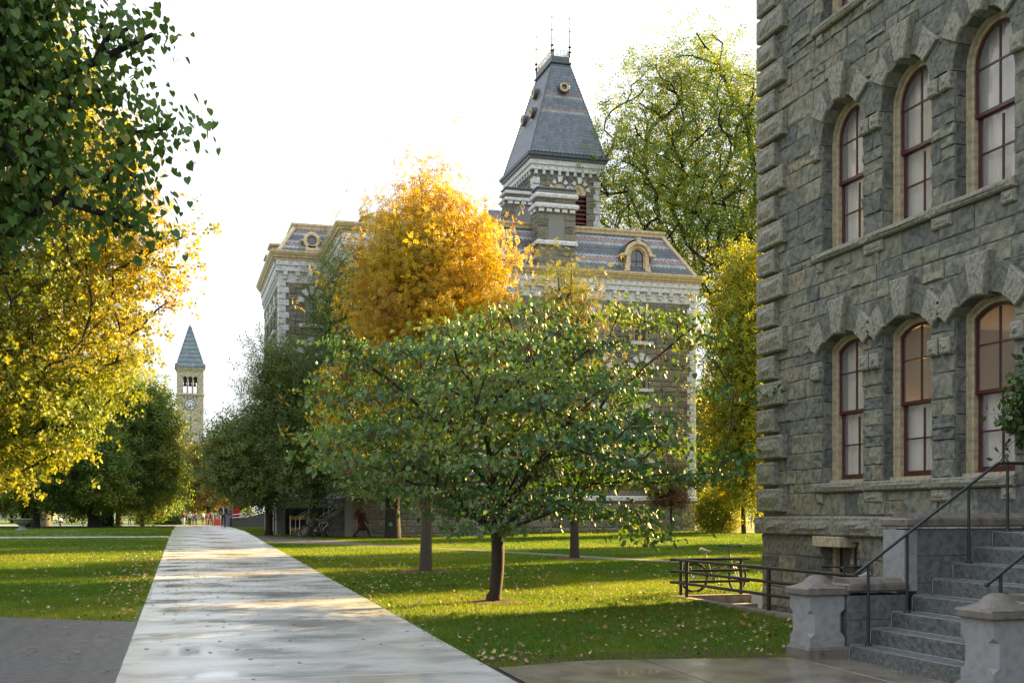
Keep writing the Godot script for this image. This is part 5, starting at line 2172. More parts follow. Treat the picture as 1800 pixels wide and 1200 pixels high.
	deck.quad(Vector3(P1 - 1.6, Y1 + 0.3, -30), Vector3(P1 - 1.6, Y1 + 0.3, -ins), Vector3(P1 + 1.0, Y1 + 0.7, -4.2), Vector3(P1 + 1.0, Y1 + 0.7, -28))
	deck.quad(Vector3(P1 + 1.0, Y1 + 0.7, -28), Vector3(P1 + 1.0, Y1 + 0.7, -4.2), Vector3(W - 5, Y1 + 0.7, -4.2), Vector3(W - 5, Y1 + 0.7, -28))
	deck.quad(Vector3(P0 + 1.6, 17.75, 0), Vector3(P0 + 1.6, 17.75, PZ - 1.8), Vector3(P1 - 1.6, 17.75, PZ - 1.8), Vector3(P1 - 1.6, 17.75, 0))
	obj("roof_deck", deck, M.lead, hall)
	var cb := MB.new()
	sweep(cb, [Vector2(il, -10), Vector2(il, -il), Vector2(P1 - 1.6, -il)], [Vector2(-0.02, YL - 0.06), Vector2(0.1, YL - 0.06), Vector2(0.12, YL + 0.06), Vector2(0.18, YL + 0.15), Vector2(0.18, YL + 0.25), Vector2(0.0, YL + 0.3)])
	obj("roof_curb", cb, M.gold_trim, hall)
	cb = MB.new()
	sweep(cb, [Vector2(P1 - 1.6, -10), Vector2(P1 - 1.6, -ins), Vector2(W - ins, -ins), Vector2(W - ins, -30)], [Vector2(-0.02, Y1 - 0.06), Vector2(0.1, Y1 - 0.06), Vector2(0.12, Y1 + 0.08), Vector2(0.2, Y1 + 0.2), Vector2(0.2, Y1 + 0.32), Vector2(0.0, Y1 + 0.36)])
	obj("roof_curb", cb, M.gold_trim, hall)
	# gold hip boards
	for h in [[Vector3(0.0, Y0, 0.02), Vector3(il + 0.02, YL, -il + 0.02)], [Vector3(W + 0.02, Y0, 0.06), Vector3(W - ins, Y1, -ins + 0.06)]]:
		var m := MB.new()
		m.tube([h[0], h[1]], [0.13, 0.13], 6)
		obj("hip_board", m, M.gold_trim, hall)
	# gabled dormer on the pavilion's roof
	var gd := MB.new()
	gd.cbox(Vector3(P0 + 2.1, 17.4, PZ - 1.9), Vector3(1.9, 0.8, 1.8), 0.03)
	gd.slab(PackedVector2Array([Vector2(P0 + 1.0, 17.78), Vector2(P0 + 3.2, 17.78), Vector2(P0 + 2.1, 18.2)]), PZ - 3.6, PZ - 0.9)
	obj("dormer", gd, M.gold_trim, hall)
	# small dormers on the west slope
	for z in [-3.4, -6.6]:
		var m := MB.new()
		m.cbox(Vector3(0.3, 17.6, z), Vector3(0.9, 0.9, 1.2), 0.05)
		m.cbox(Vector3(0.26, 18.1, z), Vector3(1.2, 0.16, 1.5), 0.04)
		obj("dormer", m, M.gold_trim, hall)
	# round dormer over the end bay
	var rd := Node3D.new()
	rd.name = "round_dormer"
	hall.add_child(rd)
	var rc := Vector3(1.88, 17.86, -0.12)
	var rm := MB.new()
	rm.lathe([Vector2(0.28, -0.05), Vector2(0.28, 0.1), Vector2(0.33, 0.13), Vector2(0.44, 0.13), Vector2(0.49, 0.08), Vector2(0.49, -0.5)], 28, rc, Basis(Vector3(1, 0, 0), PI / 2))
	rm.slab(PackedVector2Array([Vector2(-0.46, -0.7), Vector2(0.46, -0.7), Vector2(0.37, -0.58), Vector2(0.35, -0.36), Vector2(0.15, -0.29), Vector2(-0.15, -0.29), Vector2(-0.35, -0.36), Vector2(-0.37, -0.58)]), -0.1, 0.13, Transform3D(Basis(), rc))
	rm.cbox(rc + Vector3(0, -0.72, 0.06), Vector3(1.0, 0.07, 0.3), 0.02)
	for s in [-1.0, 1.0]:
		rm.cbox(rc + Vector3(0.55 * s, 0.0, -0.1), Vector3(0.2, 0.1, 0.4), 0.02)
	obj("surround", rm, M.gold_trim, rd)
	var rp := MB.new()
	rp.lathe([Vector2(0.0, 0.02), Vector2(0.29, 0.02)], 28, rc, Basis(Vector3(1, 0, 0), PI / 2))
	obj("pane", rp, M.dark_glass, rd)
	var rs := MB.new()
	rs.lathe([Vector2(0.235, 0.02), Vector2(0.235, 0.06), Vector2(0.285, 0.06), Vector2(0.285, 0.02)], 28, rc, Basis(Vector3(1, 0, 0), PI / 2))
	obj("sash", rs, M.sash_paint, rd)
	# arched dormer
	var ad := Node3D.new()
	ad.name = "arched_dormer"
	hall.add_child(ad)
	var c := 22.2
	var op := {"a0": c - 0.52, "a1": c + 0.52, "sill": 17.2, "spring": 18.24, "rise": 0.5}
	var am := MB.new()
	band(am, op, -0.24, 0.0, -0.6, 0.0)
	band(am, {"a0": c - 0.52, "a1": c + 0.52, "sill": 18.24, "spring": 18.24, "rise": 0.5}, -0.42, -0.2, -0.5, 0.14)
	for s in [-1.0, 1.0]:
		am.slab(PackedVector2Array([Vector2(c + s * 0.7, 17.2), Vector2(c + s * 1.02, 17.2), Vector2(c + s * 0.86, 17.35), Vector2(c + s * 0.84, 17.6), Vector2(c + s * 0.74, 17.75)]) if s > 0 else PackedVector2Array([Vector2(c - 0.74, 17.75), Vector2(c - 0.84, 17.6), Vector2(c - 0.86, 17.35), Vector2(c - 1.02, 17.2), Vector2(c - 0.7, 17.2)]), -0.3, 0.02)
		am.cbox(Vector3(c + s * 0.98, 18.25, -0.15), Vector3(0.36, 0.16, 0.7), 0.03)
	am.cbox(Vector3(c, 19.12, 0.1), Vector3(0.26, 0.46, 0.3), 0.03)
	obj("surround", am, M.gold_trim, ad)
	far_window(ad, Transform3D(), op, M.dark_glass, false)
	var ar := MB.new()
	for i in 14:
		var a0 := PI * i / 14.0
		var a1 := PI * (i + 1) / 14.0
		var q0 := Vector3(c - cos(a0) * 0.97, 18.3 + sin(a0) * 0.97, 0.05)
		var q1 := Vector3(c - cos(a1) * 0.97, 18.3 + sin(a1) * 0.97, 0.05)
		ar.quad(q0, q1, q1 - Vector3(0, 0, 2.2), q0 - Vector3(0, 0, 2.2))
	obj("lead_hood", ar, M.lead, ad)
	# chimneys
	chimney(hall, Vector3(16.78, 0, -0.45), 17.1, 22.05, 2.5, 1.15, units, joined, r, budget)
	chimney(hall, Vector3(15.9, 0, -4.6), 19.6, 23.1, 2.3, 1.15, units, joined, r, budget)
	tower(hall, units, joined, r, budget)
	stuff(obj("stones", joined, M.ashlar_tint, hall))
	print("far hall left in budget ", budget[0])

func chimney(hall: Node3D, o: Vector3, y0: float, y1: float, w: float, d: float, units: Array, joined: MB, r: RandomNumberGenerator, budget: Array) -> void:
	var h := y1 - y0
	var n := Node3D.new()
	n.name = "chimney"
	hall.add_child(n, true)
	var m := MB.new()
	m.box(o + Vector3(0, y0 + h * 0.5, 0), Vector3(w - 0.1, h - 0.06, d - 0.1))
	obj("core", m, M.mortar, n)
	var t := Transform3D(Basis(), o + Vector3(-w * 0.5, 0, d * 0.5 - 0.045))
	var tw := Transform3D(Basis(Vector3(0, 0, 1), Vector3(0, 1, 0), Vector3(-1, 0, 0)), o + Vector3(-w * 0.5 + 0.045, 0, -d * 0.5))
	var panel := {"a0": w * 0.5 - 0.52, "a1": w * 0.5 + 0.52, "sill": y0 + 0.345 * h, "spring": y0 + 0.56 * h, "rise": 0.5}
	ashlar(hall, t, 0.0, w, y0 + 0.02, y0 + 0.86 * h, [panel], units, joined, r, budget, 0.36)
	ashlar(hall, tw, 0.0, d, y0 + 0.02, y0 + 0.9 * h, [], units, joined, r, [0], 0.36)
	var pm := MB.new()
	pm.slab(outline(panel, 0.03), -0.05, -0.012, t)
	obj("panel", pm, M.ashlar1, n)
	var path := [Vector2(o.x - w * 0.5, o.z - d * 0.5), Vector2(o.x - w * 0.5, o.z + d * 0.5), Vector2(o.x + w * 0.5, o.z + d * 0.5), Vector2(o.x + w * 0.5, o.z - d * 0.5)]
	for band_no in 3:
		var b := MB.new()
		sweep(b, path, [[Vector2(-0.02, y0 + 0.29 * h), Vector2(0.1, y0 + 0.29 * h), Vector2(0.1, y0 + 0.325 * h), Vector2(-0.02, y0 + 0.35 * h)],
			[Vector2(-0.02, y0 + 0.74 * h), Vector2(0.16, y0 + 0.745 * h), Vector2(0.18, y0 + 0.775 * h), Vector2(0.1, y0 + 0.8 * h), Vector2(-0.1, y0 + 0.81 * h)],
			[Vector2(-0.02, y0 + 0.87 * h), Vector2(0.12, y0 + 0.875 * h), Vector2(0.14, y0 + 0.905 * h), Vector2(0.08, y0 + 0.925 * h), Vector2(-0.1, y0 + 0.93 * h)]][band_no], true)
		obj("string_course", b, M.limestone, n)
	for i in 5:
		var q := MB.new()
		q.cbox(o + Vector3(-w * 0.5 + 0.25 + i * (w - 0.5) / 4.0, y0 + 0.712 * h, d * 0.5 + 0.04), Vector3(0.34, 0.2, 0.16), 0.02)
		obj("dentil", q, M.limestone, n)
	for i in 2:
		var q := MB.new()
		q.cbox(o + Vector3(-w * 0.5 - 0.04, y0 + 0.712 * h, -d * 0.3 + i * d * 0.5), Vector3(0.16, 0.2, 0.3), 0.02)
		obj("dentil", q, M.limestone, n)
	var c := MB.new()
	c.cbox(o + Vector3(0, y1 - 0.05, 0), Vector3(w + 0.1, 0.1, d + 0.1), 0.02)
	obj("cap", c, M.lead, n)

func tower(hall: Node3D, units: Array, joined: MB, r: RandomNumberGenerator, budget: Array) -> void:
	var n := Node3D.new()
	n.name = "tower"
	hall.add_child(n)
	var x0 := 17.2
	var x1 := 21.9
	var zf := -6.0
	var zb := -12.0
	var open := []
	for c in [19.05, 20.45]:
		open.push_back({"a0": c - 0.5 - x0, "a1": c + 0.5 - x0, "sill": 19.4, "spring": 23.75, "rise": 0.49})
	var t := Transform3D(Basis(), Vector3(x0, 0, zf))
	var tw := Transform3D(Basis(Vector3(0, 0, 1), Vector3(0, 1, 0), Vector3(-1, 0, 0)), Vector3(x0, 0, zb))
	var m := MB.new()
	var core := MB.new()
	holed_wall(core, 0, x1 - x0, 17, 25.3, open, -0.03)
	for i in core.v.size():
		m.v.push_back(t * core.v[i])
		m.n.push_back(core.n[i])
	m.quad(Vector3(x0 + 0.03, 17, zb), Vector3(x0 + 0.03, 17, zf - 0.03), Vector3(x0 + 0.03, 25.3, zf - 0.03), Vector3(x0 + 0.03, 25.3, zb))
	m.quad(Vector3(x1, 17, zf - 0.03), Vector3(x1, 17, zb), Vector3(x1, 25.3, zb), Vector3(x1, 25.3, zf - 0.03))
	m.quad(Vector3(x1, 17, zb), Vector3(x0, 17, zb), Vector3(x0, 25.3, zb), Vector3(x1, 25.3, zb))
	obj("core", m, M.mortar, n)
	ashlar(hall, t, 0.4, x1 - x0 - 0.3, 20.2, 24.6, open, units, joined, r, budget, 0.38)
	ashlar(hall, tw, 0.0, 5.6, 20.2, 24.6, [], units, joined, r, [0], 0.38)
	for o in open:
		for i in 14:
			var y: float = o.sill + 0.15 + i * 0.3
			if y > o.spring:
				continue
			var lm := MB.new()
			lm.box(Vector3((o.a0 + o.a1) * 0.5, y, -0.18), Vector3(o.a1 - o.a0, 0.03, 0.26), Basis(Vector3(1, 0, 0), 0.7))
			var q := obj("louver", lm, M.louver, n)
			q.transform = t
		var hm := MB.new()
		hm.slab(outline({"a0": o.a0, "a1": o.a1, "sill": o.spring - 0.25, "spring": o.spring, "rise": o.rise}, 0.0), -0.3, -0.1)
		var hq := obj("arch_panel", hm, M.gold_trim, n)
		hq.transform = t
		var bk := MB.new()
		bk.box(Vector3((o.a0 + o.a1) * 0.5, 21.5, -0.5), Vector3(o.a1 - o.a0, 4.6, 0.05))
		var bq := obj("shutter_back", bk, M.louver, n)
		bq.transform = t
		for q in [[-1.0, -0.72], [-0.14, 0.14], [0.72, 1.0], [-0.55, -0.3], [0.3, 0.55]]:
			var poly := PackedVector2Array()
			var mid: float = (o.a0 + o.a1) * 0.5
			for a in [q[0], q[1]]:
				poly.push_back(Vector2(mid + sin(a * PI / 2) * 0.5, o.spring + cos(a * PI / 2) * 0.5))
			for a in [q[1] * 1.05, q[0] * 1.05]:
				poly.push_back(Vector2(mid + sin(a * PI / 2) * (0.88 if absf(q[0]) < 0.2 else 0.76), o.spring + cos(a * PI / 2) * (0.92 if absf(q[0]) < 0.2 else 0.76)))
			var vm := MB.new()
			vm.slab(poly, -0.2, 0.09, t)
			obj("voussoir", vm, M.limestone, n)
	var y := 20.1
	var k := 0
	while y < 24.5:
		for s in 2:
			var q := MB.new()
			var w := 0.7 if k % 2 == 0 else 0.5
			q.cbox(Vector3(x0 - 0.05 + w * 0.5 if s == 0 else x1 + 0.05 - w * 0.5, y + 0.2, zf + 0.05 - 0.3), Vector3(w, 0.42, 0.62 if k % 2 else 0.5), 0.025)
			obj("quoin", q, M.limestone, n)
		y += 0.44
		k += 1
	var path := [Vector2(x0, zb), Vector2(x0, zf), Vector2(x1, zf), Vector2(x1, zb)]
	var f := MB.new()
	sweep(f, path, [Vector2(0.0, 24.95), Vector2(0.22, 24.95), Vector2(0.22, 25.25), Vector2(0.2, 25.27), Vector2(0.3, 25.28), Vector2(0.3, 25.62)], true)
	obj("frieze", f, M.limestone, n)
	for i in 9:
		var q := MB.new()
		q.cbox(Vector3(x0 + 0.15 + i * (x1 - x0 - 0.3) / 8.0, 24.8, zf + 0.1), Vector3(0.2, 0.3, 0.2), 0.03)
		obj("bracket", q, M.limestone, n)
	for i in 10:
		var q := MB.new()
		q.cbox(Vector3(x0 - 0.1, 24.8, zf - 0.4 - i * 0.58), Vector3(0.2, 0.3, 0.2), 0.03)
		obj("bracket", q, M.limestone, n)
	var co := MB.new()
	sweep(co, path, [Vector2(0.28, 25.6), Vector2(0.4, 25.62), Vector2(0.42, 25.74), Vector2(0.52, 25.84), Vector2(0.54, 26.0), Vector2(0.1, 26.12)], true)
	obj("cornice", co, M.lead, n)
	# spire
	var b := 0.28
	var base := [Vector3(x0 - b, 26.1, zf + b), Vector3(x1 + b, 26.1, zf + b), Vector3(x1 + b, 26.1, zb - b), Vector3(x0 - b, 26.1, zb - b)]
	var cx := (x0 + x1) * 0.5
	var cz := (zf + zb) * 0.5
	var tw2 := 0.62
	var td := 1.75
	var yt := 32.7
	var top := [Vector3(cx - tw2, yt, cz + td), Vector3(cx + tw2, yt, cz + td), Vector3(cx + tw2, yt, cz - td), Vector3(cx - tw2, yt, cz - td)]
	var dk := Color(0.165, 0.195, 0.245)
	var pat := []
	var pts := {}
	for j in 30:
		pat.push_back(dk)
	for j in [13, 18]:
		pat[j] = Color(0.30, 0.34, 0.34)
		pat[j + 1] = Color(0.3, 0.19, 0.19)
		pts[j + 1] = 1
	var sl := tinted_mb()
	for i in 4:
		slates(sl, base[i], base[(i + 1) % 4], top[(i + 1) % 4], top[i], 30, 0.26, pat, r, pts)
	stuff(obj("spire_slates", sl, M.slate, n))
	for i in 4:
		var q := MB.new()
		q.tube([base[i], top[i]], [0.06, 0.05], 5)
		obj("hip_roll", q, M.lead, n)
	var cap := MB.new()
	cap.cbox(Vector3(cx, yt + 0.06, cz), Vector3(tw2 * 2 + 0.3, 0.14, td * 2 + 0.3), 0.03)
	cap.cbox(Vector3(cx, yt + 0.3, cz), Vector3(tw2 * 2 + 0.12, 0.4, td * 2 + 0.12), 0.03)
	obj("platform", cap, M.lead, n)
	# oculus dormers
	for q in [[0, 0.5, 0.72], [3, 0.5, 0.76], [3, 0.3, 0.52], [3, 0.72, 0.5]]:
		var i: int = q[0]
		var e0: Vector3 = base[i].lerp(top[i], q[2])
		var e1: Vector3 = base[(i + 1) % 4].lerp(top[(i + 1) % 4], q[2])
		var p := e0.lerp(e1, q[1])
		var out := Vector3(0, 0, 1) if i == 0 else Vector3(-1, 0, 0)
		var bs := Basis(Vector3(1, 0, 0), PI / 2) if i == 0 else Basis(Vector3(0, 0, 1), PI / 2)
		var om := MB.new()
		om.lathe([Vector2(0.19, -0.1), Vector2(0.19, 0.22), Vector2(0.23, 0.26), Vector2(0.3, 0.26), Vector2(0.34, 0.2), Vector2(0.34, -0.5)], 20, p + out * 0.12, bs)
		obj("oculus", om, M.gold_trim, n)
		var gm := MB.new()
		gm.lathe([Vector2(0, 0.05), Vector2(0.22, 0.05)], 16, p + out * 0.12, bs)
		obj("oculus_pane", gm, M.dark_glass, n)
		var hm := MB.new()
		hm.lathe([Vector2(0.35, 0.24), Vector2(0.38, 0.2), Vector2(0.38, -0.55)], 20, p + out * 0.12, bs)
		obj("oculus_hood", hm, M.lead, n)
	# iron cresting and finials
	var yb := yt + 0.5
	for s in [[-1, 1], [1, 1], [1, -1], [-1, -1]]:
		var q := MB.new()
		var o := Vector3(cx + s[0] * (tw2 + 0.02), yb, cz + s[1] * (td + 0.02))
		q.lathe([Vector2(0.05, 0), Vector2(0.05, 0.25), Vector2(0.13, 0.32), Vector2(0.05, 0.4), Vector2(0.045, 0.6), Vector2(0.12, 0.68), Vector2(0.04, 0.78), Vector2(0.035, 1.7), Vector2(0.07, 1.75), Vector2(0.03, 1.8), Vector2(0.025, 2.6), Vector2(0.055, 2.64), Vector2(0.02, 2.68), Vector2(0.004, 3.7)], 8, o)
		obj("finial", q, M.iron, n)
	var cr := MB.new()
	for e in 4:
		var s0: Array = [[-1, 1], [1, 1], [1, -1], [-1, -1]][e]
		var s1: Array = [[1, 1], [1, -1], [-1, -1], [-1, 1]][e]
		var p0 := Vector3(cx + s0[0] * tw2, yb, cz + s0[1] * td)
		var p1 := Vector3(cx + s1[0] * tw2, yb, cz + s1[1] * td)
		for h in [0.08, 0.42]:
			cr.bar(p0 + Vector3.UP * h, p1 + Vector3.UP * h, 0.018, 4)
		var nn := int(p0.distance_to(p1) / 0.24)
		for i in nn:
			var p := p0.lerp(p1, (i + 0.5) / nn)
			cr.tube([p, p + Vector3.UP * 0.42, p + Vector3.UP * (0.75 if i % 2 else 0.55)], [0.016, 0.016, 0.003], 4)
			wheel_ring(cr, p + Vector3.UP * 0.25, 0.09, 0.012, (p1 - p0).cross(Vector3.UP).normalized())
	obj("cresting", cr, M.iron, n)
	# slated shoulder beside the tower
	var sh := tinted_mb()
	slates(sh, Vector3(13.2, 20.2, -6.2), Vector3(17.0, 20.2, -6.2), Vector3(17.0, 22.6, -8.0), Vector3(14.4, 22.6, -8.0), 10, 0.27, [Color(0.2, 0.22, 0.26)], r)
	slates(sh, Vector3(13.2, 20.2, -12.0), Vector3(13.2, 20.2, -6.2), Vector3(14.4, 22.6, -8.0), Vector3(14.4, 22.6, -12.0), 10, 0.4, [Color(0.2, 0.22, 0.26)], r)
	stuff(obj("shoulder_slates", sh, M.slate, n))

# ---------------------------------------------------------------- far buildings
func backdrop() -> void:
	var d := 330.0
	var b := at(333.5, 904, d)
	var base := on(b.x, b.z)
	var tw := thing("clock_tower", "tall slender stone clock tower with an open belfry and pointed slate roof", "tower", base)
	var h := d / FOCAL
	var w := 46.0 * h * 0.97
	var y := func(v: float) -> float: return EYE + (HORIZON - v) * h - base.y
	mat("tower_stone", lin(0.5, 0.455, 0.40), 0.85, {"tex": "stone", "bump": "lumps", "scale": 0.25, "height": 2.0})
	var open := []
	for k in 3:
		var c := w * 0.5 + (k - 1) * 8.6 * h
		open.push_back({"a0": c - 0.52, "a1": c + 0.52, "sill": y.call(693.0), "spring": y.call(667.0), "rise": 0.5})
	var m := MB.new()
	for side in 4:
		var q := MB.new()
		holed_wall(q, 0.0, w, -2.0, y.call(648.0), open, 0.0)
		var turn := Basis(Vector3.UP, side * PI / 2)
		for i in q.v.size():
			m.v.push_back(turn * (q.v[i] + Vector3(-w * 0.5, 0, w * 0.5)))
			m.n.push_back(turn * q.n[i])
		for o in open:
			var e := MB.new()
			band(e, o, 0.0, 0.0, -0.7, 0.0)
			for i in e.v.size():
				m.v.push_back(turn * (e.v[i] + Vector3(-w * 0.5, 0, w * 0.5)))
				m.n.push_back(turn * e.n[i])
	obj("shaft", m, M.tower_stone, tw)
	var deck := MB.new()
	deck.box(Vector3(0, y.call(694.0), 0), Vector3(w - 0.1, 0.3, w - 0.1))
	deck.box(Vector3(0, y.call(656.0), 0), Vector3(w - 0.1, 0.3, w - 0.1))
	obj("belfry_floor", deck, M.tower_stone, tw)
	var sq := [Vector2(-w / 2, -w / 2), Vector2(-w / 2, w / 2), Vector2(w / 2, w / 2), Vector2(w / 2, -w / 2)]
	var st := MB.new()
	sweep(st, sq, [Vector2(0, y.call(697.0)), Vector2(0.28, y.call(696.5)), Vector2(0.28, y.call(694.5)), Vector2(0, y.call(693.5))], true)
	obj("string_course", st, M.tower_stone, tw)
	var cn := MB.new()
	sweep(cn, sq, [Vector2(0, y.call(652.0)), Vector2(0.18, y.call(651.5)), Vector2(0.3, y.call(648.0)), Vector2(0.0, y.call(647.8))], true)
	obj("cornice", cn, M.tower_stone, tw)
	for k in 12:
		var q := MB.new()
		q.box(Vector3(-w * 0.5 + (k + 0.5) * w / 12.0, y.call(653.5), w * 0.5 + 0.1), Vector3(0.3, 0.4, 0.2))
		obj("corbel", q, M.tower_stone, tw)
	# belfry: columns, rail, bells
	for s in [-1.0, 1.0]:
		var q := MB.new()
		q.lathe([Vector2(0.17, y.call(693.0)), Vector2(0.17, y.call(668.0)), Vector2(0.3, y.call(667.0))], 10, Vector3(s * 4.3 * h, 0, w * 0.5 + 0.02))
		obj("column", q, M.tower_stone, tw)
	var bells := mat("bronze", lin(0.05, 0.055, 0.05), 0.5, {"metal": 0.6})
	for k in 3:
		var q := MB.new()
		q.lathe([Vector2(0.0, 1.1), Vector2(0.28, 1.05), Vector2(0.36, 0.6), Vector2(0.5, 0.12), Vector2(0.6, 0.0)], 12, Vector3((k - 1) * 8.6 * h, y.call(680.0), w * 0.28))
		q.box(Vector3((k - 1) * 8.6 * h, y.call(671.0), w * 0.28), Vector3(0.9, 1.0, 0.2))
		obj("bell", q, bells, tw)
	# dial
	var cy: float = y.call(713.0)
	var cr := 9.3 * h
	var fm := MB.new()
	fm.lathe([Vector2(0, 0.1), Vector2(cr, 0.1), Vector2(cr, 0.0)], 36, Vector3(0, cy, w * 0.5), Basis(Vector3(1, 0, 0), PI / 2))
	obj("dial", fm, mat("dial_white", lin(0.62, 0.66, 0.70), 0.4), tw)
	var black := mat("dial_black", lin(0.02, 0.025, 0.03), 0.5)
	var rim := MB.new()
	for rr in [1.0, 0.52]:
		var ring := []
		var rad := []
		for i in 37:
			var a := TAU * i / 36.0
			ring.push_back(Vector3(cos(a) * cr * rr, cy + sin(a) * cr * rr, w * 0.5 + 0.12))
			rad.push_back(0.07)
		rim.tube(ring, rad, 5, false)
	obj("dial_rim", rim, black, tw)
	for i in 12:
		var a := TAU * i / 12.0
		var nm := MB.new()
		var n := [1, 1, 2, 3, 3, 1, 2, 3, 3, 2, 1, 2][i] as int
		for j in n:
			var off := (j - (n - 1) * 0.5) * 0.13
			var dir := Vector3(sin(a), cos(a), 0)
			var side := Vector3(cos(a), -sin(a), 0)
			nm.box(Vector3(0, cy, w * 0.5 + 0.13) + dir * cr * 0.76 + side * off, Vector3(0.07, cr * 0.34, 0.05), Basis(side, dir, Vector3(0, 0, 1)))
		obj("numeral", nm, black, tw)
	for q in [[3.3, 0.78, 0.13], [3.05, 0.5, 0.17]]:
		var dir := Vector3(sin(q[0]), cos(q[0]), 0)
		var hm := MB.new()
		hm.box(Vector3(0, cy, w * 0.5 + 0.2) + dir * cr * q[1] * 0.42, Vector3(q[2], cr * q[1], 0.05), Basis(dir.cross(Vector3(0, 0, 1)), dir, Vector3(0, 0, 1)))
		obj("clock_hand", hm, black, tw)
	for v in [[700, 0.35], [738, 0.5], [755, 0.5]]:
		for x in ([-3.2, -1.6, 1.6, 3.2] if v[0] == 700 else [0.0]):
			var q := MB.new()
			q.box(Vector3(x * h * 3.2, y.call(float(v[0])), w * 0.5 + 0.01), Vector3(0.22, v[1] * 2.6, 0.06))
			obj("slit_window", q, black, tw)
	# slated pyramid roof with flared foot
	var r := RandomNumberGenerator.new()
	r.seed = 8
	var sl := tinted_mb()
	var yb: float = y.call(648.0)
	var yt: float = y.call(573.0)
	var levels := [[w * 0.5 + 0.55, yb], [w * 0.5 - 0.1, yb + 1.2], [0.12, yt]]
	for k in 2:
		for i in 4:
			var c0 := [Vector2(-1, 1), Vector2(1, 1), Vector2(1, -1), Vector2(-1, -1)]
			var p: Vector2 = c0[i]
			var q: Vector2 = c0[(i + 1) % 4]
			var a: float = levels[k][0]
			var e: float = levels[k + 1][0]
			slates(sl, Vector3(p.x * a, levels[k][1], p.y * a), Vector3(q.x * a, levels[k][1], q.y * a), Vector3(q.x * e, levels[k + 1][1], q.y * e), Vector3(p.x * e, levels[k + 1][1], p.y * e), 2 if k == 0 else 18, 0.75, [Color(0.15, 0.21, 0.25), Color(0.22, 0.3, 0.34), Color(0.12, 0.18, 0.22), Color(0.25, 0.32, 0.35)], r)
	stuff(obj("roof_slates", sl, M.slate, tw))
	var sp := MB.new()
	sp.tube([Vector3(0, yt - 2.6, 0), Vector3(0, yt, 0), Vector3(0, yt + 0.8, 0)], [0.95, 0.2, 0.05], 4)
	obj("spike", sp, M.lead, tw)
	# the library in front of the tower: long grey roof with a hipped end
	d = 262.0
	h = d / FOCAL
	var lb := on(at(372, 904, d).x, at(372, 904, d).z)
	var lib := thing("library", "stone library with a long grey slate roof under the clock tower", "building", lb)
	var yr: float = EYE + (HORIZON - 765) * h - lb.y
	var ye: float = EYE + (HORIZON - 811) * h - lb.y
	var lm := MB.new()
	lm.box(Vector3(2.0, ye * 0.5, -6), Vector3(13.6, ye, 11.6))
	obj("wall", lm, M.tower_stone, lib)
	var ls := tinted_mb()
	var gp := [Color(0.23, 0.26, 0.3), Color(0.2, 0.23, 0.27), Color(0.27, 0.3, 0.34)]
	slates(ls, Vector3(-5.2, ye, 0.3), Vector3(9.2, ye, 0.3), Vector3(9.2, yr, -6), Vector3(-3.4, yr, -6), 16, 0.5, gp, r)
	slates(ls, Vector3(-5.2, ye, -12.3), Vector3(-5.2, ye, 0.3), Vector3(-3.4, yr, -6), Vector3(-3.4, yr, -6.1), 16, 0.5, gp, r)
	slates(ls, Vector3(9.2, ye, -12.3), Vector3(-5.2, ye, -12.3), Vector3(-3.4, yr, -6), Vector3(9.2, yr, -6), 16, 1.2, gp, r)
	stuff(obj("roof_slates", ls, M.slate, lib))
	for k in 4:
		var q := MB.new()
		q.slab(outline({"a0": -0.6, "a1": 0.6, "sill": 0.0, "spring": 2.2, "rise": 0.58}, 0.0), -0.1, 0.08, Transform3D(Basis(), Vector3(-3.0 + 3.0 * k, ye - 4.5, -0.2)))
		obj("window", q, M.dark_glass, lib)
	# a low stone building far over the lawn
	var fb := on(at(-60, 904, 280).x, at(-60, 904, 280).z)
	var hl := thing("far_hall", "long low pale stone building far across the lawn under the trees", "building", fb)
	var fm2 := MB.new()
	fm2.box(Vector3(0, 4.5, 0), Vector3(40, 9, 10))
	obj("wall", fm2, M.tower_stone, hl)
	var fr := MB.new()
	fr.slab(PackedVector2Array([Vector2(-5.6, 9.0), Vector2(5.6, 9.0), Vector2(0, 12.5)]), -20.4, 20.4, Transform3D(Basis(Vector3.UP, PI / 2), Vector3()))
	obj("roof", fr, M.lead, hl)
	for k in 12:
		for j in 2:
			var q := MB.new()
			q.box(Vector3(-18 + 3.2 * k, 2.4 + 3.8 * j, 5.02), Vector3(1.3, 2.0, 0.1))
			obj("window", q, M.dark_glass, hl)

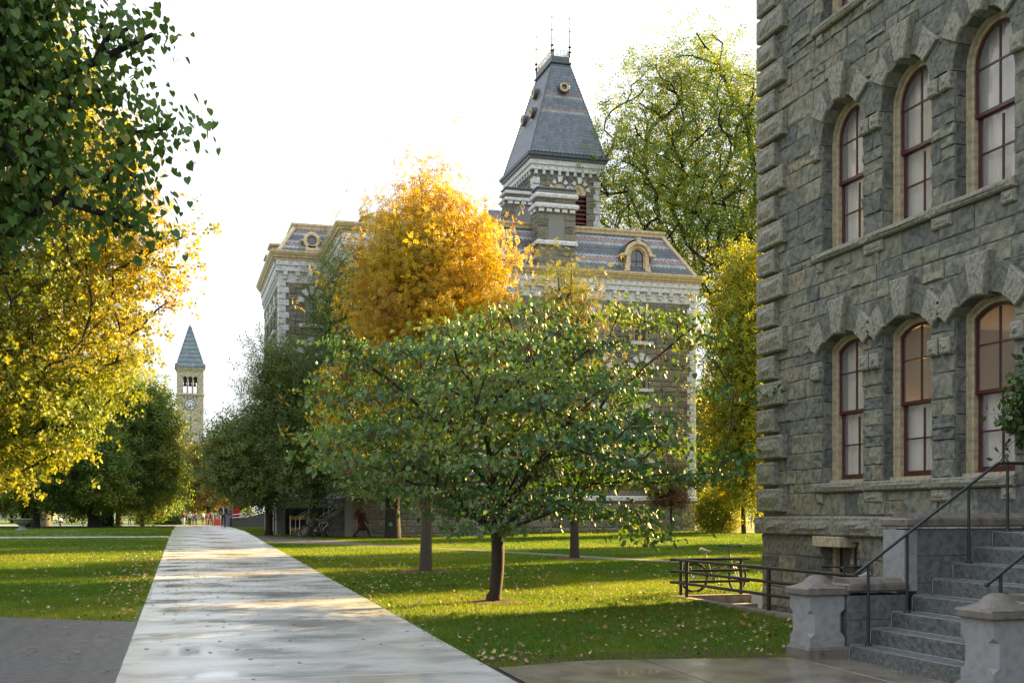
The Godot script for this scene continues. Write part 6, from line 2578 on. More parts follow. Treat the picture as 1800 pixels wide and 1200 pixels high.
# ---------------------------------------------------------------- furnishings
func furnishings() -> void:
	# the far hall's side steps, porch and what stands before them
	var o := Vector3(6.95, gy(-62), -62.4)
	var st := thing("side_steps", "stone steps with sloping copings and steel rails climbing to the far hall", "steps", o)
	for k in 10:
		var m := MB.new()
		m.cbox(Vector3(0.14 + 0.28 * k, 0.09 + 0.18 * k - 0.15, 0), Vector3(0.3, 0.5, 2.2), 0.01)
		obj("step", m, M.cheek_stone, st)
	for z in [-1.35, 1.35]:
		var cheek := PackedVector2Array([Vector2(-0.5, -0.3), Vector2(3.4, -0.3), Vector2(3.4, 2.05), Vector2(2.7, 2.05), Vector2(-0.5, 0.12)])
		for course in 7:
			for col in 4:
				var x0 := -0.55 + col * 1.1 - (0.5 if course % 2 else 0.0)
				var cy := -0.3 + course * 0.34
				for piece in Geometry2D.intersect_polygons(cheek, PackedVector2Array([Vector2(x0 + 0.01, cy + 0.01), Vector2(x0 + 1.09, cy + 0.01), Vector2(x0 + 1.09, cy + 0.33), Vector2(x0 + 0.01, cy + 0.33)])):
					var m := MB.new()
					m.slab(piece, z - 0.2, z + 0.2)
					obj("cheek_block", m, M.cheek_stone, st)
		var c := MB.new()
		c.slab(PackedVector2Array([Vector2(-0.62, 0.08), Vector2(-0.5, 0.02), Vector2(2.75, 2.0), Vector2(3.45, 2.0), Vector2(3.45, 2.16), Vector2(2.7, 2.16), Vector2(-0.6, 0.22)]), z - 0.27, z + 0.27)
		obj("coping", c, M.trim_stone, st)
		var r := MB.new()
		r.tube([Vector3(-0.5, 0.2, z * 0.8), Vector3(-0.5, 1.0, z * 0.8), Vector3(2.7, 2.95, z * 0.8), Vector3(3.5, 2.95, z * 0.8)], [0.03, 0.03, 0.03, 0.03], 6)
		for k in 4:
			r.bar(Vector3(0.2 + 0.8 * k, 0.3 + 0.5 * k, z * 0.8), Vector3(0.2 + 0.8 * k, 1.42 + 0.49 * k, z * 0.8), 0.02, 5)
		obj("handrail", r, M.metal, st)
	var po := on(at(535, 904, 66).x, -65.0)
	var porch := thing("stone_porch", "grey stone porch with a flat lintel by the far hall's steps", "porch", po)
	var pm := MB.new()
	pm.cbox(Vector3(0, 1.72, 0), Vector3(3.5, 0.28, 1.0), 0.02)
	obj("lintel", pm, M.limestone, porch)
	for x in [-1.5, 1.6]:
		var q := MB.new()
		q.cbox(Vector3(x, 0.75, 0.0), Vector3(0.5, 1.66, 0.8), 0.02)
		obj("pillar", q, M.pier_stone, porch)
	var pw := MB.new()
	pw.box(Vector3(0, 0.7, -0.6), Vector3(3.6, 1.6, 0.2))
	obj("wall", pw, M.cheek_stone, porch)
	var tape := thing("barrier", "trestle barrier with two yellow boards before the stone porch", "barrier", on(at(522, 904, 64).x, -63.9))
	for yy in [0.32, 0.95]:
		var q := MB.new()
		q.cbox(Vector3(0, yy, 0), Vector3(1.0, 0.2, 0.03), 0.008)
		obj("board", q, M.yellow_paint, tape)
	for x in [-0.45, 0.45]:
		var q := MB.new()
		q.bar(Vector3(x, 0, 0.25), Vector3(x, 1.1, 0.0), 0.025, 6)
		q.bar(Vector3(x, 0, -0.25), Vector3(x, 1.1, -0.04), 0.025, 6)
		obj("leg", q, M.metal, tape)
	bicycle("black bicycle parked among the boards by the far hall's steps", on(at(545, 904, 62).x, -60.6), 0.35, lin(0.03, 0.03, 0.035))
	bicycle("white-framed bicycle leaning by the far hall's steps", on(at(558, 904, 62).x, -60.5), 0.6, lin(0.5, 0.5, 0.5))
	# bicycles by the near hall
	bicycle("green mountain bicycle standing behind the pipe railing at the hall corner", Vector3(at(1272, 904, 24.6).x + 0.1, gy(-22.9), -22.9), 0.03, lin(0.2, 0.22, 0.03), 0.45)
	bicycle("bicycle leaning outside the pipe railing behind the stone pier", Vector3(9.66, gy(-15.2), -15.0), PI / 2 - 0.06, lin(0.03, 0.03, 0.035), -0.25)
	bench("slatted wooden bench on the sunny lawn beyond the hall corner", gnd(1338, 928), -0.5)
	# stone urn
	var up := gnd(38, 934)
	var urn := thing("garden_urn", "wide pale stone urn on a short pedestal on the lawn", "urn", up)
	var um := MB.new()
	um.lathe([Vector2(0.38, -0.05), Vector2(0.38, 0.12), Vector2(0.3, 0.14), Vector2(0.2, 0.22), Vector2(0.16, 0.32), Vector2(0.2, 0.38)], 20)
	obj("pedestal", um, M.pier_stone, urn)
	var ub := MB.new()
	ub.lathe([Vector2(0.18, 0.37), Vector2(0.32, 0.44), Vector2(0.46, 0.56), Vector2(0.52, 0.68), Vector2(0.55, 0.72), Vector2(0.6, 0.73), Vector2(0.6, 0.79), Vector2(0.5, 0.79), Vector2(0.44, 0.7), Vector2(0.0, 0.66)], 24)
	obj("bowl", ub, M.trim_stone_pale, urn)
	# hydrant, stump
	var hp := gnd(106, 920.5)
	hp = on(at(106, 904, 118).x, at(106, 904, 118).z)
	var hy := thing("fire_hydrant", "small white-topped fire hydrant on the far lawn", "hydrant", hp)
	var hm := tinted_mb()
	hm.col = Color(0.06, 0.06, 0.065)
	hm.lathe([Vector2(0.2, 0), Vector2(0.2, 0.06), Vector2(0.14, 0.08), Vector2(0.14, 0.55), Vector2(0.18, 0.6)], 12)
	hm.tube([Vector3(-0.25, 0.45, 0), Vector3(0.25, 0.45, 0)], [0.07, 0.07], 8)
	obj("body", hm, M.flat_tint, hy)
	var hc := tinted_mb()
	hc.col = Color(0.7, 0.7, 0.68)
	hc.lathe([Vector2(0.18, 0.6), Vector2(0.18, 0.68), Vector2(0.12, 0.8), Vector2(0.04, 0.86), Vector2(0.0, 0.9)], 12)
	obj("cap", hc, M.flat_tint, hy)
	var sp := on(at(77, 904, 135).x, at(77, 904, 135).z)
	var stump := thing("tree_stump", "cut grey tree stump on the far lawn near the road", "stump", sp)
	var sm := MB.new()
	sm.lathe([Vector2(0.95, -0.1), Vector2(0.8, 0.25), Vector2(0.7, 0.7), Vector2(0.66, 1.5)], 14)
	obj("bole", sm, M.grey_bark, stump)
	var stp := MB.new()
	stp.lathe([Vector2(0.66, 1.5), Vector2(0.0, 1.52)], 14)
	obj("cut_face", stp, M.teak, stump)
	# red aerial lift, concrete bin, red barrel by the walk's end
	var lp := on(at(425, 904, 97).x, at(425, 904, 97).z)
	var lift := thing("boom_lift", "red aerial work lift parked beside the far hall", "lift", lp)
	var b1 := MB.new()
	b1.cbox(Vector3(0, 0.55, 0), Vector3(1.7, 0.5, 2.6), 0.08)
	obj("chassis", b1, M.red_paint, lift)
	for x in [-0.8, 0.8]:
		for z in [-0.9, 0.9]:
			var q := MB.new()
			q.lathe([Vector2(0.0, -0.14), Vector2(0.38, -0.14), Vector2(0.42, -0.08), Vector2(0.42, 0.08), Vector2(0.38, 0.14), Vector2(0.0, 0.14)], 16, Vector3(x, 0.4, z), Basis(Vector3(0, 0, 1), PI / 2))
			obj("wheel", q, M.rubber, lift)
	var b2 := MB.new()
	b2.cbox(Vector3(-0.5, 1.25, 0.2), Vector3(0.55, 1.1, 1.2), 0.06)
	obj("turret", b2, M.red_paint, lift)
	var b3 := MB.new()
	b3.tube([Vector3(-0.2, 1.4, 0.4), Vector3(0.35, 1.95, 0.4)], [0.12, 0.12], 4)
	b3.tube([Vector3(0.35, 1.95, 0.4), Vector3(-0.45, 2.35, 0.3)], [0.1, 0.1], 4)
	obj("boom", b3, M.iron, lift)
	var b4 := MB.new()
	b4.cbox(Vector3(-0.55, 2.15, 0.3), Vector3(1.1, 0.3, 0.9), 0.03)
	for q in [[-1.05, 2.3], [-0.05, 2.3]]:
		for z in [-0.1, 0.7]:
			b4.bar(Vector3(q[0], q[1], z), Vector3(q[0], 3.1, z), 0.03, 5)
	for z in [-0.1, 0.7]:
		b4.bar(Vector3(-1.05, 3.1, z), Vector3(-0.05, 3.1, z), 0.03, 5)
	b4.bar(Vector3(-1.05, 3.1, -0.1), Vector3(-1.05, 3.1, 0.7), 0.03, 5)
	b4.bar(Vector3(-0.05, 3.1, -0.1), Vector3(-0.05, 3.1, 0.7), 0.03, 5)
	b4.box(Vector3(-0.85, 2.7, 0.7), Vector3(0.4, 0.7, 0.03))
	obj("basket", b4, M.red_paint, lift)
	var bp := on(at(401, 904, 99).x, at(401, 904, 99).z)
	var bin := thing("stone_pedestal", "grey stone pedestal with domed top behind the walking man", "pedestal", bp)
	var bm := MB.new()
	bm.cbox(Vector3(0, 0.5, 0), Vector3(0.85, 1.1, 0.85), 0.03)
	obj("block", bm, M.pier_stone, bin)
	var bt := MB.new()
	bt.cbox(Vector3(0, 1.1, 0), Vector3(1.0, 0.14, 1.0), 0.03)
	bt.lathe([Vector2(0.42, 1.16), Vector2(0.36, 1.4), Vector2(0.2, 1.6), Vector2(0.0, 1.66)], 16)
	obj("cap", bt, M.cap_stone, bin)
	var rp := on(at(420, 904, 93).x, at(420, 904, 93).z)
	var barrel := thing("red_barrel", "small red fuel drum at the foot of the far hall's rail", "barrel", rp)
	var rb := MB.new()
	rb.lathe([Vector2(0.0, 0.0), Vector2(0.22, 0.0), Vector2(0.22, 0.27), Vector2(0.235, 0.29), Vector2(0.22, 0.31), Vector2(0.22, 0.56), Vector2(0.235, 0.58), Vector2(0.2, 0.62), Vector2(0.0, 0.62)], 16)
	obj("drum", rb, M.red_paint, barrel)
	var rc := MB.new()
	rc.lathe([Vector2(0.05, 0.62), Vector2(0.05, 0.7), Vector2(0.0, 0.7)], 8)
	obj("spout", rc, M.iron, barrel)
	var gp := on(at(408, 904, 92).x, at(408, 904, 92).z)
	var ramp := thing("ramp_rail", "steel-railed stone ramp rising beside the far hall's dark wall", "ramp", gp)
	var rw := MB.new()
	rw.slab(PackedVector2Array([Vector2(0, -0.2), Vector2(4.6, -0.2), Vector2(4.6, 1.7), Vector2(0.9, 0.75), Vector2(0, 0.7)]), -0.2, 0.2)
	obj("wall", rw, M.cheek_stone, ramp)
	var rr := MB.new()
	for e in [0.75, 1.0]:
		rr.tube([Vector3(0, e, 0.3), Vector3(0.6, e + 0.05, 0.3), Vector3(4.6, e + 1.75, 0.3)], [0.04, 0.04, 0.04], 6)
	obj("handrail", rr, M.metal, ramp)
	var fc := on(at(372, 904, 140).x, at(372, 904, 140).z)
	var red := thing("construction_fence", "low rust-red hoarding panel beside the group of walkers", "hoarding", fc)
	for k in 3:
		var q := MB.new()
		q.cbox(Vector3(0.6 + 0.85 * k, 0.45, 0), Vector3(0.82, 0.8, 0.05), 0.01)
		obj("panel", q, M.red_paint if k != 1 else mat("rust", lin(0.2, 0.05, 0.03), 0.7), red)
	var rf := MB.new()
	for k in 4:
		rf.bar(Vector3(0.18 + 0.85 * k, 0, 0), Vector3(0.18 + 0.85 * k, 1.3, 0), 0.03, 5)
	obj("posts", rf, M.metal, red)

# ---------------------------------------------------------------- people
# bones: [a, b, ra, rb, part]; a smooth union meshed as surface nets; returns [points, quads, part of each point]
func body_net(bones: Array, cell: float) -> Array:
	var lo := Vector3.ONE * 1e9
	var hi := -lo
	for b in bones:
		for e in 2:
			var rr := Vector3.ONE * (maxf(b[2], b[3]) + cell * 2.5)
			lo = lo.min(b[e] - rr)
			hi = hi.max(b[e] + rr)
	var n := Vector3i(((hi - lo) / cell).ceil()) + Vector3i.ONE
	var f := PackedFloat32Array()
	f.resize(n.x * n.y * n.z)
	f.fill(1.0)
	var own := PackedInt32Array()
	own.resize(f.size())
	var best := PackedFloat32Array()
	best.resize(f.size())
	best.fill(1.0)
	var kk := 0.03
	for b in bones:
		var a: Vector3 = b[0]
		var ab: Vector3 = b[1] - a
		var l2 := maxf(ab.length_squared(), 1e-8)
		var rr: float = maxf(b[2], b[3]) + cell * 2.0 + kk
		var p0 := Vector3i(((a.min(b[1]) - Vector3.ONE * rr - lo) / cell).floor()).max(Vector3i.ZERO)
		var p1 := Vector3i(((a.max(b[1]) + Vector3.ONE * rr - lo) / cell).ceil()).min(n - Vector3i.ONE)
		for z in range(p0.z, p1.z + 1):
			for y in range(p0.y, p1.y + 1):
				var i := (z * n.y + y) * n.x + p0.x
				for x in range(p0.x, p1.x + 1):
					var p := lo + Vector3(x, y, z) * cell
					var t := clampf((p - a).dot(ab) / l2, 0.0, 1.0)
					var d: float = p.distance_to(a + ab * t) - lerpf(b[2], b[3], t)
					if d < best[i]:
						best[i] = d
						own[i] = b[4]
					var h := maxf(kk - absf(d - f[i]), 0.0) / kk
					f[i] = minf(d, f[i]) - h * h * kk * 0.25
					i += 1
	var pts := PackedVector3Array()
	var part := PackedInt32Array()
	var id := {}
	for z in n.z - 1:
		for y in n.y - 1:
			for x in n.x - 1:
				var i := (z * n.y + y) * n.x + x
				var mask := 0
				var c := Vector3.ZERO
				var k := 0
				var v := [f[i], f[i + 1], f[i + n.x], f[i + n.x + 1], f[i + n.x * n.y], f[i + n.x * n.y + 1], f[i + n.x * n.y + n.x], f[i + n.x * n.y + n.x + 1]]
				for q in 8:
					if v[q] < 0.0:
						mask |= 1 << q
				if mask == 0 or mask == 255:
					continue
				for e in [[0, 1], [2, 3], [4, 5], [6, 7], [0, 2], [1, 3], [4, 6], [5, 7], [0, 4], [1, 5], [2, 6], [3, 7]]:
					var va: float = v[e[0]]
					var vb: float = v[e[1]]
					if (va < 0.0) == (vb < 0.0):
						continue
					var t := va / (va - vb)
					var pa := Vector3(e[0] & 1, e[0] >> 1 & 1, e[0] >> 2)
					var pb := Vector3(e[1] & 1, e[1] >> 1 & 1, e[1] >> 2)
					c += pa.lerp(pb, t)
					k += 1
				id[i] = pts.size()
				pts.push_back(lo + (Vector3(x, y, z) + c / k) * cell)
				part.push_back(own[i])
	var quads := []
	var sx := 1
	var sy := n.x
	var sz := n.x * n.y
	for z in range(1, n.z - 1):
		for y in range(1, n.y - 1):
			for x in range(1, n.x - 1):
				var i := (z * n.y + y) * n.x + x
				var s0 := f[i] < 0.0
				if s0 != (f[i + sx] < 0.0):
					quads.push_back([i - sy - sz, i - sz, i, i - sy] if s0 else [i - sy, i, i - sz, i - sy - sz])
				if s0 != (f[i + sy] < 0.0):
					quads.push_back([i - sx, i, i - sz, i - sx - sz] if s0 else [i - sx - sz, i - sz, i, i - sx])
				if s0 != (f[i + sz] < 0.0):
					quads.push_back([i - sx - sy, i - sy, i, i - sx] if s0 else [i - sx, i, i - sy, i - sx - sy])
	var out := []
	for q in quads:
		if id.has(q[0]) and id.has(q[1]) and id.has(q[2]) and id.has(q[3]):
			out.push_back([id[q[0]], id[q[1]], id[q[2]], id[q[3]]])
	var nor := PackedVector3Array()
	nor.resize(pts.size())
	for q in out:
		var w := (pts[q[2]] - pts[q[0]]).cross(pts[q[3]] - pts[q[1]])
		for e in q:
			nor[e] += w
	for i in nor.size():
		nor[i] = nor[i].normalized()
	return [pts, out, part, nor]

enum {SKIN, TOP, LEGS, SHOE}

# a figure facing +z; o: stride (m), arms (swing), coat (length under the hip), hands in pockets
func figure_bones(o: Dictionary) -> Array:
	var b := []
	var s: float = o.get("stride", 0.15)
	var coat: float = o.get("coat", 0.0)
	var lean: float = o.get("lean", 0.0)
	var hip := Vector3(0, 0.94 - s * s * 0.25, 0)
	var chest := Vector3(0, 1.3 - s * s * 0.25, lean)
	var neck := chest + Vector3(0, 0.19, 0.01 + lean * 0.3)
	b.push_back([hip + Vector3(-0.06, 0, 0), hip + Vector3(0.06, 0, 0), 0.115, 0.115, LEGS if coat == 0.0 else TOP])
	b.push_back([hip + Vector3(0, 0.07, 0), chest + Vector3(0, -0.12, 0), 0.13, 0.125, TOP])
	b.push_back([chest + Vector3(-0.06, -0.03, 0), chest + Vector3(0.06, -0.03, 0), 0.13, 0.13, TOP])
	b.push_back([chest + Vector3(-0.15, 0.1, -0.01), chest + Vector3(0.15, 0.1, -0.01), 0.075, 0.075, TOP])
	b.push_back([chest + Vector3(0, 0.12, 0), neck + Vector3(0, 0.05, 0.01), 0.07, 0.052, SKIN])
	var head := neck + Vector3(0, 0.135, 0.025)
	b.push_back([head + Vector3(0, -0.035, 0.012), head + Vector3(0, 0.05, -0.008), 0.072, 0.088, SKIN])
	b.push_back([head + Vector3(0, -0.03, 0.082), head + Vector3(0, 0.0, 0.084), 0.017, 0.01, SKIN])
	for e in [-1.0, 1.0]:
		b.push_back([head + Vector3(0.088 * e, 0.0, -0.005), head + Vector3(0.09 * e, 0.025, -0.01), 0.016, 0.018, SKIN])
	for e in [-1.0, 1.0]:
		var f: float = s * e * 0.5
		var h := hip + Vector3(0.085 * e, -0.03, 0)
		var foot := Vector3(0.09 * e, 0.08 + (0.04 if f < 0 else 0.0), f)
		var knee := (h + foot) * 0.5 + Vector3(0, 0.01, 0.035 + absf(f) * 0.1)
		b.push_back([h, knee, 0.088, 0.062, LEGS])
		b.push_back([knee, foot, 0.062, 0.044, LEGS])
		b.push_back([foot + Vector3(0, -0.03, -0.03), foot + Vector3(0.015 * e, -0.045, 0.15), 0.042, 0.034, SHOE])
		if coat > 0.0:
			b.push_back([hip + Vector3(0.05 * e, 0, 0), hip + Vector3(0.07 * e, -coat, f * coat * 0.9), 0.12, 0.13, TOP])
		var sh := chest + Vector3(0.185 * e, 0.09, -0.01)
		var sw: float = -f * o.get("arms", 1.0)
		var el := sh + Vector3(0.055 * e, -0.27, sw * 0.5 - 0.03)
		var wr := el + Vector3(-0.01 * e, -0.23, sw * 0.6 + 0.06)
		if o.get("pockets", false):
			el = sh + Vector3(0.085 * e, -0.25, -0.07)
			wr = el + Vector3(-0.07 * e, -0.18, 0.11)
		b.push_back([sh, el, 0.06, 0.05, TOP])
		b.push_back([el, wr, 0.05, 0.038, TOP])
		b.push_back([wr, wr + (wr - el).normalized() * 0.08, 0.03, 0.034, SKIN])
	return [b, head]

var nets := {}
# c: skin, top, legs, shoes, hair colours; inner: colour of the shirt in an open jacket
func person(label: String, where: Vector3, turn: float, pose: String, c: Dictionary, cell := 0.026, tall := 1.0) -> Node3D:
	var root := thing("person", label, "person", where, turn, c.get("group", ""))
	var poses := {"walk": {"stride": 0.42}, "stroll": {"stride": 0.2}, "stand": {"stride": 0.06}, "pockets": {"stride": 0.3, "pockets": true}, "march": {"stride": 0.85, "coat": 0.28, "lean": 0.05, "arms": 0.5}}
	var fb := figure_bones(poses[pose])
	var bones: Array = fb[0]
	var head: Vector3 = fb[1]
	var key := "%s %.3f" % [pose, cell]
	if not nets.has(key):
		nets[key] = body_net(bones, cell)
	var net: Array = nets[key]
	var cols: Array = [c.skin, c.top, c.legs, c.shoes]
	var m := tinted_mb()
	for q in net[1]:
		for t in [[0, 1, 2], [0, 2, 3]]:
			for i in [t[0], t[2], t[1]]:
				var k: int = q[i]
				var p: Vector3 = net[0][k]
				var col: Color = cols[net[2][k]]
				if net[2][k] == TOP and c.has("inner") and p.z > 0.04 and absf(p.x) < 0.055 + 0.03 * (1.3 - p.y):
					col = c.inner
				m.v.push_back(p)
				m.n.push_back(net[3][k])
				m.c.push_back(col)
	# fingers, thumb, eyes, mouth
	for b in bones:
		if b[4] == SKIN and b[2] == 0.03 and b[3] == 0.034:
			var dir: Vector3 = (b[1] - b[0]).normalized()
			var e := signf(b[0].x)
			m.col = c.skin
			for i in 4:
				var s := Vector3(0, 0, (i - 1.5) * 0.02)
				var l: float = [0.062, 0.072, 0.068, 0.052][i]
				var r0: Vector3 = b[1] + s + dir * 0.01
				m.tube([r0, r0 + dir * l * 0.5 + Vector3(-0.008 * e, 0, 0.004), r0 + dir * l + Vector3(-0.024 * e, 0, 0.01)], [0.010, 0.0095, 0.007], 5)
			var th: Vector3 = b[0].lerp(b[1], 0.5)
			m.tube([th + Vector3(0, 0, 0.025), th + dir * 0.035 + Vector3(-0.008 * e, 0, 0.048), th + dir * 0.065 + Vector3(-0.014 * e, 0, 0.055)], [0.012, 0.011, 0.008], 5)
	m.col = Color(0.02, 0.015, 0.012)
	for e in [-1.0, 1.0]:
		m.lathe([Vector2(0, -0.008), Vector2(0.009, 0), Vector2(0, 0.008)], 6, head + Vector3(0.032 * e, 0.012, 0.076))
	m.col = Color(0.3, 0.09, 0.08)
	m.box(head + Vector3(0, -0.058, 0.08), Vector3(0.045, 0.008, 0.008))
	obj("body", m, M.cloth_tint, root)
	var hm := tinted_mb()
	hm.col = c.hair
	var long: float = c.get("long", 0.0)
	for i in 9:
		for j in 14:
			var p := []
			for q in [[i, j], [i, j + 1], [i + 1, j + 1], [i + 1, j]]:
				var th: float = PI * 0.62 * q[0] / 9.0
				var ph: float = TAU * q[1] / 14.0
				var dirv := Vector3(sin(th) * sin(ph), cos(th), sin(th) * cos(ph))
				var front := maxf(0.0, dirv.z)
				var v := head + Vector3(0, 0.035, -0.012) + dirv * Vector3(0.1, 0.1, 0.108)
				if q[0] > 5 and front > 0.15:
					v = head + Vector3(0, 0.06, -0.0) + dirv * Vector3(0.094, 0.05, 0.09)
				elif q[0] == 9:
					v.y -= long
				p.push_back(v + Vector3(sin(j * 2.3), cos(i * 1.7), sin(i + j)) * 0.004)
			hm.quad(p[3], p[2], p[1], p[0])
	obj("hair", hm, M.cloth_tint, root)
	root.scale = Vector3.ONE * tall
	return root

func backpack(label: String, owner: Node3D, col: Color) -> void:
	var p := owner.transform * Vector3(0, 1.05, -0.21)
	var b := thing("backpack", label, "backpack", p, owner.rotation.y)
	var m := tinted_mb()
	m.col = col
	m.lathe([Vector2(0.0, 0.0), Vector2(0.14, 0.01), Vector2(0.165, 0.12), Vector2(0.16, 0.3), Vector2(0.12, 0.4), Vector2(0.0, 0.43)], 10, Vector3(), Basis().scaled(Vector3(1, 1, 0.65)))
	obj("bag", m, M.cloth_tint, b)
	var s := tinted_mb()
	s.col = col * 0.5
	s.cbox(Vector3(0, 0.13, -0.11), Vector3(0.2, 0.17, 0.06), 0.02)
	obj("pocket", s, M.cloth_tint, b)
	for e in [-1.0, 1.0]:
		var t := tinted_mb()
		t.col = col * 0.6
		t.tube([Vector3(0.09 * e, 0.38, 0.07), Vector3(0.1 * e, 0.46, 0.2), Vector3(0.11 * e, 0.34, 0.34), Vector3(0.12 * e, 0.1, 0.33), Vector3(0.13 * e, 0.03, 0.1)], [0.018, 0.018, 0.018, 0.018, 0.018], 5)
		obj("strap", t, M.cloth_tint, b)

func people() -> void:
	var skin := Color(0.42, 0.26, 0.19)
	var dark := Color(0.012, 0.012, 0.015)
	var denim := Color(0.02, 0.03, 0.06)
	var brown := Color(0.05, 0.03, 0.018)
	# the man walking towards the camera
	var mp := on(at(392, 904, 91).x, at(392, 904, 91).z) + Vector3.UP * 0.03
	person("person in an open black jacket and pale shirt walking with hands in pockets", mp, 0.1, "pockets", {"skin": skin, "top": dark, "inner": Color(0.5, 0.42, 0.48), "legs": denim, "shoes": dark, "hair": Color(0.14, 0.07, 0.03)}, 0.022, 1.06)
	# burgundy coat, striding over the lawn
	var bp := on(at(636, 904, 60).x, at(636, 904, 60).z)
	var bw := person("person in a burgundy coat and dark trousers striding across the lawn", bp, PI / 2, "march", {"skin": skin, "top": Color(0.045, 0.008, 0.018), "legs": dark, "shoes": dark, "hair": Color(0.25, 0.17, 0.08), "long": 0.08}, 0.022, 1.02)
	backpack("dark red backpack worn by the person in burgundy", bw, Color(0.1, 0.01, 0.015))
	# the group on the plaza
	var g := "people walking over the plaza"
	var list := [[322, 138, 0.1, "stroll", Color(0.06, 0.01, 0.018), Color(0.3, 0.36, 0.45), brown, "person in a maroon hooded top and pale jeans", 0.12],
		[333, 139, -0.2, "stroll", Color(0.28, 0.29, 0.31), dark, Color(0.06, 0.035, 0.02), "person in a light grey sweater and black trousers", 0.1],
		[339, 150, 0.0, "stand", Color(0.03, 0.04, 0.07), Color(0.1, 0.1, 0.1), dark, "person half hidden in navy between two walkers", 0.0],
		[344, 142, 0.0, "stand", Color(0.07, 0.09, 0.14), Color(0.05, 0.055, 0.06), dark, "person in a slate blue top and grey trousers", 0.0],
		[356.5, 140, PI, "stroll", Color(0.05, 0.04, 0.04), Color(0.12, 0.09, 0.06), dark, "person walking away under a white backpack", 0.0],
		[362.5, 143, PI, "stand", Color(0.12, 0.06, 0.04), Color(0.2, 0.15, 0.11), brown, "person in a rust brown jacket beside the white backpack", 0.06],
		[366, 144, PI, "stand", Color(0.22, 0.15, 0.1), Color(0.04, 0.02, 0.02), brown, "person in a tan jacket next to the rust one", 0.08],
		[371, 141, 0.6, "stand", dark, dark, dark, "person in black with a pink bag", 0.1],
		[375, 146, PI, "stand", Color(0.02, 0.02, 0.025), Color(0.03, 0.03, 0.035), dark, "person in dark clothes by the red hoarding", 0.0]]
	var k := 0
	for q in list:
		var p := at(q[0], 904, q[1])
		var w := person(q[7], on(p.x, p.z) + Vector3.UP * 0.03, q[2], q[3], {"skin": skin * (0.5 + 0.5 * absf(sin(k * 1.3 + 1.0))), "top": q[4], "legs": q[5], "shoes": dark, "hair": q[6], "long": q[8], "group": g}, 0.03, 0.95 + 0.05 * sin(k * 2.0))
		if k == 4:
			backpack("white and grey backpack on a walker's back", w, Color(0.5, 0.5, 0.5))
		if k == 7:
			backpack("small pink backpack on the person in black", w, Color(0.6, 0.28, 0.28))
		k += 1
	# far across the lawn
	var far := [[122, 170, PI / 2, "walk", Color(0.015, 0.025, 0.06), "person in navy first of three crossing the far lawn road"], [136, 172, PI / 2, "walk", Color(0.03, 0.035, 0.05), "person in dark blue second of three on the far lawn road"], [144, 172, PI / 2, "stroll", Color(0.02, 0.02, 0.03), "person in black last of three on the far lawn road"], [227, 165, 0.3, "walk", Color(0.55, 0.62, 0.05), "person in a bright yellow-green vest near the hedge"]]
	for q in far:
		var p := at(q[0], 904, q[1])
		person(q[5], on(p.x, p.z) + Vector3.UP * 0.03, q[2], q[3], {"skin": skin, "top": q[4], "legs": denim, "shoes": dark, "hair": brown, "group": "people far across the lawn"}, 0.03, 1.0)

# ---------------------------------------------------------------- planting
func spot(u: float, d: float) -> Vector3:
	var p := at(u, HORIZON, d)
	return on(p.x, p.z)

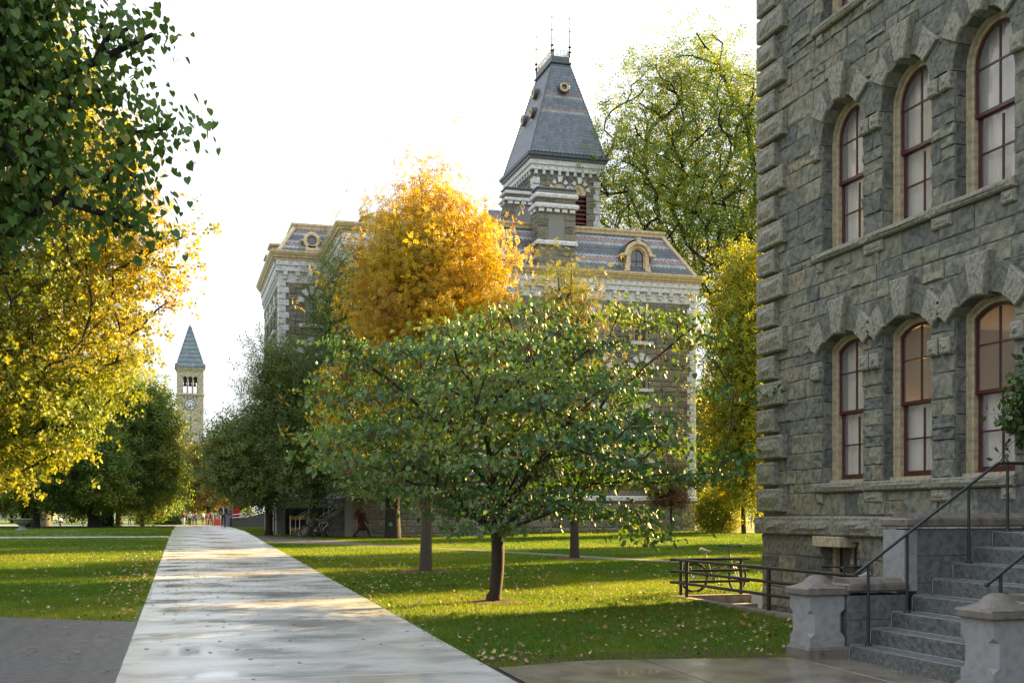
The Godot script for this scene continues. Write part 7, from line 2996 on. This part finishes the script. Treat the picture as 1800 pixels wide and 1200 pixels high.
func planting() -> void:
	var green := [Color(0.075, 0.145, 0.036), Color(0.11, 0.195, 0.042), Color(0.145, 0.235, 0.048), Color(0.19, 0.265, 0.052), Color(0.28, 0.295, 0.05)]
	var deep := [Color(0.08, 0.135, 0.058), Color(0.105, 0.17, 0.064), Color(0.135, 0.205, 0.07), Color(0.165, 0.225, 0.07), Color(0.21, 0.24, 0.07)]
	var lime := [Color(0.17, 0.24, 0.03), Color(0.26, 0.31, 0.03), Color(0.38, 0.38, 0.03), Color(0.2, 0.26, 0.04), Color(0.46, 0.38, 0.04)]
	var pale := [Color(0.135, 0.235, 0.06), Color(0.18, 0.295, 0.07), Color(0.235, 0.34, 0.08), Color(0.28, 0.36, 0.08), Color(0.36, 0.36, 0.08)]
	var redbud := [Color(0.05, 0.11, 0.055), Color(0.066, 0.142, 0.064), Color(0.09, 0.17, 0.066), Color(0.13, 0.2, 0.055), Color(0.2, 0.25, 0.045)]
	var orange := [Color(0.27, 0.25, 0.04), Color(0.43, 0.34, 0.04), Color(0.56, 0.42, 0.04), Color(0.54, 0.36, 0.04), Color(0.42, 0.24, 0.04)]
	var maple := [Color(0.15, 0.22, 0.045), Color(0.21, 0.265, 0.045), Color(0.29, 0.305, 0.045), Color(0.39, 0.345, 0.048), Color(0.48, 0.335, 0.05)]
	tree("redbud_tree", "low spreading tree with heart-shaped green leaves, hanging brown pods and a forked trunk", {"base": gnd(868, 1058), "seed": 11, "leaf": "heart", "size": 0.094, "n": 225, "per": 92, "single": 300, "clump": 0.6, "flat": 0.24, "pal": redbud, "leaf_mat": M.gloss_leaf,
		"trunk": 0.125, "fork": 1.45, "lead": 0.3, "thin": 0.46, "tip": 0.006, "shell": 0.6, "deep": 0.8, "odd": 0.1, "pods": 1500, "bark": M.bark, "centre": 0.2, "droop_cost": 0.5, "patch": 0.35,
		"prof": [[535, 860, 1010], [575, 700, 1100], [620, 560, 1165], [690, 520, 1215], [755, 495, 1255], [800, 480, 1275], [840, 490, 1270], [872, 590, 1200], [900, 690, 1120]],
		"extra": [[600, 600, -1.0], [625, 610, -0.8], [640, 640, -0.8], [1090, 545, 0], [1120, 560, 0.4], [1150, 570, 0.2], [1190, 560, 0.6], [1225, 570, 0.6], [1205, 600, 0.5], [1245, 595, 0.5], [1255, 630, 0.5], [1290, 690, 0.4], [1130, 925, -0.6], [1140, 945, -0.6], [1120, 900, -0.5], [1090, 905, -0.4], [1275, 800, 0.3], [1260, 830, 0.3], [890, 930, -1.4], [840, 925, -1.4]]})
	tree("ash_tree", "broad orange and gold autumn ash with an upright crown", {"base": gnd(748, 1005), "seed": 23, "leaf": "ash", "size": 0.85, "n": 310, "per": 24, "clump": 0.6, "pal": orange, "trunk": 0.15, "fork": 3.6, "lead": 0.86, "bark": M.grey_bark, "shell": 0.55, "deep": 0.95, "pull": 0.15, "patch": 0.3, "odd": 0.2,
		"prof": [[302, 722, 770], [328, 692, 798], [355, 668, 822], [380, 640, 862], [405, 626, 890], [440, 600, 918], [490, 590, 922], [540, 582, 920], [590, 585, 922], [640, 585, 905], [700, 545, 870], [780, 550, 850]]})
	tree("ash_tree", "thin half-bare ash with yellowish leaves before the hall's plain wall", {"base": gnd(1010, 982), "seed": 29, "leaf": "ash", "size": 0.85, "n": 110, "per": 8, "clump": 0.7, "pal": [Color(0.12, 0.14, 0.045), Color(0.17, 0.19, 0.05), Color(0.22, 0.22, 0.055), Color(0.2, 0.16, 0.06)], "trunk": 0.14, "fork": 3.8, "lead": 0.9, "bark": M.bark, "tip": 0.012, "rise": 0.7,
		"prof": [[468, 970, 1025], [500, 940, 1055], [540, 915, 1080], [590, 905, 1085], [650, 910, 1080], [720, 930, 1070]]})
	tree("dark_tree", "tall dark green tree with a flaring trunk against the far hall", {"base": spot(690, 58), "seed": 31, "leaf": "fine", "size": 1.5, "n": 230, "per": 24, "clump": 1.0, "pal": deep, "trunk": 0.36, "fork": 3.0, "lead": 0.85, "bark": M.dark_bark, "deep": 0.8,
		"prof": [[440, 590, 640], [475, 560, 665], [520, 540, 700], [570, 530, 720], [620, 518, 740], [680, 505, 760], [740, 520, 780], [800, 540, 790], [855, 560, 780]]})
	tree("dark_tree", "dark green tree with a slender trunk by the far hall's stone porch", {"base": spot(555, 60), "seed": 37, "leaf": "fine", "size": 1.5, "n": 200, "per": 24, "clump": 1.0, "pal": deep, "trunk": 0.16, "fork": 2.6, "lead": 0.85, "bark": M.dark_bark, "deep": 0.75,
		"prof": [[615, 475, 505], [650, 445, 545], [700, 425, 570], [750, 420, 590], [800, 430, 610], [840, 455, 605], [868, 485, 595]]})
	tree("round_tree", "dark round-crowned tree at the walk's end beside the red lift", {"base": spot(472, 62), "seed": 41, "leaf": "oval", "size": 1.3, "n": 150, "per": 26, "clump": 0.8, "pal": deep, "trunk": 0.2, "fork": 2.2, "lead": 0.6, "bark": M.dark_bark,
		"prof": [[748, 405, 445], [770, 365, 485], [800, 350, 505], [835, 355, 508], [860, 378, 505], [876, 410, 495]]})
	tree("dogwood", "small russet-leaved tree by the far hall's corner", {"base": gnd(1180, 942), "seed": 43, "leaf": "oval", "size": 1.0, "n": 46, "per": 14, "clump": 0.5, "pal": [Color(0.13, 0.07, 0.035), Color(0.18, 0.1, 0.05), Color(0.13, 0.12, 0.04)], "trunk": 0.07, "fork": 1.0, "lead": 0.7, "flat": 0.35, "bark": M.bark,
		"prof": [[828, 1160, 1195], [850, 1132, 1215], [875, 1130, 1216], [892, 1145, 1205]]})
	tree("lime_tree", "bright yellow-green tree with a thin trunk beyond the stone hall's corner", {"base": gnd(1308, 939), "seed": 47, "leaf": "oval", "size": 1.3, "n": 300, "per": 30, "clump": 1.0, "pal": lime, "trunk": 0.13, "fork": 2.0, "lead": 0.85, "bark": M.bark, "fill": 1.3,
		"prof": [[440, 1290, 1350], [500, 1250, 1395], [580, 1228, 1415], [650, 1230, 1410], [720, 1228, 1410], [790, 1235, 1395], [850, 1245, 1380], [885, 1265, 1370]]})
	tree("great_maple", "very tall light green maple with long bare limbs leaning past the slate tower", {"base": spot(1345, 81), "seed": 53, "leaf": "oval", "size": 1.6, "n": 560, "per": 19, "clump": 1.6, "limbs": 16, "spread": 0.9, "ascend": 1.1, "pal": pale, "trunk": 0.5, "thin": 0.55, "fork": 8.0, "lead": 0.8, "bark": M.dark_bark, "tip": 0.02, "deep": 0.42, "shell": 0.5, "odd": 0.16, "rise": 0.3,
		"prof": [[55, 1190, 1280], [100, 1105, 1350], [150, 1060, 1430], [205, 1025, 1490], [260, 1005, 1520], [320, 975, 1540], [380, 970, 1540], [430, 1020, 1530], [490, 1130, 1510], [550, 1205, 1490], [620, 1225, 1470], [700, 1235, 1450]],
		"extra": [[1135, 125, 0], [1110, 150, 0], [1075, 195, 0], [1060, 270, -1], [1035, 330, -1], [1040, 300, -2], [1080, 245, 0]]})
	tree("gold_maple", "large yellow-gold maple with low sweeping boughs over the lawn", {"base": gnd(-70, 985), "seed": 59, "leaf": "maple", "size": 0.82, "n": 600, "per": 34, "clump": 0.72, "flat": 0.45, "pal": maple, "trunk": 0.3, "fork": 2.2, "lead": 0.8, "bark": M.dark_bark, "deep": 0.9, "shell": 0.5, "odd": 0.14, "patch": 0.16,
		"prof": [[0, 20, 110], [60, -80, 160], [150, -160, 230], [250, -220, 260], [330, -260, 290], [400, -280, 325], [460, -290, 325], [540, -290, 300], [600, -290, 280], [660, -290, 285], [720, -280, 245], [770, -260, 215], [805, -220, 150], [835, -170, 60]],
		"extra": [[325, 415, 0], [310, 470, 0], [295, 530, 0], [20, 845, -1], [30, 858, -1]]})
	tree("linden_tree", "dark green heart-leaved linden whose boughs hang over the walk", {"base": on(-4.9, -11.2), "d": 9.4, "seed": 61, "leaf": "heart", "size": 0.068, "n": 540, "per": 56, "single": 300, "clump": 0.26, "flat": 0.7, "pal": [Color(0.055, 0.115, 0.03), Color(0.072, 0.145, 0.034), Color(0.1, 0.18, 0.038), Color(0.13, 0.2, 0.04), Color(0.19, 0.21, 0.04)], "leaf_mat": M.gloss_leaf, "trunk": 0.22, "fork": 2.4, "lead": 0.85, "bark": M.dark_bark, "thin": 0.62, "tip": 0.004, "deep": 0.5, "shell": 0.7, "fill": 0.9, "droop_cost": 0.15,
		"prof": [[-420, -820, -250], [-250, -900, 40], [-120, -700, 170], [-40, -500, 190], [30, -420, 180], [90, -420, 170], [150, -400, 180], [210, -380, 185], [270, -360, 200], [330, -330, 190], [370, -300, 130], [400, -260, 60]],
		"extra": [[178, 45, 0], [223, 50, 0.1], [268, 60, 0.1], [188, 65, 0], [138, 125, 0], [188, 150, 0], [223, 160, 0], [163, 165, 0], [238, 232, 0.1], [268, 228, 0.1], [290, 225, 0.1], [208, 255, 0], [208, 290, 0], [238, 312, 0], [178, 320, 0], [208, 365, 0], [233, 400, 0], [178, 375, 0], [-2, 405, -0.1], [23, 415, -0.1]]})
	# the row of trees over the far lawn
	var row := "green trees on the far lawn"
	tree("shade_tree", "green tree with a grey trunk, last of the row towards the walk", {"base": gnd(208, 925), "seed": 67, "leaf": "oval", "size": 2.0, "n": 210, "per": 30, "clump": 1.2, "pal": green, "trunk": 0.26, "fork": 3.0, "bark": M.grey_bark, "group": row,
		"prof": [[680, 225, 285], [710, 205, 305], [755, 185, 325], [800, 172, 332], [850, 165, 332], [882, 185, 325]]})
	tree("shade_tree", "green tree with a black flaring trunk, beside the grey-trunked one", {"base": gnd(188, 926), "seed": 71, "leaf": "oval", "size": 2.0, "n": 190, "per": 30, "clump": 1.2, "pal": green, "trunk": 0.5, "fork": 2.8, "bark": M.dark_bark, "group": row,
		"prof": [[650, 150, 230], [700, 120, 255], [770, 105, 265], [840, 100, 265], [882, 120, 255]]})
	tree("shade_tree", "green tree with thick dark trunk touched with russet leaves low down", {"base": gnd(165, 928), "seed": 73, "leaf": "oval", "size": 2.0, "n": 190, "per": 30, "clump": 1.2, "pal": green + [Color(0.2, 0.1, 0.03)], "trunk": 0.44, "fork": 2.6, "bark": M.dark_bark, "group": row,
		"prof": [[660, 60, 170], [720, 40, 200], [790, 40, 215], [850, 55, 230], [885, 90, 225]]})
	tree("shade_tree", "green tree with a dark leaning trunk behind the stone urn", {"base": gnd(46, 927), "seed": 79, "leaf": "oval", "size": 2.0, "n": 200, "per": 30, "clump": 1.2, "pal": green, "trunk": 0.42, "fork": 2.6, "bark": M.dark_bark, "group": row,
		"prof": [[640, -60, 70], [720, -100, 105], [800, -115, 120], [860, -90, 120], [885, -40, 110]]})
	tree("shade_tree", "green tree with a straight narrow trunk next to the urn", {"base": gnd(61, 929), "seed": 83, "leaf": "oval", "size": 1.9, "n": 90, "per": 30, "clump": 1.1, "pal": green, "trunk": 0.3, "fork": 3.4, "bark": M.dark_bark, "group": row,
		"prof": [[700, 30, 90], [780, 0, 120], [850, 0, 125], [880, 20, 115]]})
	# far trees
	var far := "trees beyond the plaza"
	var spots := [[250, 150, 36, [[820, 225, 290], [860, 215, 305], [895, 225, 300]], green, "small green tree on the plaza's edge by the hedge"],
		[365, 165, 20, [[795, 345, 390], [835, 330, 405], [875, 335, 405]], [Color(0.2, 0.11, 0.04), Color(0.15, 0.12, 0.03), Color(0.09, 0.12, 0.03)], "rust-tinged tree before the grey-roofed library"],
		[408, 178, 30, [[825, 375, 435], [855, 350, 440], [885, 360, 435]], green, "green low-branched tree beyond the group of walkers"],
		[330, 190, 30, [[800, 300, 350], [850, 290, 360], [895, 300, 350]], deep, "dark green tree right under the clock tower"],
		[130, 200, 40, [[770, 80, 190], [830, 60, 200], [895, 70, 195]], deep, "dark tree far over the lawn behind the black trunks"],
		[20, 190, 40, [[770, -60, 90], [830, -80, 110], [895, -60, 100]], green, "far green tree glimpsed under the gold maple"],
		[1245, 110, 34, [[700, 1215, 1290], [780, 1200, 1300], [860, 1205, 1300], [900, 1215, 1290]], green, "soft green tree behind the yellow shrub"],
		[1330, 125, 40, [[720, 1290, 1400], [800, 1280, 1420], [890, 1285, 1410]], lime, "pale green tree behind the park bench"]]
	var k := 0
	for s in spots:
		var d: float = s[1]
		var p := at(s[0], 900, d)
		tree("far_tree", s[5], {"base": on(p.x, p.z), "seed": 101 + k, "leaf": "oval", "size": 2.2 + d * 0.008, "n": 90, "per": 26, "clump": 0.011 * d, "pal": s[4], "trunk": 0.25, "fork": 1.6, "bark": M.dark_bark, "group": far, "prof": s[3]})
		k += 1
	# trees out of the frame on the open side of the quad; the hall's windows mirror them
	for s in [[-17.0, -34.0, maple, "yellow maple on the open lawn away from the walk"], [-24.0, -52.0, green, "green tree on the open lawn away from the walk"], [-19.0, -12.0, orange, "orange tree by the asphalt drive"]]:
		var p := on(s[0], s[1])
		var q := pix(p)
		var h := 400.0 * 30.0 / absf(q.z)
		tree("lawn_tree", s[3], {"base": p, "d": absf(q.z), "seed": 131 + k, "leaf": "maple", "size": 2.2, "n": 130, "per": 26, "clump": 1.1, "pal": s[2], "trunk": 0.3, "fork": 2.5, "bark": M.dark_bark,
			"prof": [[q.y - h * 1.6, q.x - h * 0.2, q.x + h * 0.2], [q.y - h * 1.2, q.x - h * 0.55, q.x + h * 0.55], [q.y - h * 0.8, q.x - h * 0.65, q.x + h * 0.65], [q.y - h * 0.4, q.x - h * 0.5, q.x + h * 0.5]]})
		k += 1
	# trees behind the near hall that break up the low sun on the lawn
	for q in [[25.0, -36.0, 13.0, 4.6, "green tree standing behind the near hall's end wall"], [31.0, -47.0, 14.0, 5.0, "pale green tree behind the near hall, further along the lawn"]]:
		var p := on(q[0], q[1])
		var z3 := pix(p)
		var f := FOCAL / z3.z
		var hh: float = q[2]
		var rr: float = q[3]
		tree("lawn_tree", q[4], {"base": p, "seed": 191 + k, "leaf": "oval", "size": 2.4, "n": 110, "per": 24, "clump": 1.2, "pal": lime, "trunk": 0.25, "fork": 2.2, "bark": M.dark_bark,
			"prof": [[z3.y - hh * f, z3.x - rr * 0.3 * f, z3.x + rr * 0.3 * f], [z3.y - hh * 0.75 * f, z3.x - rr * 0.9 * f, z3.x + rr * 0.9 * f], [z3.y - hh * 0.5 * f, z3.x - rr * f, z3.x + rr * f], [z3.y - hh * 0.18 * f, z3.x - rr * 0.8 * f, z3.x + rr * 0.8 * f]]})
		k += 1
	# shrubs
	tree("shrub", "yellow-green rounded shrub by the far hall's corner", {"base": gnd(1262, 937), "category": "shrub", "seed": 151, "leaf": "fine", "size": 1.4, "n": 70, "per": 26, "clump": 0.5, "pal": lime, "trunk": 0.05, "fork": 0.2, "lead": 0.5, "prof": [[868, 1245, 1280], [890, 1228, 1300], [915, 1225, 1302], [932, 1230, 1295]]})
	for i in 5:
		var u := 250.0 + 17.0 * i
		var p := at(u, 905, 170)
		tree("hedge_bush", "low clipped dark bush in the row along the plaza", {"base": on(p.x, p.z), "category": "bush", "group": "hedge bushes along the plaza", "seed": 161 + i, "leaf": "oval", "size": 2.0, "n": 16, "per": 30, "clump": 0.6, "pal": deep, "trunk": 0.06, "fork": 0.2, "lead": 0.5, "prof": [[902, u - 6, u + 6], [908, u - 9, u + 9], [913, u - 8, u + 8]]})
	tree("magnolia_shrub", "glossy broad-leaved evergreen shrub in front of the hall's third ground-floor window", {"base": on(11.4, -13.5), "category": "shrub", "seed": 171, "leaf": "oval", "size": 1.2, "n": 26, "per": 6, "clump": 0.2, "pal": [Color(0.03, 0.07, 0.02), Color(0.045, 0.09, 0.022), Color(0.07, 0.12, 0.025)], "leaf_mat": M.gloss_leaf, "trunk": 0.03, "fork": 1.2, "lead": 0.7, "bark": M.bark, "prof": [[668, 1810, 1880], [695, 1785, 1920], [730, 1775, 1930], [765, 1790, 1920]]})

# ---------------------------------------------------------------- the scene
func _ready() -> void:
	rng.seed = 20
	var yaw := atan(600.0 / FOCAL)
	yaw_s = sin(yaw)
	yaw_c = cos(yaw)
	# camera: level, turned towards the halls, lens shifted up
	var cam := Camera3D.new()
	cam.name = "camera"
	cam.projection = Camera3D.PROJECTION_FRUSTUM
	cam.near = 0.1
	cam.far = 3000.0
	cam.size = 0.1 * 1200.0 / FOCAL
	cam.frustum_offset = Vector2(0, 0.1 * (HORIZON - 600.0) / FOCAL)
	cam.position = Vector3(0, EYE, 0)
	cam.rotation.y = -yaw
	add_child(cam)
	cam.current = true
	# bright thin cloud over the whole sky
	var sky := ProceduralSkyMaterial.new()
	sky.sky_top_color = Color(0.835, 0.865, 0.9)
	sky.sky_horizon_color = Color(0.6, 0.608, 0.615)
	sky.sky_curve = 0.4
	sky.ground_horizon_color = Color(0.6, 0.6, 0.58)
	sky.ground_bottom_color = Color(0.3, 0.3, 0.28)
	sky.sun_angle_max = 1.0
	var cn := FastNoiseLite.new()
	cn.seed = 5
	cn.frequency = 0.006
	cn.fractal_octaves = 5
	var ci := cn.get_seamless_image(512, 256)
	ci.convert(Image.FORMAT_RGBA8)
	sky.sky_cover = ImageTexture.create_from_image(ci)
	sky.sky_cover_modulate = Color(0.55, 0.55, 0.55, 0.6)
	var env := Environment.new()
	env.background_mode = Environment.BG_SKY
	env.sky = Sky.new()
	env.sky.sky_material = sky
	env.background_energy_multiplier = 0.37
	env.tonemap_mode = Environment.TONE_MAPPER_LINEAR
	env.tonemap_exposure = 6.9
	env.sdfgi_enabled = true
	env.ssao_enabled = true
	env.ssil_enabled = true
	var we := WorldEnvironment.new()
	we.name = "environment"
	we.environment = env
	add_child(we)
	# low warm sun beyond the near hall
	var sun := DirectionalLight3D.new()
	sun.name = "sun"
	sun.light_energy = 1.6
	sun.light_color = Color(1.0, 0.84, 0.55)
	sun.light_angular_distance = 0.6
	sun.shadow_enabled = true
	var el := deg_to_rad(19.0)
	var to_sun := Vector3(cos(el) * 0.925, sin(el), -cos(el) * 0.38)
	sun.basis = Basis.looking_at(-to_sun, Vector3.UP)
	add_child(sun)
	materials()
	var t0 := Time.get_ticks_msec()
	mulch_at = []
	var rings := [[gnd(868, 1058), 0.6, "dark mulch ring round the forked tree's foot"], [gnd(748, 1005), 1.0, "mulch ring round the orange ash's foot"], [gnd(1010, 982), 1.0, "mulch ring round the half-bare ash's foot"], [spot(690, 58), 1.0, "bare mulch at the flaring dark trunk's foot"]]
	for q in rings:
		mulch_at.push_back(Vector3(q[0].x, q[1], q[0].z))
	ground()
	near_hall()
	print("near hall ", Time.get_ticks_msec() - t0)
	far_hall()
	print("far hall ", Time.get_ticks_msec() - t0)
	steps()
	areaway()
	backdrop()
	planting()
	print("planting ", Time.get_ticks_msec() - t0)
	furnishings()
	people()
	print("people ", Time.get_ticks_msec() - t0)
	for q in rings:
		mulch_ring(q[0], q[1], q[2])
	grass()
	fallen_leaves()
	print("all ", Time.get_ticks_msec() - t0)
